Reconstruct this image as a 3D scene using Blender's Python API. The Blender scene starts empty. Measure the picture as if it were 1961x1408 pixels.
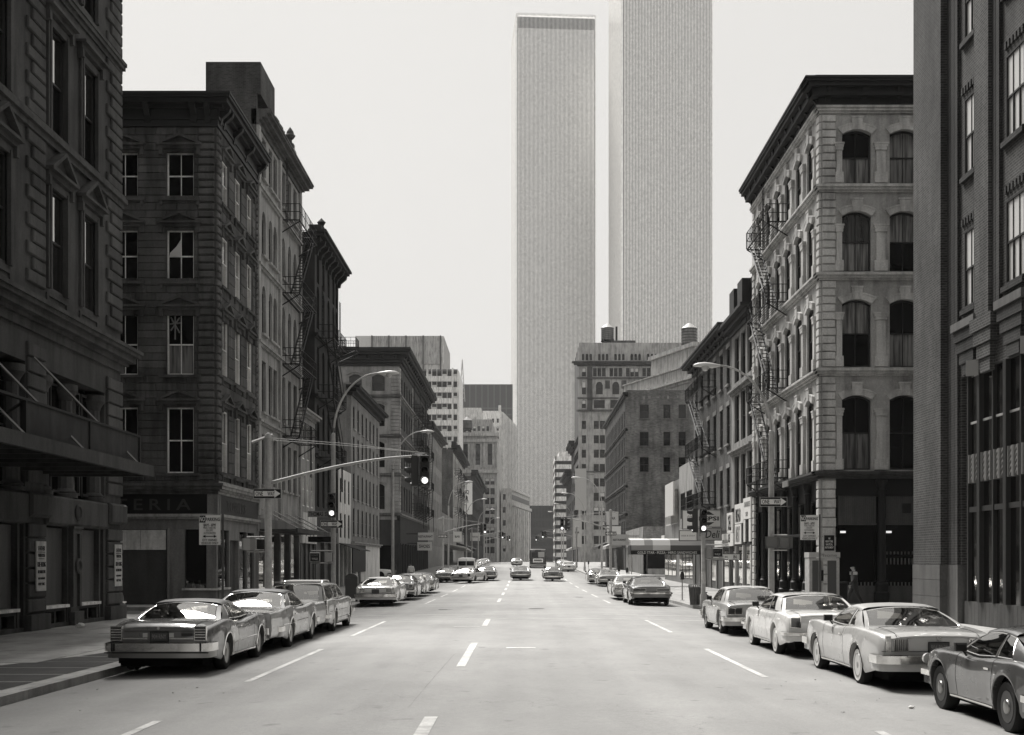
import bpy, bmesh, math, random
from mathutils import Vector, Matrix
R = math.radians
scene = bpy.context.scene
COL = scene.collection
rnd = random.Random(7)

# ------------------------------------------------------------------ camera
FPX = 2380.0          # focal length in pixels of the 1961 px wide photograph
HC = 2.1              # lens height above the road
cam = bpy.data.cameras.new('camera')
cam_o = bpy.data.objects.new('camera', cam)
COL.objects.link(cam_o)
cam_o.location = (0, 0, HC)
cam_o.rotation_euler = (R(90), 0, 0)
cam.sensor_width = 36.0
cam.lens = FPX * 36.0 / 1961.0
cam.shift_y = (1075.0 - 704.0) / 1961.0
cam.shift_x = -(1000.0 - 980.5) / 1961.0
cam.clip_start = 0.5
cam.clip_end = 6000
scene.camera = cam_o

# ------------------------------------------------------------------ sky and sun
SUN_EL, SUN_AZ = 53.0, -27.0      # azimuth from +Y towards +X
w = bpy.data.worlds.new('World'); scene.world = w; w.use_nodes = True
nt = w.node_tree; nt.nodes.clear()
def N(t, tree=None, **kw):
    n = (tree or nt).nodes.new(t)
    for k, v in kw.items(): setattr(n, k, v)
    return n
sky = N('ShaderNodeTexSky', sky_type='NISHITA', sun_disc=False)
sky.sun_elevation = R(SUN_EL); sky.sun_rotation = R(SUN_AZ)
sky.air_density = 1.0; sky.dust_density = 5.0; sky.ozone_density = 1.0
bw = N('ShaderNodeRGBToBW')
mx = N('ShaderNodeMix', data_type='RGBA'); mx.inputs[0].default_value = 0.93
tint = N('ShaderNodeMix', data_type='RGBA', blend_type='MULTIPLY'); tint.inputs[0].default_value = 1
bg = N('ShaderNodeBackground'); out = N('ShaderNodeOutputWorld')
SKY_L = 0.45
bg.inputs[1].default_value = 0.10
nt.links.new(sky.outputs[0], bw.inputs[0])
nt.links.new(bw.outputs[0], mx.inputs[6])
mx.inputs[7].default_value = (SKY_L/0.10, SKY_L/0.10, SKY_L/0.10, 1)
nt.links.new(mx.outputs[2], tint.inputs[6]); tint.inputs[7].default_value = (1.0, 0.98, 0.95, 1)
nt.links.new(tint.outputs[2], bg.inputs[0]); nt.links.new(bg.outputs[0], out.inputs[0])

sl = bpy.data.lights.new('sun', 'SUN'); so = bpy.data.objects.new('sun', sl); COL.objects.link(so)
sl.energy = 4.0; sl.angle = R(24); sl.color = (1.0, 0.978, 0.945)
az, el = R(SUN_AZ), R(SUN_EL)
sd = Vector((math.sin(az)*math.cos(el), math.cos(az)*math.cos(el), math.sin(el)))
so.rotation_euler = sd.to_track_quat('Z', 'Y').to_euler()
so.location = sd * 100

scene.view_settings.view_transform = 'Standard'
scene.view_settings.look = 'None'
scene.view_settings.gamma = 1.0
scene.view_settings.use_curve_mapping = False
scene.view_settings.exposure = 0.80
scene.render.engine = 'CYCLES'
scene.cycles.max_bounces = 5
scene.cycles.diffuse_bounces = 3
scene.cycles.glossy_bounces = 3
scene.cycles.transparent_max_bounces = 8
scene.cycles.transmission_bounces = 2
scene.cycles.caustics_reflective = False
scene.cycles.caustics_refractive = False

# ------------------------------------------------------------------ terrain
def gz(y):
    if y < 80: return 0.0
    if y < 130:
        t = (y-80)/50.0; return 0.32*t*t
    if y < 260: return 0.32 + (y-130)*0.0112
    return min(1.776, 0.32+130*0.0112)
def crown(x):
    t = min(1.0, abs(x)/7.6); return 0.12*(1-t*t)

def roadz(x, y): return gz(y)+crown(x)-0.02
# ------------------------------------------------------------------ materials (a black and white world: neutral, faintly warm greys)
def G(v): return (v*1.0, v*0.99, v*0.965, 1)
MATS = {}
def newmat(name):
    m = bpy.data.materials.new(name); m.use_nodes = True
    t = m.node_tree; b = t.nodes['Principled BSDF']
    return m, t, b
def lk(t, a, b): t.links.new(a, b)
def flat(name, v, rough=0.6, metal=0.0, spec=0.5, emit=0.0, coat=0.0):
    if name in MATS: return MATS[name]
    m, t, b = newmat(name)
    b.inputs['Base Color'].default_value = G(v)
    b.inputs['Roughness'].default_value = rough
    b.inputs['Metallic'].default_value = metal
    b.inputs['Specular IOR Level'].default_value = spec if v > 0.055 or metal or rough < 0.2 else spec*0.35
    b.inputs['Coat Weight'].default_value = coat
    if emit:
        b.inputs['Emission Color'].default_value = G(1); b.inputs['Emission Strength'].default_value = emit
    MATS[name] = m; return m
def math_n(t, op, a, b=None, c=None):
    n = t.nodes.new('ShaderNodeMath'); n.operation = op
    for i, v in enumerate((a, b, c)):
        if v is None: continue
        if isinstance(v, (int, float)): n.inputs[i].default_value = v
        else: lk(t, v, n.inputs[i])
    return n.outputs[0]
def noise(t, scale, detail=4, rough=0.55, vec=None, dist=0.0):
    n = t.nodes.new('ShaderNodeTexNoise'); n.inputs['Scale'].default_value = scale
    n.inputs['Detail'].default_value = detail; n.inputs['Roughness'].default_value = rough
    n.inputs['Distortion'].default_value = dist
    if vec is not None: lk(t, vec, n.inputs['Vector'])
    return n.outputs['Fac']
def rampf(t, fac, a, b, lo=0.3, hi=0.7):
    n = t.nodes.new('ShaderNodeMapRange'); n.inputs[1].default_value = lo; n.inputs[2].default_value = hi
    n.inputs[3].default_value = a; n.inputs[4].default_value = b; lk(t, fac, n.inputs[0]); return n.outputs[0]
def scaled(t, sx, sy, sz):
    g = t.nodes.new('ShaderNodeNewGeometry'); m = t.nodes.new('ShaderNodeMapping')
    m.inputs['Scale'].default_value = (sx, sy, sz); lk(t, g.outputs['Position'], m.inputs['Vector']); return m.outputs[0]
def setcol(t, b, val):
    c = t.nodes.new('ShaderNodeCombineColor')
    lk(t, val, c.inputs[0]); lk(t, math_n(t, 'MULTIPLY', val, 0.99), c.inputs[1]); lk(t, math_n(t, 'MULTIPLY', val, 0.965), c.inputs[2])
    lk(t, c.outputs[0], b.inputs['Base Color'])
def bump(t, b, h, strength=0.4, dist=0.02):
    n = t.nodes.new('ShaderNodeBump'); n.inputs['Strength'].default_value = strength; n.inputs['Distance'].default_value = dist
    lk(t, h, n.inputs['Height']); lk(t, n.outputs[0], b.inputs['Normal'])
def stone(name, v, var=0.35, rough=0.85, stain=0.45, bumps=0.5, objvar=0.15, fine=14.0):
    """weathered masonry: broad blotches, streaks that run down, fine grain, and a tone of its own for each separate piece"""
    if name in MATS: return MATS[name]
    m, t, b = newmat(name)
    pos = scaled(t, 1, 1, 1)
    broad = rampf(t, noise(t, 0.55, 5, 0.6, pos), 1-var, 1+var)
    streak = rampf(t, noise(t, 1.6, 4, 0.6, scaled(t, 1.4, 1.4, 0.22)), 1-stain, 1.08, 0.34, 0.56)
    grain = noise(t, fine, 4, 0.7, pos)
    g2 = rampf(t, grain, 0.82, 1.18)
    oi = t.nodes.new('ShaderNodeObjectInfo')
    ov = math_n(t, 'MULTIPLY_ADD', oi.outputs['Random'], 2*objvar, 1-objvar)
    val = math_n(t, 'MULTIPLY', math_n(t, 'MULTIPLY', broad, streak), math_n(t, 'MULTIPLY', g2, ov))
    val = math_n(t, 'MULTIPLY', val, v)
    setcol(t, b, val)
    b.inputs['Roughness'].default_value = rough
    b.inputs['Specular IOR Level'].default_value = 0.3
    if bumps: bump(t, b, grain, bumps, 0.015)
    MATS[name] = m; return m
def brick(name, v, mortar, rough=0.9, bw_=0.215, bh=0.075, var=0.3, stain=0.35):
    if name in MATS: return MATS[name]
    m, t, b = newmat(name)
    g = t.nodes.new('ShaderNodeNewGeometry'); s = t.nodes.new('ShaderNodeSeparateXYZ'); lk(t, g.outputs['Position'], s.inputs[0])
    c = t.nodes.new('ShaderNodeCombineXYZ')
    lk(t, math_n(t, 'ADD', s.outputs[0], s.outputs[1]), c.inputs[0]); lk(t, s.outputs[2], c.inputs[1])
    br = t.nodes.new('ShaderNodeTexBrick'); lk(t, c.outputs[0], br.inputs['Vector'])
    br.inputs['Scale'].default_value = 1.0; br.inputs['Brick Width'].default_value = bw_; br.inputs['Row Height'].default_value = bh
    br.inputs['Mortar Size'].default_value = 0.009; br.inputs['Mortar Smooth'].default_value = 0.3
    br.inputs['Color1'].default_value = (v*0.75,)*3 + (1,); br.inputs['Color2'].default_value = (v*1.3,)*3 + (1,)
    br.inputs['Mortar'].default_value = (mortar,)*3 + (1,)
    sc = t.nodes.new('ShaderNodeSeparateColor'); lk(t, br.outputs['Color'], sc.inputs[0])
    broad = rampf(t, noise(t, 0.4, 5, 0.6, scaled(t, 1, 1, 1)), 1-var, 1+var)
    streak = rampf(t, noise(t, 1.1, 4, 0.6, scaled(t, 1.3, 1.3, 0.25)), 1-stain, 1.1, 0.34, 0.58)
    val = math_n(t, 'MULTIPLY', sc.outputs[0], math_n(t, 'MULTIPLY', broad, streak))
    setcol(t, b, val)
    b.inputs['Roughness'].default_value = rough; b.inputs['Specular IOR Level'].default_value = 0.25
    bump(t, b, math_n(t, 'SUBTRACT', 1.0, br.outputs['Fac']), 0.6, 0.008)
    MATS[name] = m; return m
def glassmat(name, v=0.012, rough=0.04, lo=0.03, hi=0.34):
    """old window glass before a dark room: weak reflection seen square on, strong at a glancing angle (Fresnel)"""
    if name in MATS: return MATS[name]
    m, t, b = newmat(name); o = t.nodes['Material Output']
    oi = t.nodes.new('ShaderNodeObjectInfo')
    setcol(t, b, math_n(t, 'MULTIPLY_ADD', oi.outputs['Random'], v*1.6, v*0.3)); b.inputs['Roughness'].default_value = 0.8; b.inputs['Specular IOR Level'].default_value = 0.0
    gl = t.nodes.new('ShaderNodeBsdfGlossy'); gl.inputs['Roughness'].default_value = rough; gl.inputs['Color'].default_value = G(0.93)
    bp = t.nodes.new('ShaderNodeBump'); bp.inputs['Strength'].default_value = 0.05; bp.inputs['Distance'].default_value = 0.05; lk(t, noise(t, 0.9, 2, 0.5, scaled(t, 1, 1, 1)), bp.inputs['Height']); lk(t, bp.outputs[0], gl.inputs['Normal'])
    fr = t.nodes.new('ShaderNodeLayerWeight'); fr.inputs['Blend'].default_value = 0.34
    ms = t.nodes.new('ShaderNodeMixShader'); lk(t, rampf(t, fr.outputs['Fresnel'], lo, 1.0, 0.045, hi), ms.inputs[0]); lk(t, b.outputs[0], ms.inputs[1]); lk(t, gl.outputs[0], ms.inputs[2]); lk(t, ms.outputs[0], o.inputs['Surface'])
    MATS[name] = m; return m
def paintmat():
    m, t, b = newmat('car paint')
    oi = t.nodes.new('ShaderNodeObjectInfo')
    dirt = noise(t, 3.0, 5, 0.6, scaled(t, 1, 1, 1))
    g = t.nodes.new('ShaderNodeNewGeometry'); s = t.nodes.new('ShaderNodeSeparateXYZ'); lk(t, g.outputs['Position'], s.inputs[0])
    mxn = t.nodes.new('ShaderNodeMix'); mxn.data_type = 'RGBA'
    film = math_n(t, 'MULTIPLY', rampf(t, s.outputs[2], 0.5, 0.0, 0.2, 0.7), rampf(t, dirt, 0.1, 0.7))   # road film thrown up from the tyres
    lk(t, math_n(t, 'ADD', film, 0.03), mxn.inputs[0])
    lk(t, oi.outputs['Color'], mxn.inputs[6]); mxn.inputs[7].default_value = G(0.16)
    lk(t, mxn.outputs[2], b.inputs['Base Color'])
    lk(t, rampf(t, dirt, 0.22, 0.42), b.inputs['Roughness'])
    b.inputs['Metallic'].default_value = 0.0
    b.inputs['Coat Weight'].default_value = 1.0; b.inputs['Coat Roughness'].default_value = 0.03; b.inputs['Coat IOR'].default_value = 1.6
    MATS['car paint'] = m; return m
def vinylmat():
    m, t, b = newmat('vinyl roof')
    oi = t.nodes.new('ShaderNodeObjectInfo')
    gr = noise(t, 220, 2, 0.5, scaled(t, 1, 1, 1)); bl = rampf(t, noise(t, 4, 4, 0.6, scaled(t, 1, 1, 1)), 0.85, 1.15)
    mxn = t.nodes.new('ShaderNodeMix'); mxn.data_type = 'RGBA'; mxn.blend_type = 'MULTIPLY'; mxn.inputs[0].default_value = 1
    lk(t, oi.outputs['Color'], mxn.inputs[6]); c = t.nodes.new('ShaderNodeCombineColor')
    for i in range(3): lk(t, bl, c.inputs[i])
    lk(t, c.outputs[0], mxn.inputs[7]); lk(t, mxn.outputs[2], b.inputs['Base Color'])
    b.inputs['Roughness'].default_value = 0.5; bump(t, b, gr, 0.3, 0.002)
    return m
def carglass():
    m = bpy.data.materials.new('car glass'); m.use_nodes = True; t = m.node_tree; t.nodes.clear()
    o = t.nodes.new('ShaderNodeOutputMaterial'); tr = t.nodes.new('ShaderNodeBsdfTransparent'); gl = t.nodes.new('ShaderNodeBsdfGlossy')
    tr.inputs[0].default_value = G(0.62); gl.inputs['Roughness'].default_value = 0.025; gl.inputs['Color'].default_value = G(0.97)
    fr = t.nodes.new('ShaderNodeLayerWeight'); fr.inputs['Blend'].default_value = 0.62
    ms = t.nodes.new('ShaderNodeMixShader'); lk(t, rampf(t, fr.outputs['Fresnel'], 0.06, 1.0, 0.0, 0.85), ms.inputs[0])
    lk(t, tr.outputs[0], ms.inputs[1]); lk(t, gl.outputs[0], ms.inputs[2]); lk(t, ms.outputs[0], o.inputs[0])
    return m
def chromemat():
    m, t, b = newmat('chrome')
    b.inputs['Base Color'].default_value = G(0.8); b.inputs['Metallic'].default_value = 1
    n1 = noise(t, 9, 4, 0.6, scaled(t, 1, 1, 1)); lk(t, rampf(t, n1, 0.05, 0.2), b.inputs['Roughness'])
    bump(t, b, noise(t, 5, 2, 0.5, scaled(t, 1, 1, 1)), 0.08, 0.02)
    return m
def roadmat(name, v, patch=0.12):
    m, t, b = newmat(name)
    pos = scaled(t, 1, 1, 1)
    broad = rampf(t, noise(t, 0.16, 5, 0.6, pos), 1-patch, 1+patch)
    mid = rampf(t, noise(t, 1.3, 5, 0.65, scaled(t, 1, 0.35, 1)), 0.92, 1.07)
    tracks = rampf(t, noise(t, 1.0, 3, 0.5, scaled(t, 0.75, 0.012, 1)), 0.86, 1.09)
    fine = noise(t, 70, 4, 0.75, pos); f2 = math_n(t, 'MULTIPLY', rampf(t, fine, 0.78, 1.2), rampf(t, noise(t, 14, 5, 0.7, pos), 0.92, 1.08))
    vo = t.nodes.new('ShaderNodeTexVoronoi'); vo.inputs['Scale'].default_value = 0.23; vo.feature = 'DISTANCE_TO_EDGE'
    mp = t.nodes.new('ShaderNodeVectorMath'); mp.operation = 'ADD'
    nn = t.nodes.new('ShaderNodeTexNoise'); nn.inputs['Scale'].default_value = 0.8; nn.inputs['Detail'].default_value = 6; lk(t, pos, nn.inputs['Vector'])
    lk(t, pos, mp.inputs[0]); sc2 = t.nodes.new('ShaderNodeVectorMath'); sc2.operation = 'SCALE'; sc2.inputs['Scale'].default_value = 3.0
    lk(t, nn.outputs['Color'], sc2.inputs[0]); lk(t, sc2.outputs[0], mp.inputs[1]); lk(t, mp.outputs[0], vo.inputs['Vector'])
    crack = rampf(t, vo.outputs['Distance'], 0.72, 1.0, 0.0, 0.0035)
    cm = rampf(t, noise(t, 0.11, 2, 0.5, pos), 0.0, 1.0, 0.48, 0.58)
    crack = math_n(t, 'MAXIMUM', crack, math_n(t, 'SUBTRACT', 1.0, cm))
    spot = math_n(t, 'MULTIPLY', rampf(t, noise(t, 2.7, 2, 0.4, pos), 1.0, 0.72, 0.68, 0.78), rampf(t, noise(t, 0.6, 3, 0.5, scaled(t, 1, 0.25, 1)), 1.0, 0.84, 0.60, 0.72))
    g = t.nodes.new('ShaderNodeNewGeometry'); s = t.nodes.new('ShaderNodeSeparateXYZ'); lk(t, g.outputs['Position'], s.inputs[0])
    edge = rampf(t, math_n(t, 'ADD', math_n(t, 'ABSOLUTE', s.outputs[0]), rampf(t, noise(t, 0.5, 4, 0.6, pos), -0.9, 0.9)), 1.0, 0.74, 4.2, 7.4)  # darker towards both kerbs, with a ragged border
    val = math_n(t, 'MULTIPLY', math_n(t, 'MULTIPLY', math_n(t, 'MULTIPLY', broad, mid), math_n(t, 'MULTIPLY', f2, tracks)), math_n(t, 'MULTIPLY', crack, math_n(t, 'MULTIPLY', spot, edge)))
    val = math_n(t, 'MULTIPLY', val, v)
    setcol(t, b, val); b.inputs['Roughness'].default_value = 0.75; b.inputs['Specular IOR Level'].default_value = 0.35
    bump(t, b, fine, 0.35, 0.006)
    MATS[name] = m; return m
PAINT = paintmat(); VINYL = vinylmat(); CGLASS = carglass(); CHROME = chromemat()
TYRE = flat('tyre rubber', 0.018, 0.75); BLACK = flat('black void', 0.006, 0.9, spec=0.1); DARKPL = flat('dark plastic', 0.02, 0.45)
SEAT = flat('seat vinyl', 0.05, 0.5); WHITEWALL = flat('whitewall rubber', 0.62, 0.6)
LENS = flat('tail lamp lens', 0.035, 0.12, coat=1.0); LENSL = flat('clear lamp lens', 0.5, 0.1, coat=1.0)
WGLASS = glassmat('window glass'); 
GALV = stone('galvanised steel', 0.42, 0.12, 0.5, 0.12, 0.1, 0.05, 8)
IRON = flat('painted ironwork', 0.016, 0.55); WHITEP = flat('white enamel', 0.75, 0.4); BLACKP = flat('black enamel', 0.012, 0.35)

# ------------------------------------------------------------------ mesh builder
class MB:
    def __init__(s): s.v = []; s.f = []; s.m = []; s.mi = 0; s.fr = None
    def P(s, p):
        if s.fr is None: return tuple(p)
        return s.fr.w(p[0], p[1], p[2])
    def add(s, vs, fs):
        n = len(s.v); s.v += [s.P(p) for p in vs]
        for f in fs: s.f.append(tuple(n+i for i in f)); s.m.append(s.mi)
    def box(s, x0, x1, y0, y1, z0, z1):
        if x0 > x1: x0, x1 = x1, x0
        if y0 > y1: y0, y1 = y1, y0
        if z0 > z1: z0, z1 = z1, z0
        s.add([(x0,y0,z0),(x1,y0,z0),(x1,y1,z0),(x0,y1,z0),(x0,y0,z1),(x1,y0,z1),(x1,y1,z1),(x0,y1,z1)],
              [(0,3,2,1),(4,5,6,7),(0,1,5,4),(1,2,6,5),(2,3,7,6),(3,0,4,7)])
    def chbox(s, x0, x1, y0, y1, z0, z1, c):
        """block whose front (-y) face has bevelled edges"""
        s.add([(x0,y1,z0),(x1,y1,z0),(x1,y1,z1),(x0,y1,z1),(x0,y0+c,z0),(x1,y0+c,z0),(x1,y0+c,z1),(x0,y0+c,z1),
               (x0+c,y0,z0+c),(x1-c,y0,z0+c),(x1-c,y0,z1-c),(x0+c,y0,z1-c)],
              [(8,9,10,11),(4,5,9,8),(5,6,10,9),(6,7,11,10),(7,4,8,11),(0,1,5,4),(1,2,6,5),(2,3,7,6),(3,0,4,7)])
    def prism(s, poly, a0, a1, axis='y'):
        """poly in the two other axes, extruded along axis"""
        n = len(poly)
        def mk(p, a):
            if axis == 'y': return (p[0], a, p[1])
            if axis == 'x': return (a, p[0], p[1])
            return (p[0], p[1], a)
        s.add([mk(p, a0) for p in poly] + [mk(p, a1) for p in poly],
              [tuple(range(n)), tuple(range(2*n-1, n-1, -1))] + [(i, i+n, (i+1) % n + n, (i+1) % n) for i in range(n)])
    def tube(s, pts, r, n=8, caps=True):
        """round bar through points; r a number or list"""
        pts = [Vector(p) for p in pts]; rr = r if isinstance(r, (list, tuple)) else [r]*len(pts)
        rings = []; up = Vector((0, 0, 1))
        for i, p in enumerate(pts):
            d = (pts[min(i+1, len(pts)-1)] - pts[max(i-1, 0)]).normalized()
            a = d.cross(up)
            if a.length < 0.05: a = d.cross(Vector((1, 0, 0)))
            a.normalize(); b = a.cross(d)
            rings.append([p + (a*math.cos(k*2*math.pi/n) + b*math.sin(k*2*math.pi/n))*rr[i] for k in range(n)])
        vs = [q for rg in rings for q in rg]; fs = []
        for i in range(len(pts)-1):
            for k in range(n):
                fs.append((i*n+k, i*n+(k+1) % n, (i+1)*n+(k+1) % n, (i+1)*n+k))
        if caps: fs.append(tuple(range(n-1, -1, -1))); fs.append(tuple((len(pts)-1)*n+k for k in range(n)))
        s.add(vs, fs)
    def bar(s, a, b, t=0.02): s.tube([a, b], t*0.7071, 4)
    def lathe(s, prof, n=20, c=(0, 0, 0), axis='z'):
        """prof list of (r, h)"""
        vs = []
        for r, h in prof:
            for k in range(n):
                a = 2*math.pi*k/n
                p = (r*math.cos(a), r*math.sin(a), h)
                if axis == 'x': p = (h, p[0], p[1])
                elif axis == 'y': p = (p[0], h, p[1])
                vs.append((p[0]+c[0], p[1]+c[1], p[2]+c[2]))
        fs = []
        for i in range(len(prof)-1):
            for k in range(n): fs.append((i*n+k, i*n+(k+1) % n, (i+1)*n+(k+1) % n, (i+1)*n+k))
        if prof[0][0] > 1e-4: fs.append(tuple(range(n-1, -1, -1)))
        if prof[-1][0] > 1e-4: fs.append(tuple((len(prof)-1)*n+k for k in range(n)))
        s.add(vs, fs)
    def grid(s, rows):
        n = len(rows[0]); vs = [p for r in rows for p in r]
        s.add(vs, [(i*n+k, i*n+k+1, (i+1)*n+k+1, (i+1)*n+k) for i in range(len(rows)-1) for k in range(n-1)])
    def mesh(s, name, mats, smooth=False, fix=True, angle=35):
        me = bpy.data.meshes.new(name); me.from_pydata(s.v, [], s.f)
        for m in (mats if isinstance(mats, (list, tuple)) else [mats]): me.materials.append(m)
        if len(me.materials) > 1: me.polygons.foreach_set('material_index', s.m)
        if fix:
            b = bmesh.new(); b.from_mesh(me); bmesh.ops.remove_doubles(b, verts=b.verts, dist=0.0004) if smooth else None
            bmesh.ops.recalc_face_normals(b, faces=b.faces); b.to_mesh(me); b.free()
        if smooth:
            me.shade_smooth()
            try: me.set_sharp_from_angle(angle=R(angle))
            except Exception: pass
        me.update(); return me

def link(name, me, parent=None, mat=None, color=None):
    o = bpy.data.objects.new(name, me); COL.objects.link(o)
    if parent is not None: o.parent = parent
    if mat is not None: o.matrix_local = mat
    if color is not None: o.color = color
    return o
def thing(name, label, cat, loc=(0, 0, 0), rz=0.0, group=None):
    o = bpy.data.objects.new(name, None); COL.objects.link(o)
    o.location = loc; o.rotation_euler = (0, 0, rz); o.empty_display_size = 0.5
    tag(o, label, cat, group); return o
def tag(o, label, cat, group=None):
    o['label'] = label; o['category'] = cat
    if group: o['group'] = group
    return o
def struct(o): o['kind'] = 'structure'; return o
def stuff(o): o['kind'] = 'stuff'; return o
def dup(root, loc=None, rz=None, label=None, group=None, colors=None):
    def cp(o, par):
        c = o.copy(); COL.objects.link(c); c.parent = par
        if par is not None: c.matrix_local = o.matrix_local.copy()
        if colors and o.name.split('.')[0] in colors: c.color = colors[o.name.split('.')[0]]
        for ch in KIDS.get(o.name, []): KIDS.setdefault(c.name, []).append(cp(ch, c))
        return c
    r = cp(root, None)
    if loc is not None: r.location = loc
    if rz is not None: r.rotation_euler = (0, 0, rz)
    if label: r['label'] = label
    if group: r['group'] = group
    return r
KIDS = {}
def kid(o):
    KIDS.setdefault(o.parent.name, []).append(o); return o

class Fac:
    """facade frame: u runs to the right seen from outside, local y points INTO the wall, z up"""
    def __init__(s, ox, oy, ux, uy, oz=0.0):
        l = math.hypot(ux, uy); s.o = (ox, oy, oz); s.u = (ux/l, uy/l)
        s.n = (s.u[1], -s.u[0])     # outward
        s.ang = math.atan2(s.u[1], s.u[0])
    def w(s, x, y, z):
        return (s.o[0] + x*s.u[0] - y*s.n[0], s.o[1] + x*s.u[1] - y*s.n[1], s.o[2] + z)
    def mat(s, u, z, d=0.0, root=None, sc=(1, 1, 1)):
        p = Vector(s.w(u, -d, z))
        if root is not None: p = p - root.location
        return Matrix.Translation(p) @ Matrix.Rotation(s.ang, 4, 'Z') @ Matrix.Diagonal((sc[0], sc[1], sc[2], 1))
CACHE = {}
def cached(key, fn):
    if key not in CACHE: CACHE[key] = fn()
    return CACHE[key]
def rel(root, mb_mesh):
    """meshes built in world space hang under a root standing elsewhere"""
    return Matrix.Translation(-root.location)
def wpart(name, mb, mats, root, smooth=False, fix=True):
    me = mb.mesh(name, mats, smooth, fix)
    return link(name, me, root, Matrix.Translation(-root.location))

def text_mesh(txt, size, mat, depth=0.004, spacing=1.0, align='CENTER', bold=0.0, shear=0.0):
    c = bpy.data.curves.new('lettering', 'FONT'); c.body = txt; c.size = size; c.extrude = depth; c.align_x = align; c.align_y = 'CENTER'
    c.space_character = spacing; c.offset = bold; c.resolution_u = 2; c.shear = shear
    o = bpy.data.objects.new('lettering', c); COL.objects.link(o)
    dg = bpy.context.evaluated_depsgraph_get(); dg.update()
    me = bpy.data.meshes.new_from_object(o.evaluated_get(dg), preserve_all_data_layers=False, depsgraph=dg)
    bpy.data.objects.remove(o); me.materials.clear(); me.materials.append(mat)
    me.transform(Matrix.Rotation(R(90), 4, 'X'))     # stands up, reads from -y
    return me
def fit_text(txt, wid, hei, mat, **kw):
    me = text_mesh(txt, 1.0, mat, **kw)
    xs = [v.co.x for v in me.vertices]; zs = [v.co.z for v in me.vertices]
    if not xs: return me
    sx = wid/(max(xs)-min(xs)); sz = hei/(max(zs)-min(zs)); cx = (max(xs)+min(xs))/2; cz = (max(zs)+min(zs))/2
    for v in me.vertices: v.co.x = (v.co.x-cx)*sx; v.co.z = (v.co.z-cz)*sz
    return me
# ------------------------------------------------------------------ lettering, made first while the scene is small
TEXTS = {}
def T(key, txt, w_, h_, mat, **kw): TEXTS[key] = fit_text(txt, w_, h_, mat, **kw)
SIGNINK = flat('sign ink', 0.02, 0.5); FADED = flat('faded ink', 0.16, 0.6); WHITEINK = flat('white lettering', 0.7, 0.5)
DULLINK = flat('dull metal letters', 0.051, 0.4); MIDINK = flat('grey lettering', 0.2, 0.5)
T('oneway_one', 'ONE', 0.25, 0.145, SIGNINK, bold=0.012); T('oneway_way', 'WAY', 0.25, 0.145, SIGNINK, bold=0.012)
T('thomas', 'THOMAS  ST.', 0.86, 0.19, SIGNINK, bold=0.012)
T('np_no', 'NO', 0.15, 0.14, WHITEINK, bold=0.015); T('np_parking', 'PARKING', 0.40, 0.10, SIGNINK, bold=0.01)
T('np_1', '8AM - 6PM', 0.34, 0.085, SIGNINK); T('np_2', 'MON. THRU FRI.', 0.36, 0.05, FADED); T('np_3', 'EXCEPT\nAUTHORIZED', 0.34, 0.13, FADED)
T('np_4', 'CITY OWNED', 0.42, 0.06, SIGNINK); T('np_5', 'VEHICLES ONLY', 0.50, 0.06, SIGNINK)
T('eria', 'CAFETERIA', 6.6, 0.52, DULLINK, bold=0.01, spacing=1.5); T('towers', 'TOWERS', 4.0, 0.52, DULLINK, bold=0.012)
T('po_1', 'LEATHER', 0.50, 0.13, SIGNINK); T('po_2', 'WAREHOUSE', 0.5, 0.10, SIGNINK); T('po_3', 'HOSE · BELTING', 0.60, 0.14, SIGNINK, bold=0.012)
T('po_4', 'ALL LEATHER TYPES', 0.56, 0.09, SIGNINK); T('po_5', 'WEST BROADWAY', 0.5, 0.06, SIGNINK); T('po_6', 'NEW YORK', 0.46, 0.08, SIGNINK, bold=0.01)
T('nautical', '143\nNEW YORK\nNAUTICAL\nINSTRUMENT', 0.40, 0.52, WHITEINK, bold=0.006)
T('phone', 'Phone', 0.72, 0.13, MIDINK, bold=0.008)
T('gold', 'GOLD STAR · PIZZA · HERO SANDWICHES', 4.6, 0.20, WHITEINK, bold=0.008)
T('pepsi', 'PEPSI', 1.5, 0.32, SIGNINK, bold=0.03); T('deli', 'Deli', 1.05, 0.55, SIGNINK, bold=0.012, shear=0.25); T('take', 'TAKE\nOUT', 0.35, 0.4, SIGNINK)
T('tele', "TELE'S", 0.85, 0.20, SIGNINK, bold=0.015); T('coffee', 'COFFEE SHOP', 1.3, 0.22, SIGNINK, bold=0.012); T('coke', 'Coca-Cola', 0.95, 0.26, WHITEINK, shear=0.3)
T('eat', 'EAT IN', 0.9, 0.2, SIGNINK, bold=0.01); T('bread', 'BREAD', 1.9, 0.85, SIGNINK, bold=0.03); T('hot', 'MEAT', 1.5, 1.0, MIDINK, bold=0.05)
T('sand1', 'SANDWICHES', 1.7, 0.3, MIDINK, bold=0.02); T('sand2', 'SHOP', 1.0, 0.35, MIDINK, bold=0.03); T('deli2', 'DELI', 1.2, 0.9, SIGNINK, bold=0.03)
T('beer', 'BEER & SODA', 1.9, 0.2, FADED)
T('walk', 'WALK', 0.26, 0.09, flat('dim signal letters', 0.5, 0.4)); T('dont', "DON'T", 0.28, 0.08, FADED)
T('in', 'IN', 0.2, 0.2, SIGNINK, bold=0.02); T('n234', '233', 0.5, 0.22, MIDINK)
T('bb_e', 'E', 0.75, 1.0, SIGNINK, bold=0.02); T('bb_nnq', 'KNQ', 2.3, 1.25, SIGNINK, bold=0.02); T('bb_sea', 'SPACE', 2.6, 0.7, MIDINK)
T('plate', '904·RNY', 0.26, 0.085, MIDINK, bold=0.01)
T('plate2', '513·WBL', 0.26, 0.085, SIGNINK, bold=0.01)
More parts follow.
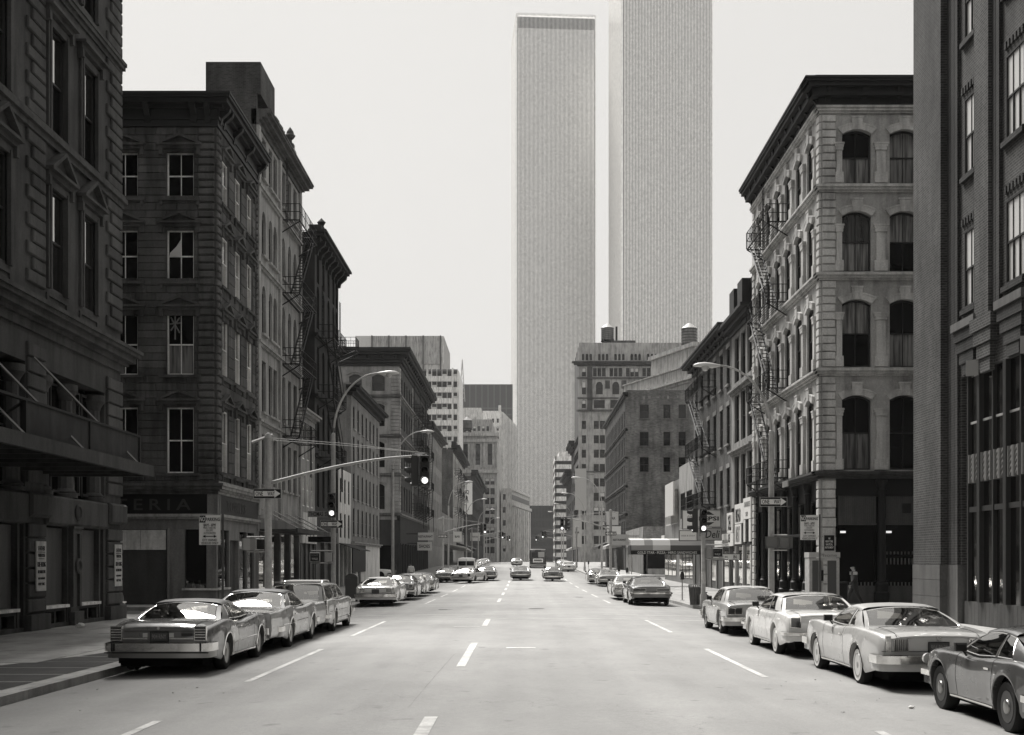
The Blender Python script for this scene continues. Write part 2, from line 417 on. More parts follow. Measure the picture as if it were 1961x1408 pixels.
T('duane', 'DUANE ST.', 0.8, 0.17, SIGNINK, bold=0.01)
T('van', 'Taxi', 0.5, 0.25, MIDINK); T('generic', 'RESTAURANT', 1.7, 0.28, SIGNINK, bold=0.02); T('generic2', 'BAR', 0.9, 0.4, SIGNINK, bold=0.02); T('generic3', 'SHOES', 1.3, 0.4, SIGNINK, bold=0.02)

# ------------------------------------------------------------------ building kit
def wall_part(root, fac, u0, u1, z0, z1, opens, mat, th=0.35, name='wall', d=0.0, segs=8):
    mb = MB(); mb.fr = fac
    zs = sorted({z0, z1} | {min(max(o[2], z0), z1) for o in opens} | {min(max(o[3], z0), z1) for o in opens})
    for a, b in zip(zs, zs[1:]):
        if b - a < 1e-4: continue
        mid = (a+b)/2
        cuts = sorted([(max(o[0], u0), min(o[1], u1)) for o in opens if o[2] < mid < o[3] and o[1] > u0 and o[0] < u1])
        x = u0
        for c0, c1 in cuts:
            if c0 - x > 1e-3: mb.box(x, c0, -d, -d+th, a, b)
            x = max(x, c1)
        if u1 - x > 1e-3: mb.box(x, u1, -d, -d+th, a, b)
    for o in opens:
        r = o[4] if len(o) > 4 else 0
        if r:
            w2 = (o[1]-o[0])/2; cx = (o[0]+o[1])/2
            arc = []
            for i in range(segs+1):
                t = -1 + 2*i/segs
                if abs(r-w2) < 0.02: zz = o[3]-r + math.sqrt(max(0, 1-t*t))*r
                else: zz = o[3]-r + r*(1-t*t)
                arc.append((cx+t*w2, zz))
            h = segs//2
            mb.prism([arc[i] for i in range(h+1)] + [(o[0]-0.0, o[3])], -d+0.002, -d+th)
            mb.prism([(o[1], o[3])] + [arc[i] for i in range(h, segs+1)], -d+0.002, -d+th)
    return wpart(name, mb, mat, root, fix=False)

FRAME_W = stone('peeling white paint', 0.72, 0.3, 0.7, 0.35, 0.2, 0.15, 20)
FRAME_D = flat('dark sash paint', 0.03, 0.5)
CURT = None
def curtmat():
    m, t, b = newmat('glass before curtain')
    f = noise(t, 7.0, 3, 0.6, scaled(t, 1, 1, 0.06)); oi = t.nodes.new('ShaderNodeObjectInfo')
    setcol(t, b, math_n(t, 'MULTIPLY', rampf(t, f, 0.05, 0.24, 0.38, 0.62), math_n(t, 'MULTIPLY_ADD', oi.outputs['Random'], 1.1, 0.3))); b.inputs['Roughness'].default_value = 0.15; b.inputs['Coat Weight'].default_value = 1
    MATS['curtain'] = m; return m
CURT = curtmat()
BLIND_AND_SKY = flat('blind and painted sky pane', 0.5, 0.6, coat=0.6)  # real blinds, and pale panes that imitate reflected sky
GDARK = glassmat('black empty glass', 0.003, 0.08, 0.015, 0.95)
def window_meshes(w_, h, style):
    key = ('win', round(w_, 3), round(h, 3), style)
    def mk():
        fr = MB(); a = -w_/2; b = w_/2; t = 0.065
        dep0, dep1 = 0.16, 0.26
        fr.box(a, a+t, dep0, dep1, 0, h); fr.box(b-t, b, dep0, dep1, 0, h); fr.box(a+t, b-t, dep0, dep1, h-t, h); fr.box(a+t, b-t, dep0-0.03, dep1, 0, t*1.2)
        if 'x' not in style: fr.box(a+t, b-t, dep0+0.02, dep1, h*0.5-0.025, h*0.5+0.03)
        if '2' in style: fr.box(-0.018, 0.018, dep0+0.03, dep1, t, h-t)
        if '3' in style:
            for q in (-w_/6, w_/6): fr.box(q-0.02, q+0.02, dep0+0.03, dep1, t, h-t)
        if '4' in style:
            for q in (0.25, 0.75): fr.box(a+t, b-t, dep0+0.035, dep1, h*q-0.015, h*q+0.015)
        if 'a' in style:      # arched head board
            r = w_*0.17; n = 8
            arc = [(a + w_*i/n, h - r + r*(1-(2*i/n-1)**2)) for i in range(n+1)]
            fr.prism([(x, z-0.09) for x, z in arc][::-1] + arc, dep0-0.02, dep1-0.01)
        dark = 'd' in style
        me = fr.mesh('window frame', FRAME_D if dark else FRAME_W)
        def pane(m, z0, z1, yy):
            p = MB(); p.box(a+t*0.6, b-t*0.6, yy, yy+0.012, z0, z1); return p.mesh('pane', m)
        ps = {}
        for k, m in (('g', WGLASS), ('c', CURT), ('b', BLIND_AND_SKY), ('k', GDARK)):
            ps[k] = (pane(m, h*0.5, h-t*0.6, 0.21), pane(m, t*0.6, h*0.5, 0.235)) if 'x' not in style else (pane(m, t*0.6, h-t*0.6, 0.22), None)
        return me, ps
    return cached(key, mk)
def window(root, fac, u, z, w_, h, style='2', glass='g', name='window', depth=0.0, single=False):
    """u is the middle, z the sill"""
    me, ps = window_meshes(w_, h, style)
    if fac in (LF, RF): depth -= 0.12     # shallow reveals on the street fronts
    o = link(name, me, root, fac.mat(u, z, -depth, root))
    gs = glass if len(glass) > 1 else glass*2
    p = link('pane', ps[gs[0]][0], o)
    if ps[gs[0]][1] is not None: p2 = link('pane', ps[gs[1]][1], o)
    return o
def put(name, key, builder, root, fac, u, z, d=0.0, sc=(1, 1, 1), color=None):
    """one shared mesh per key; builder returns a mesh in facade axes"""
    return link(name, cached(key, builder), root, fac.mat(u, z, d, root, sc), color=color)
def boxmesh(name, x0, x1, y0, y1, z0, z1, mat, ch=0.0):
    mb = MB()
    if ch: mb.chbox(x0, x1, y0, y1, z0, z1, ch)
    else: mb.box(x0, x1, y0, y1, z0, z1)
    return mb.mesh(name, mat)
def cornice(root, fac, u0, u1, z0, prof, mat, name='cornice', ext0=True, ext1=True):
    """prof: list of (projection, dz) steps from the bottom up; the ends run on by the projection where ext is set"""
    mb = MB(); mb.fr = fac; z = z0
    for pr, dz in prof:
        mb.box(u0-(pr-0.003 if ext0 else 0), u1+(pr-0.003 if ext1 else 0), -pr, 0.3, z, z+dz); z += dz
    return wpart(name, mb, mat, root, fix=False)
def blocks(root, fac, courses, mat, name='stone_block', proud=0.05, gap=0.012, ch=0.018, limit=300, key='blk', depth=0.12):
    """courses: list of (u0,u1,z0,z1). The first `limit` as separate linked pieces, the rest joined"""
    me = cached((key, mat.name, proud), lambda: boxmesh(name, 0, 1, -proud, depth-proud, 0, 1, mat, 0.0) )
    rest = MB(); rest.fr = fac
    for i, (a, b, c, d) in enumerate(courses):
        if i < limit:
            # bevelled mesh per size class so that the edges keep their width
            k = (key, mat.name, round(b-a, 2), round(d-c, 2), proud)
            wv, hv = round(b-a, 2), round(d-c, 2)
            m2 = cached(k, lambda: boxmesh(name, gap/2, wv-gap/2, -proud, depth-proud, gap/2, hv-gap/2, mat, ch))
            link(name, m2, root, fac.mat(a, c, 0, root))
        else:
            rest.chbox(a+gap/2, b-gap/2, -proud, depth-proud, c+gap/2, d-gap/2, ch)
    if rest.v: stuff(wpart(name + '_courses', rest, mat, root, fix=False))
def block_courses(u0, u1, z0, z1, ch_, bw_, opens, seed=1, jitter=0.12):
    r = random.Random(seed); out = []; z = z0; i = 0
    n = max(1, round((z1-z0)/ch_)); chh = (z1-z0)/n
    for i in range(n):
        z = z0+i*chh; zc = z+chh/2
        segs = [(u0, u1)]
        for o in opens:
            if o[2]-0.02 < zc < o[3]+0.02:
                ns = []
                for a, b in segs:
                    if o[1] <= a or o[0] >= b: ns.append((a, b)); continue
                    if o[0]-a > 0.08: ns.append((a, o[0]))
                    if b-o[1] > 0.08: ns.append((o[1], b))
                segs = ns
        for a, b in segs:
            L = b-a; k = max(1, round(L/bw_)); step = L/k
            if k > 1 and i % 2:
                cuts = [a] + [a+step*(j+0.5) for j in range(k)] + [b]
            else: cuts = [a+step*j for j in range(k+1)]
            for c0, c1 in zip(cuts, cuts[1:]): out.append((round(c0, 3), round(c1, 3), z, z+chh))
    return out
def quoins(root, fac, u, z0, z1, wl, ws, hc, mat, side=1, proud=0.07, name='quoin', limit=300):
    """alternating long and short corner stones; side=+1 grows towards +u"""
    n = round((z1-z0)/hc); hh = (z1-z0)/n; c = []
    for i in range(n):
        ww = wl if i % 2 == 0 else ws
        a, b = (u, u+ww) if side > 0 else (u-ww, u)
        c.append((a, b, z0+i*hh, z0+(i+1)*hh))
    blocks(root, fac, c, mat, name, proud, 0.05, 0.03, limit, 'quo')
def fire_escape(fac, u0, u1, floors, label, group='iron fire escapes on the house fronts', proj=1.1, ladders=True, flip=False, drop=True):
    """floors: list of platform heights from the bottom up"""
    p0 = fac.w((u0+u1)/2, 0, floors[0])
    root = thing('fire_escape', label, 'fire escape', p0, 0, group)
    for zi, z in enumerate(floors):
        pl = MB(); pl.fr = fac; pl.box(u0, u1, -proj, -proj+0.05, z-0.06, z); pl.box(u0, u1, -0.05, 0, z-0.06, z)
        pl.box(u0, u0+0.05, -proj+0.05, -0.05, z-0.06, z); pl.box(u1-0.05, u1, -proj+0.05, -0.05, z-0.06, z)
        n = 8
        for i in range(n):
            yy = -proj + 0.08 + (proj-0.16)*i/(n-1); pl.box(u0+0.05, u1-0.05, yy-0.012, yy+0.012, z-0.03, z-0.005)
        for uu in (u0+0.1, u1-0.1): pl.bar((uu, -proj, z-0.06), (uu, 0, z-0.75), 0.05)
        plat = wpart('platform', pl, IRON, root, fix=False)
        rl = MB(); rl.fr = fac
        for h in (0.45, 0.9):
            rl.bar((u0, -proj, z+h), (u1, -proj, z+h), 0.03); rl.bar((u0, -proj, z+h), (u0, 0, z+h), 0.03); rl.bar((u1, -proj, z+h), (u1, 0, z+h), 0.03)
        k = max(4, int((u1-u0)/0.42))
        for i in range(k+1):
            uu = u0+(u1-u0)*i/k; rl.bar((uu, -proj, z), (uu, -proj, z+0.9), 0.026 if i % 4 else 0.04)
        for i in range(1, 4):
            yy = -proj*i/4
            for uu in (u0, u1): rl.bar((uu, yy, z), (uu, yy, z+0.9), 0.018)
        wpart('railing', rl, IRON, root, fix=False)
        if ladders and zi+1 < len(floors):
            z2 = floors[zi+1]; st = MB(); st.fr = fac
            a, b = (u0+0.5, u1-0.45) if not flip else (u1-0.5, u0+0.45)
            for yy in (-proj+0.12, -proj+0.62): st.bar((a, yy, z), (b, yy, z2), 0.07)
            hs = int((z2-z)/0.24)
            for i in range(1, hs):
                t = i/hs; uu = a+(b-a)*t; st.box(uu-0.07, uu+0.07, -proj+0.12, -proj+0.62, z+(z2-z)*t-0.012, z+(z2-z)*t+0.012)
            st.bar((a, -proj+0.06, z+0.8), (b, -proj+0.06, z2+0.8), 0.035)
            wpart('stair', st, IRON, root, fix=False)
    if drop:
        ld = MB(); ld.fr = fac; uu = (u0+u1)/2+0.3; z = floors[0]
        for q in (0, 0.4): ld.bar((uu+q, -proj-0.05, z+0.9), (uu+q, -proj-0.05, z-2.2), 0.04)
        for i in range(11): ld.bar((uu, -proj-0.05, z-2.1+i*0.3), (uu+0.4, -proj-0.05, z-2.1+i*0.3), 0.03)
        wpart('ladder', ld, IRON, root, fix=False)
    z = floors[-1]
    gl = MB(); gl.fr = fac
    for q in (0, 0.4): gl.bar((u0+0.3+q, -0.25, z), (u0+0.3+q, -0.25, z+3.6), 0.035)
    for i in range(12): gl.bar((u0+0.3, -0.25, z+0.3*i), (u0+0.7, -0.25, z+0.3*i), 0.025)
    wpart('ladder', gl, IRON, root, fix=False)
    return root
def core(root, fac, u0, u1, z0, z1, depth, mat=None, back=0.36, name='building_mass'):
    mb = MB(); mb.fr = fac; mb.box(u0, u1, back, depth, z0, z1); return wpart(name, mb, mat or BLACK, root, fix=False)
# ------------------------------------------------------------------ ground, road, kerbs and pavements
YS = [-60, -20, 0, 10, 20, 30, 40, 50, 60, 70, 80, 90, 100, 110, 120, 130, 145, 160, 180, 200, 230, 260, 300, 360, 450, 600, 800, 1100, 1500, 2600]
XS = [-7.9, -6.5, -5, -3.5, -2, -0.7, 0.7, 2, 3.5, 5, 6.5, 7.9]
ASPH = roadmat('worn pale road', 0.285)
DIRTY = roadmat('cross street asphalt', 0.20)
FLAG = stone('pavement flagstone', 0.31, 0.2, 0.85, 0.22, 0.35, 0.10, 30)
KERBM = stone('granite kerb', 0.30, 0.25, 0.8, 0.3, 0.5, 0.12, 40)
PATCH = stone('dark asphalt patch', 0.055, 0.2, 0.9, 0.2, 0.6, 0.05, 40)
LINE = stone('worn road paint', 0.56, 0.2, 0.7, 0.34, 0.2, 0.0, 28)
LINEF = stone('faint road paint', 0.46, 0.12, 0.7, 0.25, 0.2, 0.0, 20)
mb = MB()
mb.grid([[(x, y, gz(y)+crown(x)-0.02) for x in XS] for y in YS if y <= 1100])
struct(link('road', mb.mesh('road', ASPH, smooth=True)))
mb = MB()
gx = [-900, -60, -30, -14, -7.9, 7.9, 14, 30, 60, 900]
mb.grid([[(x, y, gz(y)-0.026-(0.02 if abs(x) < 7.8 else 0)) for x in gx] for y in YS])
struct(link('ground', mb.mesh('ground', DIRTY)))

def ribbon(x0, x1, y0, y1, mat, name, dz=0.004, n=8, w0=None):
    m = MB(); k = max(2, int(abs(y1-y0)/2)+1); kx = max(2, int(abs(x1-x0)/0.8)+1)
    rows = []
    for i in range(k):
        y = y0+(y1-y0)*i/(k-1); rows.append([(x0+(x1-x0)*j/(kx-1), y, None) for j in range(kx)])
    def hz(x, y):
        i = 0
        while i < len(YS)-2 and YS[i+1] < y: i += 1
        ty = (y-YS[i])/(YS[i+1]-YS[i]); gy = gz(YS[i])*(1-ty)+gz(YS[i+1])*ty
        j = 0
        while j < len(XS)-2 and XS[j+1] < x: j += 1
        tx = (x-XS[j])/(XS[j+1]-XS[j]); cx = crown(XS[j])*(1-tx)+crown(XS[j+1])*tx
        return gy+cx-0.02+dz
    m.grid([[(x, y, hz(x, y)) for x, y, _ in r] for r in rows])
    return struct(link(name, m.mesh(name, mat)))
def dashes(x, spans, wd, mat=LINE):
    for a, b in spans: ribbon(x-wd/2, x+wd/2, a, b, mat, 'lane_marking', 0.005)
dashes(-4.66, [(8, 15.9), (21.1, 28.9), (34.0, 42.3), (59.6, 66.5), (71, 78), (83, 90), (95, 102), (107, 114), (130, 137), (143, 150)], 0.12)
dashes(-1.17, [(8.5, 16.0), (23.6, 30.5), (38.4, 43.2), (61, 67), (73.5, 79.5), (86, 92), (98, 104), (110, 116), (132, 138)], 0.17)
dashes(4.27, [(7, 14.9), (21.8, 28.9), (35.6, 42.9), (59.8, 65.5), (70, 76.5), (82, 88.5), (94, 100), (106, 112), (118, 124)], 0.12)
for a in (43.55, 47.1, 55.4, 58.9): ribbon(-7.2, 7.6, a-0.07, a+0.07, LINEF if a > 50 else LINE, 'crosswalk_line', 0.0045)
for a in (124, 127.5): ribbon(-7.2, 7.2, a-0.1, a+0.1, LINEF, 'crosswalk_line', 0.0045)
ribbon(-0.37, 0.31, 28.55, 28.85, LINE, 'lane_marking', 0.006)
ribbon(-2.1, -1.3, 37.9, 38.2, LINEF, 'lane_marking', 0.006)
ribbon(-6.9, -5.2, 43.0, 43.12, LINEF, 'lane_marking', 0.006)
for x, y, r_ in ((0.6, 52.5, 0.34), (-0.2, 88, 0.36), (3.1, 70, 0.34), (-3.2, 52, 0.3), (1.9, 99, 0.36)):
    m = MB(); zz = gz(y)+crown(x)-0.02
    m.lathe([(r_, 0.0), (r_, 0.008), (r_-0.04, 0.008), (r_-0.045, 0.004), (0.001, 0.004)], 20, (x, y, zz-0.004))
    o = tag(link('manhole_cover', m.mesh('manhole_cover', flat('cast iron cover', 0.05, 0.5))), '', 'manhole cover', 'manhole covers in the carriageway')
    o['label'] = {52.5: 'dark manhole cover between the two crosswalks, mid road', 88: 'manhole cover mid road beyond the far crosswalk', 70: 'manhole cover beside the right lane dashes beyond the crosswalk', 52: 'small manhole cover left of centre between the crosswalks', 99: 'farthest manhole cover in the carriageway'}[y]

def hz_side(y): return gz(y)
def pavement(side, y0, y1, name_label, ret=8.0, nslab=False, corner0=True, corner1=True, wd=(7.75, 14.2), back=None, st0=3.0, st1=3.0):
    """a raised block: kerb line at |x|=7.75 with rounded corners; st0/st1 = width of the return along the side streets"""
    X0, X1 = wd; rr = 2.6
    xb = back or 60.0
    pts = []
    if corner0:
        pts += [(xb, y0)] + [(X0+rr-rr*math.sin(a), y0+rr-rr*math.cos(a)) for a in [math.pi/2*i/6 for i in range(7)]]
    else: pts += [(xb, y0), (X0, y0)]
    if corner1:
        pts += [(X0+rr-rr*math.cos(a), y1-rr+rr*math.sin(a)) for a in [math.pi/2*i/6 for i in range(7)]] + [(xb, y1)]
    else: pts += [(X0, y1), (xb, y1)]
    P = [(side*x, y) for x, y in pts]
    # subdivide the long kerb edge so that it follows the slope
    Q = []
    for i, (a, b) in enumerate(zip(P, P[1:])):
        n = max(1, int(math.hypot(b[0]-a[0], b[1]-a[1])/3.0)) if abs(b[1]-a[1]) > 3 else 1
        for k in range(n): Q.append((a[0]+(b[0]-a[0])*k/n, a[1]+(b[1]-a[1])*k/n))
    Q.append(P[-1])
    kw = 0.17
    def inset(i):
        a = Vector(Q[max(0, i-1)]); b = Vector(Q[min(len(Q)-1, i+1)]); d = (b-a).normalized(); n = Vector((-d.y, d.x))*(-side)
        return (Q[i][0]-n.x*kw*1.0, Q[i][1]-n.y*kw*1.0)
    I = [inset(i) for i in range(len(Q))]
    # top sheet
    top = MB(); rows = []
    for i, q in enumerate(I):
        rows.append([(q[0], q[1], gz(q[1])+0.125), (side*xb, q[1] if y0 <= q[1] <= y1 else q[1], gz(q[1])+0.125)])
    top.grid([[r[0], (side*(X1+0.3) if abs(r[0][0]) < X1 else r[0][0], r[0][1], r[0][2]), r[1]] for r in rows])
    sw = struct(link('sidewalk', top.mesh('sidewalk', FLAG)))
    # kerb stones
    kb = None
    n = 0; kroot = struct(link('kerb', None))
    base = MB()
    for i in range(len(Q)-1):
        a, b, c, d = Q[i], Q[i+1], I[i+1], I[i]
        if abs(a[0]) > 34 and abs(b[0]) > 34: continue
        m = MB(); za, zb = gz(a[1]), gz(b[1]); e = 0.006
        def lerp(p, q, t): return (p[0]+(q[0]-p[0])*t, p[1]+(q[1]-p[1])*t)
        L = max(0.2, math.hypot(b[0]-a[0], b[1]-a[1])); t0 = e/L; t1 = 1-e/L
        A, B, C, D = lerp(a, b, t0), lerp(a, b, t1), lerp(d, c, t1), lerp(d, c, t0)
        h = 0.128; f = 0.02
        def inn(p, q, t): return lerp(p, q, t)
        A2, B2 = inn(A, D, f/kw), inn(B, C, f/kw)
        m.add([(A[0], A[1], za-0.15), (B[0], B[1], zb-0.15), (C[0], C[1], zb-0.15), (D[0], D[1], za-0.15),
               (A[0], A[1], za+h-f), (B[0], B[1], zb+h-f), (C[0], C[1], zb+h), (D[0], D[1], za+h), (A2[0], A2[1], za+h), (B2[0], B2[1], zb+h)],
              [(0, 1, 5, 4), (4, 5, 9, 8), (8, 9, 6, 7), (2, 3, 7, 6), (1, 2, 6, 9, 5), (0, 4, 8, 7, 3)])
        link('kerb_stone', m.mesh('kerb_stone', KERBM), kroot)
    return sw
swL1 = pavement(-1, -30, 46.2, '', corner0=False)
swL2 = pavement(-1, 53.6, 124.0, '')
swL3 = pavement(-1, 137.5, 330, '')
swR1 = pavement(1, -30, 46.2, '', corner0=False)
swR2 = pavement(1, 53.6, 124.0, '')
swR3 = pavement(1, 138.0, 330, '')
# flagstones near the camera: every slab is a piece
def slabs(sw, side, ya, yb, xa, xb, sx, sy, seed, skip=None):
    r = random.Random(seed); ny = int((yb-ya)/sy); nx = int(round((xb-xa)/sx)); sx = (xb-xa)/nx
    for j in range(ny):
        for i in range(nx):
            x0 = xa+i*sx; y0 = ya+j*sy
            if skip and skip(x0+sx/2, y0+sy/2): continue
            g = 0.012; h = 0.132 + r.uniform(-0.003, 0.004)
            key = ('slab', round(sx, 3), sy)
            me = cached(key, lambda: boxmesh('slab', g/2, sx-g/2, g/2, sy-g/2, -0.02, 0.0, FLAG))
            o = link('slab', me, sw); o.location = (side*x0 if side > 0 else -(x0+sx), y0, gz(y0+sy/2)+h)
            o.rotation_euler = (r.uniform(-0.0015, 0.0015), r.uniform(-0.0015, 0.0015), 0)
slabs(swL1, -1, 16, 44, 7.95, 13.85, 1.48, 1.62, 3, skip=lambda x, y: (x < 7.95+1.48 and 17 < y < 31) or (x < 10.9 and y < 24))
slabs(swR1, 1, 30, 45, 7.95, 13.85, 1.48, 1.62, 4)
slabs(swL2, -1, 56.3, 100, 7.95, 13.85, 1.48, 1.62, 5)
slabs(swR2, 1, 56.3, 100, 7.95, 13.85, 1.48, 1.62, 6)
# dark asphalt strip with pale joints along the near left kerb
for i in range(12):
    y = 15+i*1.35
    xo = 7.97 + max(0.0, (26.5-y)*0.30) + 1.0
    m = MB(); yb = y+1.22; xo2 = 7.97 + max(0.0, (26.5-yb)*0.30)+1.0
    m.add([(-7.97, y, 0.131), (-7.97, yb, 0.131), (-xo2, yb, 0.131), (-xo, y, 0.131)], [(0, 1, 2, 3)])
    link('asphalt_panel', m.mesh('asphalt_panel', PATCH), swL1)

# the long construction seam and a few cracks, filled dark
def crack(pts, wd, seed):
    r = random.Random(seed); m = MB(); P = []
    for (x0, y0), (x1, y1) in zip(pts, pts[1:]):
        n = max(2, int(math.hypot(x1-x0, y1-y0)/0.35))
        for k in range(n): P.append((x0+(x1-x0)*k/n+r.uniform(-0.006, 0.006), y0+(y1-y0)*k/n))
    P.append(pts[-1])
    rows = []
    for x, y in P:
        w_ = wd*r.uniform(0.3, 1.2)/2; j = 0
        while j < len(XS)-2 and XS[j+1] < x: j += 1
        tx = (x-XS[j])/(XS[j+1]-XS[j]); z = crown(XS[j])*(1-tx)+crown(XS[j+1])*tx-0.02+gz(y)+0.0025
        rows.append([(x-w_, y, z), (x+w_, y, z)])
    m.grid(rows); struct(link('road_crack', m.mesh('road_crack', flat('crack filler', 0.10, 0.8))))
crack([(-1.56, 17), (-1.52, 22), (-1.46, 27)], 0.005, 1)
# ------------------------------------------------------------------ near buildings, left side
LF = Fac(-13.9, 0, 0, 1)        # u = +Y
RF = Fac(13.9, 0, 0, -1)        # u = -Y
SOOT = stone('sooty brownstone', 0.062, 0.35, 0.85, 0.4, 0.5, 0.18)
SOOT2 = stone('sooty trim stone', 0.06, 0.3, 0.85, 0.45, 0.4, 0.1)
BROWN = stone('weathered ashlar', 0.072, 0.45, 0.85, 0.55, 0.55, 0.22)
BROWNT = stone('weathered ashlar trim', 0.07, 0.4, 0.85, 0.5, 0.5, 0.1)
DARKCOR = stone('black tin cornice', 0.013, 0.3, 0.6, 0.3, 0.3, 0.05)
PANEL = stone('dull painted panel', 0.075, 0.15, 0.55, 0.2, 0.1, 0.1)
SHOPPAINT = stone('drab shopfront paint', 0.17, 0.2, 0.6, 0.3, 0.1, 0.1)
PLY = stone('weathered plywood', 0.52, 0.2, 0.8, 0.3, 0.3, 0.1, 9)
BRK_D = brick('dark sooty brick', 0.055, 0.085); BRK_M = brick('painted brick', 0.20, 0.24); 
LIMED = stone('grey painted stone', 0.30, 0.2, 0.8, 0.35, 0.3, 0.06)
BLACKST = stone('blackened stone', 0.024, 0.3, 0.85, 0.3, 0.5, 0.1)
GREYB = stone('pale grey stucco', 0.26, 0.15, 0.85, 0.3, 0.3, 0.08)
WHITEB = stone('whitewashed wall', 0.55, 0.15, 0.8, 0.4, 0.3, 0.05)

def reveal_frame(root, fac, u, z, w_, h, mat, t=0.16, proud=0.07, name='window_surround'):
    key = ('surr', round(w_, 2), round(h, 2), mat.name, t)
    def mk():
        mb = MB(); a, b = -w_/2, w_/2
        mb.box(a-t, a, -proud, 0.1, 0, h+t); mb.box(b, b+t, -proud, 0.1, 0, h+t); mb.box(a, b, -proud, 0.1, h, h+t)
        mb.box(a-t*0.45, a-0.0015, -proud-0.03, -proud, 0, h+t*0.45); mb.box(b+0.0015, b+t*0.45, -proud-0.03, -proud, 0, h+t*0.45)
        return mb.mesh('window_surround', mat)
    return put(name, key, mk, root, fac, u, z)
def sill(root, fac, u, z, w_, mat, brackets=True):
    def mk():
        mb = MB(); a, b = -w_/2, w_/2
        mb.box(a, b, -0.16, 0.15, -0.12, 0)
        if brackets:
            for q in (a+0.12, b-0.12): mb.box(q-0.07, q+0.07, -0.12, 0.0, -0.32, -0.12)
        return mb.mesh('sill', mat)
    return put('sill', ('sill', round(w_, 2), mat.name, brackets), mk, root, fac, u, z)
def pediment(root, fac, u, z, w_, mat, h=0.42, proj=0.3, tri=True):
    def mk():
        mb = MB(); a, b = -w_/2, w_/2
        mb.box(a, b, -proj, 0, 0, 0.09); mb.box(a+0.06, b-0.06, -proj*0.55, 0, -0.14, 0)
        if tri:
            mb.prism([(a+0.16, 0.09), (b-0.16, 0.09), (0, h-0.06)], -proj*0.35, 0.0)
            tk = 0.10
            for s in (-1, 1):
                e = a if s < 0 else b
                mb.prism([(e, 0.0925), (e-s*0.22, 0.0925), (0, h-0.09), (0, h+0.03)] if s > 0 else [(0, h+0.03), (0, h-0.09), (e-s*0.22, 0.0925), (e, 0.0925)], -proj-0.002, 0.0)
        for q in (a+0.16, b-0.16): mb.box(q-0.08, q+0.08, -proj*0.6, 0, -0.42, -0.14)
        return mb.mesh('pediment', mat)
    return put('pediment', ('ped', round(w_, 2), h, proj, tri, mat.name), mk, root, fac, u, z)
def bracket(root, fac, u, z, mat, h=0.7, proj=0.55, w_=0.2):
    def mk():
        mb = MB(); pr = [(0, 0), (-proj*0.25, 0.02), (-proj*0.35, h*0.35), (-proj*0.9, h*0.7), (-proj, h), (0, h)]
        mb.prism(pr, -w_/2, w_/2, 'x'); return mb.mesh('bracket', mat)
    return put('bracket', ('brk', h, proj, w_, mat.name), mk, root, fac, u, z)

# ---- L1: big sooty corner warehouse with the iron canopy
b1 = thing('corner_warehouse', 'sooty rusticated stone warehouse with iron canopy, filling the left edge of the street', 'building', (-13.9, 40, 0))
ops = []
for uc in (37.1, 39.8, 32.9, 30.2, 26.0, 23.3):
    for z0, z1 in ((10.1, 13.1), (14.8, 17.85), (19.6, 22.6)): ops.append((uc-0.62, uc+0.62, z0, z1))
for a, b in ((36.1, 41.35), (29.2, 34.75), (22.3, 27.8)): ops.append((a, b, 4.05, 7.7)); ops.append((a+0.1, b-0.1, 0.25, 3.15))
wall_part(b1, LF, -60, 43.0, 0.1, 32, ops, SOOT, th=0.6)
core(b1, LF, -60, 43.0, 0, 32, 50, BLACK, back=0.61)
for uc in (37.1, 39.8, 32.9, 30.2, 26.0):
    for z0, z1 in ((10.1, 13.1), (14.8, 17.85), (19.6, 22.6)):
        window(b1, LF, uc, z0, 1.24, z1-z0, 'd', 'gk' if (uc in (37.1, 39.8) and z0 > 14) else 'g')
        reveal_frame(b1, LF, uc, z0, 1.24, z1-z0, SOOT2, 0.22, 0.09)
    pediment(b1, LF, uc, 13.5, 2.15, SOOT2, 0.75, 0.32); pediment(b1, LF, uc, 18.3, 2.15, SOOT2, 0.3, 0.32, tri=False)
    pediment(b1, LF, uc, 23.1, 2.15, SOOT2, 0.7, 0.32)
cornice(b1, LF, -60, 43.0, 8.6, [(0.10, 0.25), (0.22, 0.12), (0.42, 0.2), (0.55, 0.12), (0.62, 0.12), (0.3, 0.08)], SOOT2)
cornice(b1, LF, -60, 43.0, 14.3, [(0.10, 0.18), (0.2, 0.14), (0.14, 0.12)], SOOT2, name='string_course')
cornice(b1, LF, -60, 43.0, 18.95, [(0.06, 0.14), (0.14, 0.14), (0.18, 0.12), (0.08, 0.1)], SOOT2, name='string_course')
for uc in (37.1, 39.8, 32.9, 30.2):   # sunk panels below the first window row
    put('apron_panel', ('apron',), lambda: (lambda m: (m.box(-0.85, 0.85, -0.05, 0, 0, 0.08), m.box(-0.85, 0.85, -0.05, 0, 0.56, 0.64), m.box(-0.85, -0.72, -0.05, 0, 0.08, 0.56), m.box(0.72, 0.85, -0.05, 0, 0.08, 0.56), m.mesh('apron_panel', SOOT2))[-1])(MB()), b1, LF, uc, 9.32)
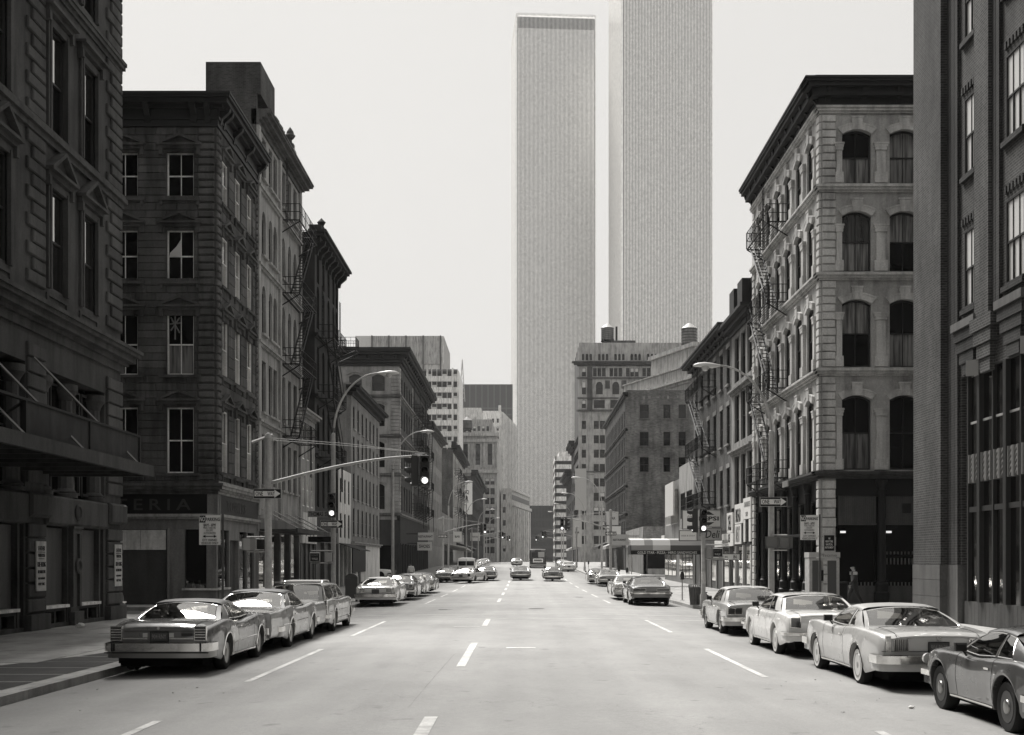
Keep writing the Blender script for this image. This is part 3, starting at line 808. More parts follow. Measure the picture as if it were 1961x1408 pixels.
for a, b in ((34.75, 36.1), (41.45, 43.0), (27.85, 29.2)):
    for z0, z1 in ((9.95, 14.28), (14.75, 18.94), (19.45, 26.8)): quoins(b1, LF, b, z0, z1, b-a, (b-a)*0.72, 0.39, SOOT, -1, 0.09)
    quoins(b1, LF, b, 4.3, 8.3, b-a, b-a-0.01, 0.47, SOOT, -1, 0.10); quoins(b1, LF, b, 0.62, 3.2, b-a, b-a-0.01, 0.43, SOOT, -1, 0.10)
    put('plinth', ('plinth', round(b-a, 2)), lambda: boxmesh('plinth', -(b-a)/2-0.05, (b-a)/2+0.05, -0.2, 0.2, 0, 0.45, SOOT2), b1, LF, (a+b)/2, 0.14)
    put('pier_cap', ('pcap', round(b-a, 2)), lambda: boxmesh('pier_cap', -(b-a)/2-0.08, (b-a)/2+0.08, -0.24, 0, 0, 0.7, SOOT2, 0.08), b1, LF, (a+b)/2, 3.35)
# loggia storey: fluted columns, dark glazing behind
def column_mesh():
    mb = MB(); n = 20
    def ring(r, z, fl): return [((r*(1-(0.07 if (fl and k % 2) else 0)))*math.cos(2*math.pi*k/n), (r*(1-(0.07 if (fl and k % 2) else 0)))*math.sin(2*math.pi*k/n), z) for k in range(n)]
    prof = [(0.40, 0, 0), (0.40, 0.12, 0), (0.34, 0.14, 0), (0.36, 0.2, 0), (0.30, 0.26, 0), (0.27, 0.3, 1), (0.26, 1.6, 1), (0.235, 3.0, 1), (0.25, 3.02, 0), (0.27, 3.1, 0), (0.36, 3.25, 0), (0.40, 3.3, 0), (0.40, 3.5, 0)]
    rings = [ring(*p) for p in prof]
    mb.grid([r + [r[0]] for r in rings]); return mb.mesh('column', SOOT2, smooth=True)
for a, b in ((36.1, 41.35), (29.2, 34.75)):
    for q in (a+0.35, (a+b)/2-0.25, b-0.35): put('column', ('col',), column_mesh, b1, LF, q, 4.05, -0.28)
    for k in range(4):
        ww = (b-a)/4; window(b1, LF, a+ww*(k+0.5), 4.2, ww-0.15, 3.3, '4d', 'k', depth=0.28)
    put('spandrel', ('spanb', round(b-a, 2)), lambda: boxmesh('spandrel', -(b-a)/2, (b-a)/2, -0.14, 0, 0, 0.85, SOOT2, 0.06), b1, LF, (a+b)/2, 3.18)
    put('rosette', ('ros',), lambda: (lambda m: (m.lathe([(0.26, 0), (0.26, -0.05), (0.2, -0.07), (0.16, -0.03), (0.1, -0.03), (0.001, -0.06)], 18, (0, 0, 0), 'y'), m.mesh('rosette', SOOT2, True))[-1])(MB()), b1, LF, (a+b)/2-0.25, 3.6, 0.14)
    # two boarded shop bays
    for q0, q1 in ((a+0.12, (a+b)/2-0.72), ((a+b)/2+0.22, b-0.5)):
        wq = q1-q0
        put('shop_panel', ('shp', round(wq, 2)), lambda: boxmesh('shop_panel', -wq/2, wq/2, 0.18, 0.24, 0.8, 3.1, PANEL), b1, LF, (q0+q1)/2, 0.0)
        put('sill', ('sills', round(wq, 2)), lambda: boxmesh('sill', -wq/2-0.05, wq/2+0.05, -0.05, 0.3, 0.70, 0.79, FRAME_W), b1, LF, (q0+q1)/2, 0.0)
        put('shop_base', ('shb', round(wq, 2)), lambda: (lambda m: (m.box(-wq/2, wq/2, 0.05, 0.25, 0.13, 0.22), m.box(-wq/2, wq/2, 0.05, 0.25, 0.6, 0.7), m.box(-wq/2, -wq/2+0.12, 0.05, 0.25, 0.22, 0.6), m.box(wq/2-0.12, wq/2, 0.05, 0.25, 0.22, 0.6), m.box(-0.06, 0.06, 0.05, 0.25, 0.22, 0.6), m.mesh('shop_base', SOOT2))[-1])(MB()), b1, LF, (q0+q1)/2, 0.0)
        for s in (-1, 1): put('pilaster_strip', ('pst',), lambda: boxmesh('pilaster_strip', -0.07, 0.07, 0.02, 0.3, 0.12, 3.15, SOOT2), b1, LF, (q0+q1)/2+s*(wq/2+0.09), 0.0)
    pc = (a+b)/2-0.25
    def pil():
        mb = MB(); mb.box(-0.36, 0.36, -0.06, 0.25, 0.12, 3.18); mb.box(-0.36, -0.2, -0.14, -0.06, 0.7, 3.1); mb.box(0.2, 0.36, -0.14, -0.06, 0.7, 3.1); mb.box(-0.2, 0.2, -0.14, -0.06, 2.95, 3.1); mb.box(-0.42, 0.42, -0.2, -0.06, 0.12, 0.55); mb.box(-0.4, 0.4, -0.18, -0.06, 3.1, 3.18)
        mb.lathe([(0.24, -0.14), (0.24, -0.2), (0.18, -0.22), (0.13, -0.16), (0.001, -0.14)], 18, (0, 0, 1.95), 'y'); return mb.mesh('pilaster', SOOT2)
    put('pilaster', ('pil',), pil, b1, LF, pc, 0.0)
# iron canopy hung from rods
mb = MB()
mb.box(-13.9, -10.95, 24, 36.7, 4.74, 4.86); mb.box(-11.05, -10.9, 24, 36.8, 4.6, 4.92); mb.box(-13.9, -11.05, 36.65, 36.8, 4.6, 4.92)
for i in range(9): mb.box(-13.9, -11.05, 25+i*1.35, 25.1+i*1.35, 4.62, 4.74)
wpart('canopy', mb, stone('rusty canopy iron', 0.045, 0.4, 0.7, 0.5, 0.4, 0.05), b1, fix=False)
for y in (27.5, 31.2, 35.6):
    mb = MB(); mb.bar((-11.0, y, 4.9), (-13.85, y-0.4, 7.9), 0.05); wpart('stay_rod', mb, flat('pale iron rod', 0.16, 0.5), b1, fix=False)
mb = MB(); 
for y0, y1 in ((28.3, 32.4), (32.5, 36.6)):
    mb.box(-11.35, -11.3, y0, y1, 4.95, 5.75)
o = wpart('sign_board', mb, stone('flaking sign board', 0.022, 0.9, 0.7, 0.6, 0.4, 0.1, 3), b1, fix=False)
mb = MB(); 
for z in (4.94, 5.78): mb.box(-11.38, -11.26, 24, 36.7, z-0.03, z+0.03)
for y in (24.0, 28.25, 32.45, 36.65): mb.box(-11.38, -11.26, y-0.04, y+0.04, 4.97, 5.75); mb.bar((-11.3, y, 5.75), (-12.6, y, 4.9), 0.05)
wpart('sign_frame', mb, IRON, b1, fix=False)

def poster(fac, u, z, label):
    p = Vector(fac.w(u, -0.13, z)); r = thing('poster', label, 'poster', p, fac.ang)
    link('board', cached(('poster',), lambda: boxmesh('board', -0.36, 0.36, -0.02, 0.02, 0, 1.42, stone('poster paper', 0.42, 0.15, 0.7, 0.25, 0.1, 0.05))), r)
    for k, zz in (('po_1', 1.22), ('po_2', 1.02), ('po_3', 0.76), ('po_4', 0.55), ('po_5', 0.36), ('po_6', 0.2)):
        link('lettering', TEXTS[k], r, Matrix.Translation((0, -0.024, zz)))
    mb = MB(); mb.box(-0.28, 0.28, -0.024, -0.02, 1.10, 1.125); mb.box(-0.22, 0.22, -0.024, -0.02, 0.91, 0.93)
    link('rule', cached(('prule',), lambda: mb.mesh('rule', SIGNINK)), r); return r
poster(LF, 35.55, 1.25, 'pale belting poster on the nearer stone pier, under the iron canopy'); poster(LF, 42.35, 1.25, 'pale belting poster on the last stone pier, at the side street corner')

# ---- L2: ashlar corner house with the cafeteria
CF2 = Fac(0, 56.5, 1, 0)
b2 = thing('corner_house', 'blackened ashlar corner house with pedimented windows above a cafeteria, beyond the side street', 'building', (-13.9, 56.5, 0))
FL2 = [(18.6, 2.1), (14.82, 2.35), (10.57, 2.8), (6.1, 3.0)]
ucs = [-15.55, -18.1, -20.65, -23.2]; ust = [58.1, 60.7, 63.3]
oc = [(u-0.62, u+0.62, z, z+h) for u in ucs for z, h in FL2]; os_ = [(u-0.62, u+0.62, z, z+h) for u in ust for z, h in FL2]
wall_part(b2, CF2, -27, -13.9, 5.7, 22.6, oc, BROWNT, th=0.4)
wall_part(b2, LF, 56.502, 65.1, 5.7, 22.6, os_, BROWNT, th=0.4)
core(b2, LF, 56.95, 65.1, 5.5, 22.6, 13, BLACK, back=0.42)
cs = block_courses(-27, -14.75, 5.75, 21.8, 0.34, 0.95, [(a-0.0, b+0.0, c, d) for a, b, c, d in oc])
cs = [c for c in cs if c[1] > -19.6]   # the rest stands behind the warehouse
cs.sort(key=lambda c: -c[0])
blocks(b2, CF2, cs, BROWN, 'stone_block', 0.04, 0.02, 0.02, 300)
cs = block_courses(57.2, 64.6, 5.75, 21.8, 0.50, 1.0, os_); blocks(b2, LF, cs, BROWN, 'ashlar_block', 0.035, 0.02, 0.02, 300)
qz = block_courses(-14.75, -13.95, 5.75, 21.8, 0.34, 3, []); blocks(b2, CF2, qz, BROWN, 'quoin', 0.10, 0.06, 0.05, 300, 'q2')
qz = block_courses(56.42, 57.2, 5.75, 21.8, 0.34, 3, []); blocks(b2, LF, qz, BROWN, 'quoin', 0.10, 0.06, 0.05, 300, 'q2s')
qz = block_courses(64.6, 65.1, 5.75, 21.8, 0.34, 3, []); blocks(b2, LF, qz, BROWN, 'quoin', 0.10, 0.06, 0.05, 300, 'q3s')
for fac, us in ((CF2, ucs), (LF, ust)):
    for u in us:
        if u < -22: continue
        for i, (z, h) in enumerate(FL2):
            gl = 'g' if fac is LF else ['k', 'k', 'kc' if u == ucs[0] else 'k', 'k'][i]
            window(b2, fac, u, z, 1.24, h, '2', gl); sill(b2, fac, u, z, 1.9, BROWNT)
            pediment(b2, fac, u, z+h+0.28, 2.0, BROWNT, 0.5, 0.26)
# broken boards in two of the facing windows
mb = MB(); mb.fr = CF2
for a, b in (((-16.0, 0.1, 12.6), (-15.6, 0.1, 13.2)), ((-16.0, 0.1, 13.2), (-15.6, 0.1, 12.5)), ((-15.8, 0.08, 12.2), (-15.8, 0.08, 13.3)), ((-16.05, 0.1, 12.9), (-15.55, 0.1, 12.95))): mb.bar(a, b, 0.05)
wpart('window_board', mb, SHOPPAINT, b2)
mb = MB(); mb.fr = CF2; mb.prism([(-16.08, 15.98), (-15.56, 15.98), (-15.56, 16.75), (-15.75, 16.45), (-16.05, 16.15)], 0.14, 0.16); wpart('broken_pane', mb, BLIND_AND_SKY, b2)
profc = [(0.10, 0.3), (0.16, 0.12), (0.12, 0.35), (0.35, 0.15), (0.62, 0.2), (0.75, 0.12), (0.8, 0.1)]
cornice(b2, CF2, -27, -13.9, 21.85, profc, DARKCOR, ext0=False); cornice(b2, LF, 56.5, 65.1, 21.852, [(p-0.004, d) for p, d in profc], DARKCOR, ext1=False)
for fac, us in ((CF2, (-14.25, -14.9, -17.0, -19.3)), (LF, (56.8, 57.4, 59.4, 62.0, 64.8))):
    for u in us: bracket(b2, fac, u, 22.0, DARKCOR, 0.85, 0.6, 0.26)
mb = MB(); mb.box(-18.2, -17.3, 59, 60, 23.1, 23.9); mb.box(-18.35, -17.15, 58.85, 60.15, 23.9, 24.05); mb.box(-16.9, -15.1, 61, 64, 23.1, 24.1)
wpart('chimney', mb, BRK_D, b2, fix=False)
# shop storey
SIGNB = flat('black glass fascia', 0.012, 0.3)
cornice(b2, CF2, -27, -13.9, 5.15, [(0.12, 0.12), (0.2, 0.1), (0.34, 0.14), (0.40, 0.12), (0.14, 0.12)], BROWNT, ext0=False, name='shop_cornice')
cornice(b2, LF, 56.5, 65.1, 5.152, [(0.118, 0.12), (0.198, 0.1), (0.338, 0.14), (0.398, 0.12), (0.138, 0.12)], LIMED, ext1=False, name='shop_cornice')
mb = MB(); mb.fr = CF2; mb.box(-27, -14.3, -0.06, 0.3, 4.25, 5.15); mb.fr = LF; mb.box(57.0, 65.1, -0.06, 0.3, 4.25, 5.15); wpart('sign_fascia', mb, SIGNB, b2, fix=False)
mb = MB(); mb.fr = CF2; mb.box(-14.3, -13.9+0.08, -0.08, 0.3, 4.25, 5.15); mb.fr = LF; mb.box(56.7, 57.0, -0.08, 0.3, 4.25, 5.15); wpart('fascia_end', mb, SHOPPAINT, b2, fix=False)
cornice(b2, CF2, -27, -13.9, 4.02, [(0.12, 0.10), (0.22, 0.13)], LIMED, ext0=False, name='ledge'); cornice(b2, LF, 56.5, 65.1, 4.022, [(0.118, 0.10), (0.218, 0.13)], LIMED, ext1=False, name='ledge')
o = link('lettering', TEXTS['eria'], b2, CF2.mat(-18.35, 4.68, 0.075, b2)); o = link('lettering', TEXTS['towers'], b2, LF.mat(60.2, 4.68, 0.075, b2))
mb = MB(); mb.fr = CF2
mb.box(-27, -13.9, 0.02, 0.3, 3.55, 4.02); mb.box(-18.5, -18.42, 0, 0.3, 0.13, 3.55)
mb.box(-16.15, -15.35, -0.02, 0.3, 0.13, 3.55); mb.box(-14.35, -13.9, -0.02, 0.3, 0.13, 3.55); mb.box(-15.35, -14.35, 0.0, 0.3, 0.13, 0.78)
mb.fr = LF
for a, b, c, d in ((56.5, 65.1, 3.55, 4.02), (58.9, 59.1, 0.13, 3.55), (57, 58.9, 0.13, 0.78), (60.9, 61.1, 0.13, 3.55), (61.1, 62.7, 0.13, 0.7), (62.7, 62.9, 0.13, 3.55), (62.9, 64.4, 0.13, 0.7), (64.4, 65.1, 0.13, 3.55), (59.1, 60.9, 3.1, 3.55)): mb.box(a, b, 0.0, 0.3, c, d)
wpart('shopfront', mb, SHOPPAINT, b2, fix=False)
mb = MB(); mb.fr = CF2; mb.box(-15.45, -13.85, -0.1, 0.3, 0.78, 0.87); mb.fr = LF; mb.box(56.5, 58.95, -0.1, 0.3, 0.78, 0.87); wpart('sill', mb, WHITEB, b2, fix=False)
CLEAR = bpy.data.materials.new('shop glass'); CLEAR.use_nodes = True
t = CLEAR.node_tree; t.nodes.clear(); o_ = t.nodes.new('ShaderNodeOutputMaterial'); a_ = t.nodes.new('ShaderNodeBsdfTransparent'); a_.inputs[0].default_value = G(0.85); g_ = t.nodes.new('ShaderNodeBsdfGlossy'); g_.inputs['Roughness'].default_value = 0.02
f_ = t.nodes.new('ShaderNodeLayerWeight'); f_.inputs['Blend'].default_value = 0.5; m_ = t.nodes.new('ShaderNodeMixShader'); lk(t, rampf(t, f_.outputs['Fresnel'], 0.05, 1.0, 0, 0.9), m_.inputs[0]); lk(t, a_.outputs[0], m_.inputs[1]); lk(t, g_.outputs[0], m_.inputs[2]); lk(t, m_.outputs[0], o_.inputs[0])
mb = MB(); mb.fr = CF2; mb.box(-15.35, -14.35, 0.1, 0.115, 0.87, 3.55); wpart('shop_window', mb, CLEAR, b2, fix=False)
for a, b in ((57.0, 58.9), (61.1, 62.7), (62.9, 64.4)):
    mb = MB(); mb.fr = LF; mb.box(a, b, 0.1, 0.115, 0.7, 3.55); wpart('shop_window', mb, CLEAR, b2, fix=False)
mb = MB(); mb.fr = LF; mb.box(59.1, 60.0, 0.2, 0.25, 0.13, 3.1); mb.box(60.05, 60.9, 0.2, 0.25, 0.13, 3.1); wpart('shop_door', mb, PANEL, b2, fix=False)
# inside the cafeteria: floor, back wall, counter things on the window ledge
mb = MB(); mb.box(-27, -14.3, 63.5, 64.0, 0.1, 4); mb.box(-27, -14.3, 57.0, 64, 3.9, 4.0); mb.box(-20, -19.9, 57, 64, 0.1, 4); mb.box(-19.9, -14.2, 56.9, 63.5, 0.08, 0.12)
wpart('shop_interior', mb, flat('dim interior', 0.03, 0.8), b2, fix=False)
r = random.Random(11)
for k in range(16):
    if k < 7: x, y = -15.2+r.random()*0.8, 56.95+r.random()*0.3
    else: x, y = -14.15-r.random()*0.35, (57.2+r.random()*1.6 if k < 12 else 61.2+r.random()*3)
    hh = r.uniform(0.12, 0.4); rad = r.uniform(0.04, 0.11); m = MB(); m.lathe([(rad, 0), (rad, hh*0.7), (rad*0.5, hh), (0.001, hh)], 10, (x, y, 0.86))
    tag(link('jar', m.mesh('jar', flat('shop ware %d' % (k % 4), (0.08, 0.3, 0.6, 0.18)[k % 4], 0.3), True)), 'small jar on the display shelf in the corner cafeteria window', 'jar', 'jars and ware in the cafeteria windows')
mb = MB(); mb.box(-15.3, -14.15, 56.85, 57.4, 0.70, 0.86); mb.box(-14.6, -14.12, 57.4, 58.9, 0.70, 0.86); mb.box(-14.6, -14.12, 61.1, 64.4, 0.70, 0.86); wpart('display_shelf', mb, SHOPPAINT, b2, fix=False)
# boarded bay on the side street
mb = MB(); mb.fr = CF2
mb.box(-18.42, -16.2, 0.05, 0.1, 0.13, 2.62); mb.box(-21.2, -18.5, 0.05, 0.1, 0.13, 2.62); wpart('boarded_door', mb, stone('dark hoarding', 0.05, 0.15, 0.5, 0.2, 0.15, 0.1), b2, fix=False)
for a, b in ((-17.35, -16.2), (-18.45, -17.37), (-20.0, -18.5)):
    mb = MB(); mb.fr = CF2; mb.box(a, b, 0.0, 0.04, 2.62, 3.52); wpart('plywood_sheet', mb, PLY, b2, fix=False)
mb = MB(); mb.lathe([(0.06, 0.13), (0.06, 3.6)], 10, (-16.05, 56.38, 0)); wpart('drain_pipe', mb, SHOPPAINT, b2, True)

# ---- L3: tall grey house with arched windows, finials and fire escapes
b3 = thing('tall_house', 'tall grey-painted house with arched windows, stone finials and fire escapes, left of the street', 'building', (-13.9, 66, 0))
FL3 = [(6.2, 2.7, 0), (10.1, 2.75, 0), (14.3, 2.6, .5), (18.5, 2.4, .5), (22.6, 2.2, 0)]
cols3 = [(66.9, 1.0), (68.7, 1.0), (69.95, 1.0), (72.4, 1.1), (74.3, 1.0), (76.1, 1.1)]
ops = [(u-w_/2, u+w_/2, z, z+h, r_*w_) for u, w_ in cols3 for z, h, r_ in FL3]
wall_part(b3, LF, 65.104, 77.8, 4.4, 25.4, ops, LIMED, th=0.45)
core(b3, LF, 65.11, 77.8, 0, 25.4, 15, BLACK, back=0.46)
mb = MB(); mb.box(-29, -13.92, 65.1, 65.4, 4, 26.7); mb.box(-29, -13.95, 77.5, 77.79, 4, 26.4); wpart('side_wall', mb, BRK_D, b3, fix=False)
for u, w_ in cols3:
    for z, h, r_ in FL3: window(b3, LF, u, z, w_, h, 'd', 'gk' if r_ else 'g', depth=0.1); sill(b3, LF, u, z, w_+0.3, LIMED, False)
for z in (9.35, 13.5, 17.6, 21.7): cornice(b3, LF, 65.1, 77.8, z, [(0.12, 0.12), (0.22, 0.12), (0.1, 0.1)], LIMED, name='string_course', ext0=False, ext1=False)
cornice(b3, LF, 65.1, 77.8, 25.0, [(0.1, 0.25), (0.25, 0.15), (0.5, 0.2), (0.7, 0.12), (0.75, 0.1)], stone('grey stone cornice', 0.08, 0.3), ext0=False)
for u in (65.35, 71.1, 77.55): put('pilaster', ('pil3',), lambda: boxmesh('pilaster', -0.22, 0.22, -0.14, 0, 0, 20.5, LIMED, 0.03), b3, LF, u, 4.5)
mb = MB(); mb.box(-16.6, -13.72, 65.2, 68.9, 26.6, 28.3); mb.box(-16.0, -14.6, 65.6, 68, 28.3, 28.45); wpart('chimney', mb, BRK_D, b3, fix=False)
def finial():
    mb = MB(); mb.box(-0.3, 0.3, -0.3, 0.3, 0, 0.5); mb.lathe([(0.18, 0.5), (0.14, 0.8), (0.32, 0.95), (0.42, 1.1), (0.3, 1.22), (0.26, 1.4), (0.12, 1.6), (0.001, 1.75)], 8); return mb.mesh('finial', stone('dark finial stone', 0.05, 0.3))
for u in (71.1, 72.2): put('finial', ('fin',), finial, b3, LF, u, 26.1, -0.2, (0.8, 0.8, 0.85))
mb = MB(); mb.fr = LF; mb.prism([(73.4, 25.7), (77.6, 25.7), (77.6, 26.1), (75.9, 27.1), (75.2, 27.1), (73.4, 26.1)], -0.1, 0.5); wpart('gable', mb, LIMED, b3)
put('finial', ('fin',), finial, b3, LF, 75.5, 27.0, -0.2, (0.8, 0.8, 0.85))
mb = MB(); mb.fr = LF
mb.box(65.1, 77.8, -0.05, 0.2, 3.7, 4.4); 
for u in (65.3, 68.4, 71.3, 74.4, 77.5): mb.box(u-0.2, u+0.2, -0.02, 0.3, 0.13, 3.7)
wpart('shopfront', mb, SHOPPAINT, b3, fix=False)
for a in (65.5, 68.6, 71.5, 74.6):
    mb = MB(); mb.fr = LF; mb.box(a, a+2.7, 0.15, 0.17, 0.7, 3.7); mb.box(a, a+2.7, 0.1, 0.3, 0.13, 0.7); wpart('shop_window', mb, WGLASS, b3, fix=False)
# flat sign marquee over the shop
aw = thing('shop_marquee', 'thin dark sheet-metal marquee over the shops below the fire escapes, left pavement', 'marquee', (-13.9, 68, 3.6))
mb = MB(); mb.box(-13.9, -11.9, 65.6, 76.5, 3.72, 3.80); mb.box(-11.95, -11.85, 65.6, 76.5, 3.62, 3.86); wpart('marquee_roof', mb, SOOT2, aw, fix=False)
for y in (66, 69.4, 72.8, 76.2):
    mb = MB(); mb.bar((-11.9, y, 3.85), (-13.85, y, 4.9), 0.05); wpart('stay_rod', mb, GALV, aw, fix=False)
mb = MB(); mb.box(-13.2, -11.7, 76.6, 78.4, 3.3, 3.62); wpart('sign_box', mb, flat('black sign box', 0.02, 0.5), aw, fix=False)
fire_escape(LF, 71.6, 77.4, [9.35, 13.5, 17.6, 21.8], 'fire escape on the tall grey house with arched windows')

# ---- low light house between
b3b = thing('low_house', 'low pale ornate house squeezed between the tall grey house and the black one', 'building', (-13.9, 80, 0))
ops = [(u-0.45, u+0.45, z, z+2.2) for u in (79.0, 80.6, 82.2) for z in (5.6, 8.6)]
wall_part(b3b, LF, 77.8, 83.3, 3.9, 11.4, ops, GREYB, th=0.3); core(b3b, LF, 77.81, 83.29, 0, 11.4, 12, BLACK, back=0.31)
for a in ops: window(b3b, LF, (a[0]+a[1])/2, a[2], 0.9, 2.2, '2', 'g')
cornice(b3b, LF, 77.8, 83.3, 11.3, [(0.1, 0.12), (0.35, 0.15), (0.5, 0.12)], GREYB, ext1=False)
mb = MB(); mb.fr = LF; mb.box(77.85, 83.25, -0.15, 0.1, 3.25, 5.2); wpart('sign_fascia', mb, WHITEB, b3b, fix=False)
for u in (79.2, 80.6, 81.9):
    mb = MB(); mb.fr = LF; mb.box(u-0.14, u+0.14, -0.16, -0.15, 3.7, 4.05); wpart('sign_lamp', mb, IRON, b3b, fix=False)
mb = MB(); mb.fr = LF; mb.box(77.85, 83.25, 0.1, 0.2, 0.13, 3.25)
for u in (78, 79.8, 81.5, 83.1): mb.box(u-0.1, u+0.1, -0.02, 0.2, 0.13, 3.25)
wpart('shopfront', mb, PANEL, b3b, fix=False)

# ---- L4: black stone house
b4 = thing('black_house', 'narrow black stone house with bracketed cornice and arched windows, left side', 'building', (-13.9, 88, 0))
cols4 = [84.6, 86.9, 89.2, 91.5, 93.1]
FL4 = [(5.8, 3.0, .5), (9.8, 3.0, .5), (13.8, 2.9, .5), (17.9, 2.9, .5), (21.0, 2.0, .5)]
ops = [(u-0.5, u+0.5, z, z+h, 0.5) for u in cols4 for z, h, _ in FL4]
wall_part(b4, LF, 83.304, 94, 4.2, 23.6, ops, BLACKST, th=0.4); core(b4, LF, 83.31, 94, 0, 23.6, 14, BLACK, back=0.41)
mb = MB(); mb.box(-28, -13.92, 83.3, 83.6, 2, 24.2); wpart('side_wall', mb, BLACKST, b4, fix=False)
for u in cols4:
    for z, h, _ in FL4: window(b4, LF, u, z, 1.0, h, 'd', 'g', depth=0.1)
for z in (9.1, 13.1, 17.2): cornice(b4, LF, 83.3, 94, z, [(0.1, 0.1), (0.25, 0.15)], BLACKST, name='string_course', ext0=False, ext1=False)
cornice(b4, LF, 83.3, 94, 23.2, [(0.15, 0.3), (0.4, 0.3), (0.75, 0.2), (0.9, 0.15), (0.5, 0.4)], BLACKST)
for i in range(8): bracket(b4, LF, 83.6+i*1.45, 22.7, BLACKST, 0.9, 0.7, 0.3)
put('finial', ('fin4',), lambda: (lambda m: (m.lathe([(0.3, 0), (0.15, 0.3), (0.3, 0.55), (0.001, 0.85)], 8), m.mesh('finial', BLACKST))[-1])(MB()), b4, LF, 84.2, 24.5, 0.3)
mb = MB(); mb.fr = LF
mb.box(83.3, 94, -0.02, 0.2, 3.4, 4.2)
for u in (83.6, 87.2, 90.5, 93.7): mb.box(u-0.2, u+0.2, -0.05, 0.2, 0.13, 3.4)
mb.box(83.3, 94, 0.2, 0.3, 0.13, 3.4); wpart('shopfront', mb, PANEL, b4, fix=False)
fire_escape(LF, 84.5, 90.5, [9.2, 13.2, 17.3], 'fire escape on the narrow black stone house', flip=True)
fire_escape(LF, 92.6, 94.2, [17.9], 'single caged balcony at the far corner of the black stone house', drop=False, ladders=False, proj=1.5)

# ---- L5: plain grey house with its white shop wall and the small white one before it
b4b = thing('small_white_house', 'small white-fronted house with dark upright windows beside the black stone house', 'building', (-13.9, 97, 0))
ops = [(u-0.45, u+0.45, z, z+1.9) for u in (95.2, 97.5, 99.7) for z in (3.9, 6.6)]
wall_part(b4b, LF, 94, 100.9, 3.4, 9.2, ops, WHITEB, th=0.3); core(b4b, LF, 94, 100.9, 0, 9.2, 10, BLACK, back=0.31)
for a in ops: window(b4b, LF, (a[0]+a[1])/2, a[2], 0.9, 1.9, 'd', 'k')
mb = MB(); mb.fr = LF; mb.box(94, 100.9, 0.1, 0.2, 0.13, 3.4); wpart('shopfront', mb, PANEL, b4b, fix=False)
mb = MB(); mb.fr = LF
for u in (94.2, 96.4, 98.7, 100.7): mb.box(u-0.15, u+0.15, -0.05, 0.2, 0.13, 3.4)
wpart('shop_post', mb, WHITEB, b4b, fix=False)
mb = MB(); mb.fr = LF; mb.prism([(-0.0, 3.4), (-1.9, 2.9), (-1.9, 2.8), (-0.0, 3.2)], 94.2, 100.7, 'x'); mb.v = []; mb.f = []; mb.m = []
mb.add([(94.2, 0, 3.5), (100.7, 0, 3.5), (100.7, -1.6, 2.95), (94.2, -1.6, 2.95), (94.2, 0, 3.44), (100.7, 0, 3.44), (100.7, -1.6, 2.89), (94.2, -1.6, 2.89)], [(0, 1, 2, 3), (7, 6, 5, 4), (0, 3, 7, 4), (1, 5, 6, 2), (3, 2, 6, 7)])
wpart('awning', mb, SOOT2, b4b)
b5 = thing('plain_house', 'plain mid-grey row house with seven bays of tall windows above a white shop wall', 'building', (-13.9, 110, gz(110)))
GM = stone('mid grey painted brick', 0.20, 0.2, 0.85, 0.35, 0.3, 0.05)
us5 = [102.6+i*2.75 for i in range(7)]
FL5 = [(4.3, 2.2), (7.2, 2.2), (10.2, 2.2), (13.0, 1.9)]
ops = [(u-0.5, u+0.5, z, z+h) for u in us5 for z, h in FL5]
wall_part(b5, LF, 100.904, 121, 3.7, 15.9, ops, GM, th=0.3); core(b5, LF, 100.91, 121, 0, 15.9, 12, BLACK, back=0.31)
mb = MB(); mb.box(-26, -13.92, 100.9, 101.1, 3, 16.6); wpart('side_wall', mb, GREYB, b5, fix=False)
for a in ops: window(b5, LF, (a[0]+a[1])/2, a[2], 1.0, a[3]-a[2], 'd', 'g'); sill(b5, LF, (a[0]+a[1])/2, a[2], 1.25, GREYB, False)
cornice(b5, LF, 100.9, 121, 15.6, [(0.15, 0.25), (0.5, 0.25), (0.8, 0.15), (0.85, 0.1)], DARKCOR)
mb = MB(); mb.fr = LF; mb.box(100.9, 121, -0.02, 0.3, 0.13, 3.7); wpart('shop_wall', mb, WHITEB, b5, fix=False)
mb = MB(); mb.fr = LF; mb.box(101.2, 109.5, -0.12, -0.02, 1.2, 3.5); mb.box(105.2, 106.2, -0.1, -0.02, 0.13, 1.2); mb.box(101.4, 103.0, -0.1, -0.02, 0.13, 1.2); wpart('boarded_window', mb, flat('dark boarding', 0.025, 0.6), b5, fix=False)
cornice(b5, LF, 100.9, 121, 3.45, [(0.15, 0.15), (0.3, 0.1)], GREYB, name='ledge', ext0=False)

# ---- L6: ornate pale corner house with black cornice beyond the second side street
b6 = thing('cornice_house', 'stone corner house under a heavy black cornice, beyond the second left side street', 'building', (-13.9, 141, gz(141)))
CF6 = Fac(0, 140.8, 1, 0)
ST6 = stone('drab sandstone', 0.22, 0.2, 0.85, 0.3, 0.3, 0.08)
FL6 = [(4.2, 2.8), (8.0, 2.9), (12.75, 2.95), (17.4, 2.6), (21.4, 1.9)]
c6 = [-16.3, -18.9, -21.5, -24.1, -26.7]
o6 = [(u-0.72, u+0.72, z, z+h, 0.3) for u in c6 for z, h in FL6[1:]]
s6 = [143.5+i*3.2 for i in range(12)]
o6s = [(u-0.8, u+0.8, z, z+h, 0.3) for u in s6 for z, h in FL6]
wall_part(b6, CF6, -36, -13.9, 6.8, 24.2, o6, ST6, th=0.5, segs=6); wall_part(b6, LF, 140.803, 182, 4, 24.2, o6s, stone('dark carved stone', 0.07, 0.3), th=0.5, segs=6)
core(b6, LF, 141.35, 182, 0, 24.2, 22, BLACK, back=0.51)
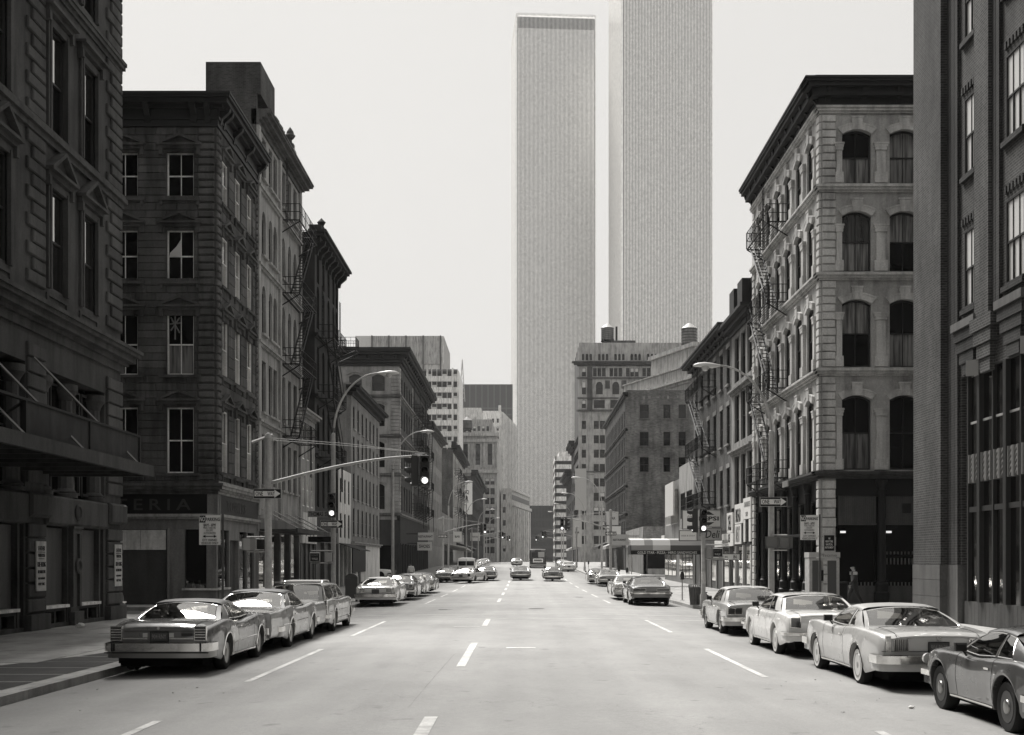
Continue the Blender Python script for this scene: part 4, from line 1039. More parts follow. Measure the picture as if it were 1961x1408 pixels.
for u in c6:
    for z, h in FL6[1:]:
        window(b6, CF6, u, z, 1.44, h, 'd', 'g', depth=0.15)
        put('window_hood', ('hood6',), lambda: (lambda m: ([m.prism([(x0, z0), (x1, z1), (x1, z1+0.16), (x0, z0+0.16)], -0.18, 0.1) for (x0, z0), (x1, z1) in (((-1.0, -0.1), (-0.5, 0.14)), ((-0.5, 0.14), (0, 0.22)), ((0, 0.22), (0.5, 0.14)), ((0.5, 0.14), (1.0, -0.1)))], m.mesh('window_hood', ST6))[-1])(MB()), b6, CF6, u, z+h)
for u in s6:
    for z, h in FL6: window(b6, LF, u, z, 1.6, h, 'd', 'g', depth=0.15, single=True)
for z in (7.2, 11.7, 16.1, 20.6):
    cornice(b6, CF6, -36, -13.9, z, [(0.1, 0.12), (0.3, 0.15), (0.15, 0.1)], stone('stained string course', 0.10, 0.2), name='string_course', ext0=False)
    cornice(b6, LF, 140.8, 182, z+0.002, [(0.098, 0.12), (0.298, 0.15), (0.148, 0.1)], ST6, name='string_course', ext1=False)
for z0, z1 in ((7.6, 11.7), (12.1, 16.1), (16.5, 20.6), (21, 24)):
    quoins(b6, CF6, -13.95, z0, z1, 0.95, 0.9, 0.42, ST6, -1, 0.1, limit=100); quoins(b6, LF, 140.75, z0, z1, 0.9, 0.85, 0.42, stone('pale quoin', 0.3, 0.2), 1, 0.1, limit=100)
    quoins(b6, LF, 157.0, z0, z1, 0.8, 0.75, 0.6, stone('pale quoin', 0.3, 0.2), 1, 0.1, limit=100)
pc6 = [(0.15, 0.4), (0.4, 0.3), (0.6, 0.5), (1.1, 0.3), (1.3, 0.2), (1.35, 0.25)]
cornice(b6, CF6, -36, -13.9, 24.2, pc6, DARKCOR, ext0=False); cornice(b6, LF, 140.8, 182, 24.203, [(p-0.004, d) for p, d in pc6], DARKCOR)
for i in range(14): bracket(b6, CF6, -14.3-i*1.55, 24.5, DARKCOR, 1.0, 0.9, 0.3)
for i in range(20): bracket(b6, LF, 141.5+i*2.1, 24.5, DARKCOR, 1.0, 0.9, 0.3)
mb = MB(); mb.fr = LF
mb.box(140.8, 182, -0.1, 0.3, gz(150)+3.6, 7.2)
for u in (141.2, 144.5, 147.8, 151.1, 154.4, 157.7, 161, 164.3, 167.6, 171, 174.3, 177.6, 181.5): mb.box(u-0.25, u+0.25, -0.15, 0.3, gz(150)+0.13, gz(150)+3.6)
mb.fr = CF6; mb.box(-36, -13.9, -0.05, 0.3, 3.9, 6.8)
for i in range(8): mb.box(-14.4-i*3, -13.95-i*3, -0.1, 0.3, gz(141)+0.1, 3.9)
wpart('arcade', mb, stone('black arcade iron', 0.035, 0.2), b6, fix=False)
for i in range(3):
    fire_escape(LF, 157+i*0+ (0 if i == 0 else 9*i), 161+(9*i), [8.5, 12.3, 16.7, 21.0], ['nearest fire escape on the black-corniced corner house', 'middle fire escape on the black-corniced corner house', 'farthest fire escape on the black-corniced corner house'][i], proj=1.2)
# ------------------------------------------------------------------ right side
BRK_R1 = brick('brown rough brick', 0.042, 0.12, bw_=0.21, bh=0.082)
BRK_R1D = brick('dark moulded brick', 0.025, 0.06, bw_=0.11, bh=0.082)
BASEST = stone('brown base stone', 0.095, 0.2, 0.6, 0.3, 0.15, 0.12)
CREAM = stone('grey painted cast iron', 0.37, 0.17, 0.7, 0.34, 0.12, 0.05)
CREAMT = stone('pale painted trim', 0.47, 0.15, 0.7, 0.36, 0.12, 0.08)
TERRA = flat('glazed terracotta', 0.2, 0.3)
def bay(fac, name, mat, root, boxes):
    m = MB(); m.fr = fac
    for b in boxes: m.box(*b)
    return wpart(name, m, mat, root, fix=False)
# ---- R1: art deco brick block, at the right edge
r1 = thing('deco_brick_block', 'dark brick art deco block with stepped reveals and tall upright windows, filling the right edge', 'building', (13.9, 40, 0))
RW = [(-38.55, 1.05), (-35.05, 1.35), (-31.3, 1.35)]
ops = []
for u, w_ in RW:
    for z, h in ((10.0, 2.45), (14.15, 2.45), (18.4, 2.45), (22.6, 2.4)): ops.append((u-w_/2, u+w_/2, z, z+h))
ops.append((-39.3, -28.2, 0.85, 7.9))
wall_part(r1, RF, -43.2, 60, 2.0, 30, ops, BRK_R1, th=0.5)
core(r1, RF, -43.1, 60, 0, 30, 50, BLACK, back=1.2); 
mb = MB(); mb.fr = RF; mb.box(-43.2, -42.9, 0.5, 50, 0, 30); wpart('end_wall', mb, BRK_R1, r1, fix=False)
for u, w_ in RW:
    for z, h in ((10.0, 2.45), (14.15, 2.45), (18.4, 2.45), (22.6, 2.4)):
        window(r1, RF, u, z, w_, h, '2d' if w_ < 1.2 else '3d', 'b' if z < 19 else 'g', depth=-0.04)  # pale panes in the lower rows paint in the sky's reflection
# stepped piers: narrow brick strips that stand back from the main pier
for a, b, d in ((-40.35, -40.05, 0.0), (-40.02, -39.72, 0.0), (-39.69, -39.42, 0.0), (-37.98, -37.7, 0), (-36.5, -36.25, 0), (-36.22, -35.97, 0)):
    bay(RF, 'moulded_strip', BRK_R1D, r1, [(a, b, -0.10, 0, 2.0 if a < -39 else 9.6, 27)])
bay(RF, 'pier', BRK_R1, r1, [(-43.2, -40.4, -0.3, 0, 2.0, 27)])
bay(RF, 'pier', BRK_R1, r1, [(-37.66, -36.54, -0.2, 0, 9.4, 27)])
z = 0.13
for i, zz in enumerate((0.95, 1.5, 2.0)):
    for a, b in ((-43.2, -42.0), (-41.99, -40.4)) if i % 2 else ((-43.2, -40.4),): bay(RF, 'base_stone', BASEST, r1, [(a, b, -0.33, 0.5, z, zz-0.01)])
    z = zz
bay(RF, 'base_stone', BASEST, r1, [(-40.39, -39.4, -0.1, 0.5, 0.13, 1.99)])
for u, w_ in RW:         # brick dentils over and sill under each window
    for z in (12.62, 16.75, 21.0):
        for k in range(6): bay(RF, 'dentil', BRK_R1D, r1, [(u-0.62+k*0.24, u-0.50+k*0.24, -0.07, 0, z, z+0.22)])
    for z in (9.82, 13.98, 18.22): bay(RF, 'sill', BRK_R1D, r1, [(u-w_/2-0.1, u+w_/2+0.1, -0.12, 0, z, z+0.16)])
# stepped brick corbels over the great window
for u in (-38.6, -35.0, -31.4):
    bay(RF, 'hood', BASEST, r1, [(u-1.0, u+1.0, -0.26, 0, 9.35, 9.6)])
    for k, (ww, pr) in enumerate(((0.9, 0.2), (0.78, 0.16), (0.62, 0.12), (0.45, 0.09))):
        bay(RF, 'corbel', BRK_R1D, r1, [(u-ww, u+ww, -pr, 0, 9.0-k*0.36, 9.34-k*0.36)])
for k, ww in enumerate((0.85, 0.7, 0.55, 0.4)): bay(RF, 'corbel', BRK_R1, r1, [(-36.95-ww, -36.95+ww, -0.3+0.05*k, 0, 9.0-k*0.42, 9.4-k*0.42)])
DGL = glassmat('dusty black glass', 0.004, 0.06, 0.015, 0.7)
# great window: mullions, chevron spandrels, glass
for i in range(11):
    u = -39.3+0.5+i*1.03
    bay(RF, 'mullion', FRAME_D, r1, [(u-(0.11 if i % 2 else 0.05), u+(0.11 if i % 2 else 0.05), -0.05 if i % 2 else 0.0, 0.5, 0.85, 7.9)])
    if i < 10:
        u0, u1 = u+0.11, u+0.92
        bay(RF, 'pane', DGL, r1, [(u0, u1, 0.10, 0.12, 0.85, 3.62)]); bay(RF, 'pane', DGL, r1, [(u0, u1, 0.10, 0.12, 3.78, 4.5)])
        bay(RF, 'pane', DGL, r1, [(u0, u1, 0.10, 0.12, 5.42, 7.9)]); bay(RF, 'transom', FRAME_D, r1, [(u0, u1, 0.02, 0.5, 3.62, 3.78)])
        bay(RF, 'window_rail', stone('grey rail', 0.25, 0.1), r1, [(u0, u1, 0.06, 0.1, 6.35, 6.42)])
        m = MB(); m.fr = RF
        for q in (0, 1):
            a0 = u0+0.02+q*0.4; a1 = a0+0.36
            m.box(a0, a0+0.05, -0.02, 0.08, 4.52, 5.4); m.box(a1-0.05, a1, -0.02, 0.08, 4.52, 5.4)
            for c in range(5):
                zc = 4.55+c*0.165
                m.prism([(a0+0.05, zc), (a0+0.18, zc+0.12), (a1-0.05, zc), (a1-0.05, zc+0.07), (a0+0.18, zc+0.19), (a0+0.05, zc+0.07)], 0.02, 0.08)
        wpart('chevron_panel', m, TERRA, r1, fix=False); bay(RF, 'panel_back', FRAME_D, r1, [(u0, u1, 0.08, 0.34, 4.5, 5.42)])
    if i % 4 == 1:
        m = MB(); m.fr = RF; m.prism([(u-0.24, -0.12), (u, -0.42), (u+0.24, -0.12)], 7.72, 8.2, 'z'); m.v = [(a, b, c) for a, b, c in m.v]; wpart('crystal_lamp', m, flat('frosted lamp glass', 0.3, 0.2, coat=1), r1)
for k in range(36):
    u = -39.2+k*0.3
    bay(RF, 'plank', stone('brown boarding', 0.06, 0.2, 0.6, 0.3, 0.1, 0.2), r1, [(u, u+0.285, 0.05, 0.5, 0.13, 0.85)])

# ---- R2: pale cast-iron corner house
r2 = thing('iron_front_house', 'pale grey corner house with arched windows, quoins and black cornice, beyond the side street', 'building', (13.9, 57.9, 0))
CR2 = Fac(0, 57.9, 1, 0)
FLR = [(6.36, 3.48), (11.15, 3.15), (15.6, 2.8), (19.7, 2.5)]
cw = [15.58, 17.8, 20.0, 22.2, 24.4]; sw_ = [-(59.95+2.55*i) for i in range(6)]
oc = [(u-0.68, u+0.68, z, z+h, 0.22) for u in cw for z, h in FLR]; os_ = [(u-0.68, u+0.68, z, z+h, 0.3) for u in sw_ for z, h in FLR]
wall_part(r2, CR2, 13.9, 27, 6.16, 23.5, oc, CREAM, th=0.5); wall_part(r2, RF, -74.7, -57.902, 6.16, 23.5, os_, CREAM, th=0.5)
core(r2, RF, -74.7, -58.5, 0, 23.5, 13, BLACK, back=0.52)
def hoodmesh():
    m = MB(); n = 8; ww = 0.68
    arc = [(-ww + 2*ww*i/n, -0.22+0.22*(1-(2*i/n-1)**2)) for i in range(n+1)]; k = 1.22
    outr = [(x*k*1.05, z*1.0+0.24) for x, z in arc]
    m.prism(arc[::-1]+outr, -0.12, 0.02); o2 = [(x*1.02, z+0.07) for x, z in outr]
    m.prism(outr[::-1]+o2, -0.14, 0.02); m.prism([(-0.2, -0.02), (0.2, -0.02), (0.26, 0.52), (-0.26, 0.52)], -0.15, -0.0); m.box(-0.28, 0.28, -0.17, 0, 0.52, 0.6)
    return m.mesh('window_hood', CREAMT)
def pilmesh(h):
    m = MB(); m.box(-0.3, 0.3, -0.17, 0, 0, 0.5); m.box(-0.21, 0.21, -0.12, 0, 0.5, h-0.35); m.box(-0.27, 0.27, -0.16, 0, h-0.35, h-0.2); m.box(-0.32, 0.32, -0.17, 0, h-0.2, h-0.08); m.box(-0.36, 0.36, -0.19, 0, h-0.08, h)
    return m.mesh('pilaster', CREAMT)
for fac, us, ends in ((CR2, cw, [u+1.11 for u in cw[:-1]]+[14.75]), (RF, sw_, [u-1.275 for u in sw_]+[-58.85])):
    for fi, (z, h) in enumerate(FLR):
        for j, u in enumerate(us):
            gl = ('kc', 'c', 'ck')[(j+fi*2) % 3] if (fac is CR2 and fi >= 1) else ('k' if fac is CR2 and j > 0 else ('kc' if fac is CR2 else 'g'))
            window(r2, fac, u, z, 1.36, h, '2da', gl, depth=0.05); put('window_hood', ('hoodr2',), hoodmesh, r2, fac, u, z+h)
        for u in ends: put('pilaster', ('pilr2', h), lambda: pilmesh(h-0.62), r2, fac, u, z, 0.0, (0.62 if u in (14.75, -58.85) else 1, 1, 1))
    a, b = ((13.9, 27) if fac is CR2 else (-74.7, -57.9))
    e = 0.0 if fac is CR2 else 0.003
    for z in (10.75, 15.2, 19.3): cornice(r2, fac, a, b, z-0.02+e, [(0.1-e, 0.1), (0.2-e, 0.12), (0.28-e, 0.1), (0.16-e, 0.06)], CREAMT, name='string_course', ext0=(fac is CR2), ext1=(fac is RF))
    cornice(r2, fac, a, b, 5.95+e, [(0.12-e, 0.12), (0.3-e, 0.1), (0.36-e, 0.1)], stone('dark sill band', 0.05, 0.2), name='shop_cornice', ext0=(fac is CR2), ext1=(fac is RF))
    cornice(r2, fac, a, b, 22.95+e, [(0.1-e, 0.1), (0.2-e, 0.12), (0.26-e, 0.1)], CREAMT, name='string_course', ext0=(fac is CR2), ext1=(fac is RF))
    cornice(r2, fac, a, b, 23.3+e, [(0.15-e, 0.35), (0.5-e, 0.35), (0.75-e, 0.18), (0.85-e, 0.12), (0.9-e, 0.1), (0.3-e, 0.25)], DARKCOR, ext0=(fac is CR2), ext1=(fac is RF))
for i in range(8): bracket(r2, CR2, 14.2+i*1.65, 23.3, DARKCOR, 0.7, 0.6, 0.22)
for i in range(11): bracket(r2, RF, -58.2-i*1.63, 23.3, DARKCOR, 0.7, 0.6, 0.22)
for z0, z1 in ((6.3, 10.72), (11.12, 15.18), (15.56, 19.28), (19.66, 22.9), (0.16, 5.9)):
    quoins(r2, CR2, 13.95, z0, z1, 0.68, 0.655, 0.365 if z0 > 1 else 0.44, CREAMT, 1, 0.09); quoins(r2, RF, -57.85, z0, z1, 0.6, 0.58, 0.365 if z0 > 1 else 0.44, CREAMT, -1, 0.09)
    quoins(r2, RF, -74.68, z0, z1, 0.7, 0.6, 0.42, CREAMT, 1, 0.09)
bay(CR2, 'corner_pier', CREAM, r2, [(13.9, 14.6, 0, 0.55, 0.13, 5.95)])
mb = MB(); mb.fr = CR2; mb.prism([(27.0, 23.0), (13.9, 24.9), (27, 24.9)], 0.4, 0.6); wpart('parapet', mb, DARKCOR, r2)
# dark shop storey towards the side street
SHOPBLK = flat('black ironwork', 0.012, 0.45); SHOPGREY = stone('grey corrugated sheet', 0.085, 0.15, 0.6, 0.25, 0.1, 0.05)
bay(CR2, 'fascia', SHOPBLK, r2, [(14.6, 27, 0.1, 0.5, 5.15, 5.95)])
for a, b in ((14.75, 16.55), (17.0, 19.2), (19.6, 21.8)):
    m = MB(); m.fr = CR2; n = int((b-a)/0.09)
    for k in range(n): m.box(a+k*0.09, a+k*0.09+0.05, 0.16, 0.22, 3.88, 5.15); 
    m.box(a, b, 0.2, 0.3, 3.88, 5.15); m.box(a, b, 0.1, 0.3, 3.80, 3.87); stuff(wpart('corrugated_panel', m, SHOPGREY, r2, fix=False))
    m = MB(); m.fr = CR2; m.box(a, b, 0.35, 0.4, 1.15, 3.8); wpart('shop_window', m, GDARK, r2, fix=False)
    m = MB(); m.fr = CR2; m.box(a, b, 0.18, 0.4, 0.13, 0.95)
    wpart('stall_riser', m, SHOPGREY, r2, fix=False)
    for k in range(int((b-a)/0.17)):
        bay(CR2, 'bar', flat('grey window bars', 0.13, 0.5), r2, [(a+0.06+k*0.17, a+0.12+k*0.17, 0.24, 0.27, 0.96, 1.12)])
        if a > 16.9: bay(CR2, 'bar', MATS['grey window bars'], r2, [(a+0.06+k*0.17, a+0.12+k*0.17, 0.3, 0.33, 1.95, 2.25)]); bay(CR2, 'bar', MATS['grey window bars'], r2, [(a+0.06+k*0.17, a+0.12+k*0.17, 0.3, 0.33, 2.42, 2.55)])
for a, b in ((14.9, 15.15), (17.05, 17.3)): bay(CR2, 'window_lamp', flat('lit lamp', 0.8, 0.5, emit=0.45), r2, [(a, b, 0.30, 0.33, 3.42, 3.52)])
bay(CR2, 'vent_grille', IRON, r2, [(17.75, 18.15, 0.12, 0.16, 4.35, 4.8)])
def icol(h, r_):
    m = MB(); m.lathe([(r_*1.9, 0), (r_*1.9, 0.5), (r_*1.6, 0.55), (r_*1.6, 0.9), (r_*1.1, 1.0), (r_*1.25, 1.05), (r_, 1.12), (r_*0.9, h-0.5), (r_*1.15, h-0.45), (r_, h-0.35), (r_*1.5, h-0.12), (r_*1.5, h)], 16); return m.mesh('column', SHOPBLK, True)
for x in (16.75, 19.4, 22.0): put('column', ('icol', 1), lambda: icol(5.75, 0.19), r2, CR2, x, 0.14, 0.0)
bay(RF, 'fascia', SHOPBLK, r2, [(-74, -58.55, 0.1, 0.5, 5.0, 5.95)])
for y in (60.5, 63.2, 65.9, 68.6, 71.3): put('column', ('icol', 2), lambda: icol(5.7, 0.17), r2, RF, -y, 0.14, 0.0)
bay(RF, 'shop_window', GDARK, r2, [(-74, -58.55, 0.5, 0.52, 0.13, 5.0)])
bay(RF, 'balcony_band', SHOPBLK, r2, [(-66, -58.7, -0.5, 0.3, 3.3, 3.42)])
pl = thing('name_plaque', 'black plaque with white lettering on the corner pier behind the phone booth', 'sign', (14.27, 57.77, 2.95))
link('board', boxmesh('board', -0.24, 0.24, -0.02, 0.02, -0.36, 0.36, BLACKP), pl); link('lettering', TEXTS['nautical'], pl, Matrix.Translation((0, -0.024, 0)))
m = MB(); [m.box(*b) for b in ((-0.26, 0.26, -0.03, 0.02, 0.36, 0.39), (-0.26, 0.26, -0.03, 0.02, -0.39, -0.36), (-0.27, -0.24, -0.03, 0.02, -0.36, 0.36), (0.24, 0.27, -0.03, 0.02, -0.36, 0.36))]; link('frame', m.mesh('frame', GALV), pl)
fire_escape(RF, -70.9, -65.0, [6.5, 11.2, 15.7, 19.9], 'fire escape on the pale corner house with arched windows', flip=True)

# ---- R3a and R3b
r3 = thing('triple_window_house', 'pale-framed house with rows of three tall windows under a dark mansard, right side', 'building', (13.9, 78, 0))
FR3 = [(5.7, 3.2), (9.8, 3.1), (13.7, 2.9)]; us = [-75.9, -78.2, -80.5]
ops = [(u-0.85, u+0.85, z, z+h) for u in us for z, h in FR3]
GS3 = stone('grey painted stone front', 0.22, 0.2)
wall_part(r3, RF, -82.5, -74.7, 5.6, 17.2, ops, GS3, th=0.4); core(r3, RF, -82.5, -74.7, 0, 17.2, 12, BLACK, back=0.41)
for a in ops: window(r3, RF, (a[0]+a[1])/2, a[2], 1.7, a[3]-a[2], 'd', 'g', depth=0.1)
for z in (9.05, 13.0): cornice(r3, RF, -82.5, -74.7, z, [(0.15, 0.15), (0.3, 0.12)], GS3, name='string_course', ext0=False, ext1=False)
cornice(r3, RF, -82.5, -74.7, 16.9, [(0.15, 0.3), (0.45, 0.3), (0.8, 0.2)], DARKCOR, ext1=False)
mb = MB(); mb.fr = RF; mb.box(-82.3, -74.8, 0.1, 3, 17.7, 19.4); mb.box(-81, -79.3, -0.4, 2, 17.7, 19.5); mb.box(-78.0, -76.3, -0.4, 2, 17.7, 19.5); wpart('mansard_roof', mb, DARKCOR, r3, fix=False)
mb = MB(); mb.fr = RF; mb.box(-83.0, -80.2, 1.0, 3.0, 19.4, 20.6); wpart('chimney', mb, BRK_D, r3, fix=False)
mb = MB(); mb.fr = RF; mb.box(-82.5, -74.7, 0.1, 0.3, 0.13, 5.6)
wpart('shop_wall', mb, PANEL, r3, fix=False)
for a, b in ((-82.2, -81.0), (-80.0, -78.2), (-77.2, -75.6)):
    bay(RF, 'shop_window', WGLASS, r3, [(a, b, 0.06, 0.1, 0.7, 3.0)]); bay(RF, 'shop_frame', WHITEB, r3, [(b, b+0.22, -0.05, 0.1, 0.13, 3.1)])
def wallsign(name, label, u0, u1, z0, z1, d, texts, mat=None):
    root = thing(name, label, 'sign', RF.w((u0+u1)/2, -d, (z0+z1)/2), RF.ang)
    link('board', boxmesh('board', -(u1-u0)/2, (u1-u0)/2, 0, 0.08, -(z1-z0)/2, (z1-z0)/2, mat or WHITEP), root)
    for k, x, z, s in texts: link('lettering', TEXTS[k], root, Matrix.Translation((x, -0.006, z)) @ Matrix.Diagonal((s, 1, s, 1)))
    return root
wallsign('bread_sign', 'big white BREAD sign on the shop wall, left of its two dark panels', -80.6, -77.6, 4.5, 5.75, 0.12, [('bread', -0.2, -0.1, 1.0)])
wallsign('meat_sign', 'white sign with tall grey letters below the BREAD sign', -80.6, -78.3, 3.2, 4.46, 0.12, [('hot', 0, 0, 1.0)])
wallsign('sandwich_sign', 'white sandwich sign high at the right end of the deli front', -77.5, -75.0, 4.7, 6.0, 0.12, [('sand1', 0.1, 0.25, 1.1), ('sand2', 0, -0.35, 0.8)])
wallsign('narrow_sign', 'narrow white board with small print between two dark panels', -77.4, -76.9, 3.3, 4.66, 0.12, [])
wallsign('narrow_sign', 'narrow white board beside the corner quoins, under the sandwich sign', -75.6, -75.0, 3.3, 4.66, 0.12, [])
bay(RF, 'sign_recess', BLACKP, r3, [(-78.2, -77.5, 0.0, 0.1, 3.2, 4.66)]); bay(RF, 'sign_recess', BLACKP, r3, [(-76.85, -75.65, 0.0, 0.1, 3.2, 4.66)])
wallsign('deli_fascia', 'long white shop fascia slanting up towards the BREAD sign', -88.5, -80.8, 3.1, 3.95, 0.2, [('beer', 0.8, -0.1, 1.2), ('deli2', 2.4, 0.1, 0.6)])
wallsign('tall_deli_sign', 'tall white board with a large worn letter left of the BREAD sign', -83.2, -81.0, 3.98, 5.3, 0.2, [('deli2', 0, 0, 1.1)])
def projsign(name, label, x0, x1, y, z0, z1, items, mat=None, extra=None, d=0.25):
    root = thing(name, label, 'sign', ((x0+x1)/2, y, (z0+z1)/2))
    w_, h = x1-x0, z1-z0
    link('board', boxmesh('board', -w_/2, w_/2, -d/2, d/2, -h/2, h/2, mat or WHITEP), root)
    m = MB(); e = 0.05; [m.box(*b) for b in ((-w_/2-e, w_/2+e, -d/2-0.02, d/2+0.02, h/2, h/2+e), (-w_/2-e, w_/2+e, -d/2-0.02, d/2+0.02, -h/2-e, -h/2), (-w_/2-e, -w_/2, -d/2-0.02, d/2+0.02, -h/2, h/2), (w_/2, w_/2+e, -d/2-0.02, d/2+0.02, -h/2, h/2))]
    link('frame', m.mesh('frame', flat('sign frame', 0.10, 0.4)), root)
    for k, x, z, s in items: link('lettering', TEXTS[k], root, Matrix.Translation((x, -d/2-0.005, z)) @ Matrix.Diagonal((s, 1, s, 1)))
    if extra: extra(root)
    return root
# hanging signs: photo pixels give x = 1307-1390 at about 86 m
def cokeflag(root):
    m = MB(); m.prism([(-0.1, -0.48), (0.95, -0.48), (0.95, 0.02), (-0.1, 0.02), (0.02, -0.22)], -0.135, -0.128); link('flag', m.mesh('flag', SIGNINK), root)
    link('lettering', TEXTS['coke'], root, Matrix.Translation((0.45, -0.14, -0.22)) @ Matrix.Diagonal((0.85, 1, 1, 1)))
projsign('coffee_sign', 'white hanging coffee shop sign with a dark soft-drink flag, left of the traffic signal', 11.1, 13.1, 86, 4.35, 5.6, [('tele', -0.15, 0.42, 1), ('coffee', -0.05, 0.17, 0.95)], extra=cokeflag)
projsign('window_board', 'small white board under the coffee shop sign', 10.95, 12.15, 86.5, 3.55, 4.2, [('beer', 0, 0, 0.5)])
def pglobe(root):
    m = MB(); m.prism([(-0.45, 0.25), (0, 0.5), (0.4, 0.25)], -0.135, -0.128); m.prism([(0.4, -0.25), (0, -0.5), (-0.45, -0.25)][::1], -0.135, -0.128); link('emblem', m.mesh('emblem', SIGNINK), root)
projsign('cola_sign', 'pale hanging PEPSI sign above the Deli sign, behind the traffic signal', 11.85, 13.45, 84.5, 4.45, 5.55, [('pepsi', 0.02, 0, 0.9)], mat=flat('pale sign face', 0.5, 0.4), extra=pglobe)
projsign('deli_sign', 'grey hanging Deli sign in script below the PEPSI sign', 11.9, 13.5, 84.5, 3.55, 4.32, [('deli', 0.22, 0, 0.95), ('take', -0.6, 0, 0.6)], mat=flat('grey sign face', 0.3, 0.4))
projsign('eat_in_sign', 'small white low sign reading EAT IN near the shop door right of the signal pole', 12.2, 13.9, 79.5, 2.2, 2.55, [('in', 0.55, 0, 1.0), ('eat', -0.2, 0, 0.6)], d=0.1)
r3b = thing('fire_escape_house', 'dark brick house with six bays, fire escape and long black cornice, right side', 'building', (13.9, 92, 0))
us = [-83.85, -86.7, -89.7, -92.65, -96.0, -99.1]; FB = [(5.9, 2.5), (10.0, 2.6), (14.0, 2.5)]
BR3 = brick('dull red-brown brick', 0.075, 0.10)
ops = [(u-0.6, u+0.6, z, z+h) for u in us for z, h in FB]
wall_part(r3b, RF, -100.8, -82.5, 4.2, 17.4, ops, BR3, th=0.35); core(r3b, RF, -100.8, -82.5, 0, 17.4, 12, BLACK, back=0.36)
for a in ops: window(r3b, RF, (a[0]+a[1])/2, a[2], 1.2, a[3]-a[2], 'd', 'g', depth=0.05); sill(r3b, RF, (a[0]+a[1])/2, a[2], 1.5, GS3, False); put('lintel', ('lin',), lambda: boxmesh('lintel', -0.75, 0.75, -0.04, 0, 0, 0.3, GS3), r3b, RF, (a[0]+a[1])/2, a[3])
cornice(r3b, RF, -100.8, -82.5, 17.0, [(0.15, 0.35), (0.45, 0.3), (0.85, 0.2), (0.95, 0.14)], DARKCOR, ext1=False)
for i in range(11): bracket(r3b, RF, -83-i*1.72, 17.0, DARKCOR, 0.65, 0.6, 0.2)
bay(RF, 'shop_wall', PANEL, r3b, [(-100.8, -82.5, 0.05, 0.3, 0.13, 4.2)])
for u in (-83.2, -86, -88.8, -91.6, -94.4, -97.2, -100): bay(RF, 'shop_post', SHOPPAINT, r3b, [(u-0.2, u+0.2, -0.04, 0.1, 0.13, 3.1)])
for a in (-85.7, -91.3, -96.9): bay(RF, 'shop_window', WGLASS, r3b, [(a, a+2.2, 0.02, 0.05, 0.7, 3.0)])
fire_escape(RF, -97.5, -88.9, [6.2, 10.3, 14.6], 'fire escape on the dark brick house beyond the three-window house', flip=True)
# ---- R4
r4 = thing('low_pale_shop', 'low pale two-storey shop house with multi-pane windows next to the dark brick house', 'building', (13.9, 105, gz(105)))
ops = [(-110+0.8, -106.0, 5.8, 8.0), (-105.2, -101.6, 5.8, 8.0)]
wall_part(r4, RF, -110, -100.8, 3.9, 10.4, ops, stone('pale grey brick wall', 0.33, 0.1), th=0.3); core(r4, RF, -110, -100.8, 0, 10.4, 10, BLACK, back=0.31)
for a in ops: 
    for k in range(4): window(r4, RF, a[0]+(a[1]-a[0])*(k+0.5)/4, a[2], (a[1]-a[0])/4, 2.2, '4d', 'g')
bay(RF, 'shop_wall', SHOPPAINT, r4, [(-110, -100.8, 0.0, 0.3, 0.13, 3.9)]); bay(RF, 'sign_band', WHITEB, r4, [(-110, -101, -0.1, 0, 3.3, 3.9)])
for a in (-109.5, -107.3, -105.1, -102.9): bay(RF, 'shop_window', WGLASS, r4, [(a, a+1.8, -0.04, 0, 0.7, 3.1)])
r4b = thing('signboard_house', 'low shop house at the second side street with a blank white signboard upstairs', 'building', (13.9, 115, gz(115)))
ops = [(-120.3, -116.4, 5.5, 8.6), (-115.6, -111, 5.5, 8.6)]
wall_part(r4b, RF, -121, -110, 3.7, 9.4, ops, GM, th=0.3); core(r4b, RF, -121, -110, 0, 9.4, 10, BLACK, back=0.31)
for a in ops:
    for k in range(4): window(r4b, RF, a[0]+(a[1]-a[0])*(k+0.5)/4, a[2], (a[1]-a[0])/4, 3.1, '4', 'g')
bay(RF, 'sign_board', flat('blank white board', 0.6, 0.5), r4b, [(-116.5, -110.3, -0.5, -0.35, 6.2, 9.2)])
bay(RF, 'shop_wall', SHOPPAINT, r4b, [(-121, -110, 0.0, 0.3, 0.13, 3.7)])
for a in (-120.5, -117.5, -114.5): bay(RF, 'shop_window', WGLASS, r4b, [(a, a+2.4, -0.04, 0, 0.8, 3.3)])
wallsign('shop_board', 'small white board over the corner shop at the second side street, right', -121.4, -119.0, 3.7, 4.6, 0.3, [])
# sidewalk canopy of the pizza shop
cn = thing('pizza_awning', 'long striped awning reading GOLD STAR PIZZA HERO SANDWICHES over the right pavement', 'awning', (11.2, 97, gz(97)))
AW = [flat('pale canvas', 0.62, 0.8), flat('mid canvas', 0.30, 0.8), flat('dark canvas', 0.10, 0.8)]
m = MB()
xs = [8.4, 9.45, 10.1, 11.45, 12.9, 13.9]; cols = [(0, 1), (1, 1), (0, 0), (1, 2), (1, 2)]
m_names = []
for i, (a, b) in enumerate(zip(xs, xs[1:])):
    m = MB(); m.add([(a, 96, 3.33), (b, 96, 3.33), (b, 96.35, 3.75), (a, 96.35, 3.75), (b, 98.5, 3.9), (a, 98.5, 3.9)], [(0, 1, 2, 3), (3, 2, 4, 5)])
    wpart('awning_stripe', m, AW[cols[i][0]], cn)
    m = MB(); m.add([(a, 95.99, 2.93), (b, 95.99, 2.93), (b, 96, 3.33), (a, 96, 3.33)], [(0, 1, 2, 3)]); wpart('awning_stripe', m, AW[cols[i][1]], cn)
m = MB(); m.box(8.4, 13.9, 95.95, 96.0, 2.62, 2.93); m.box(8.38, 8.42, 95.98, 98.5, 2.62, 3.33); wpart('valance', m, flat('black canvas', 0.025, 0.8), cn, fix=False)
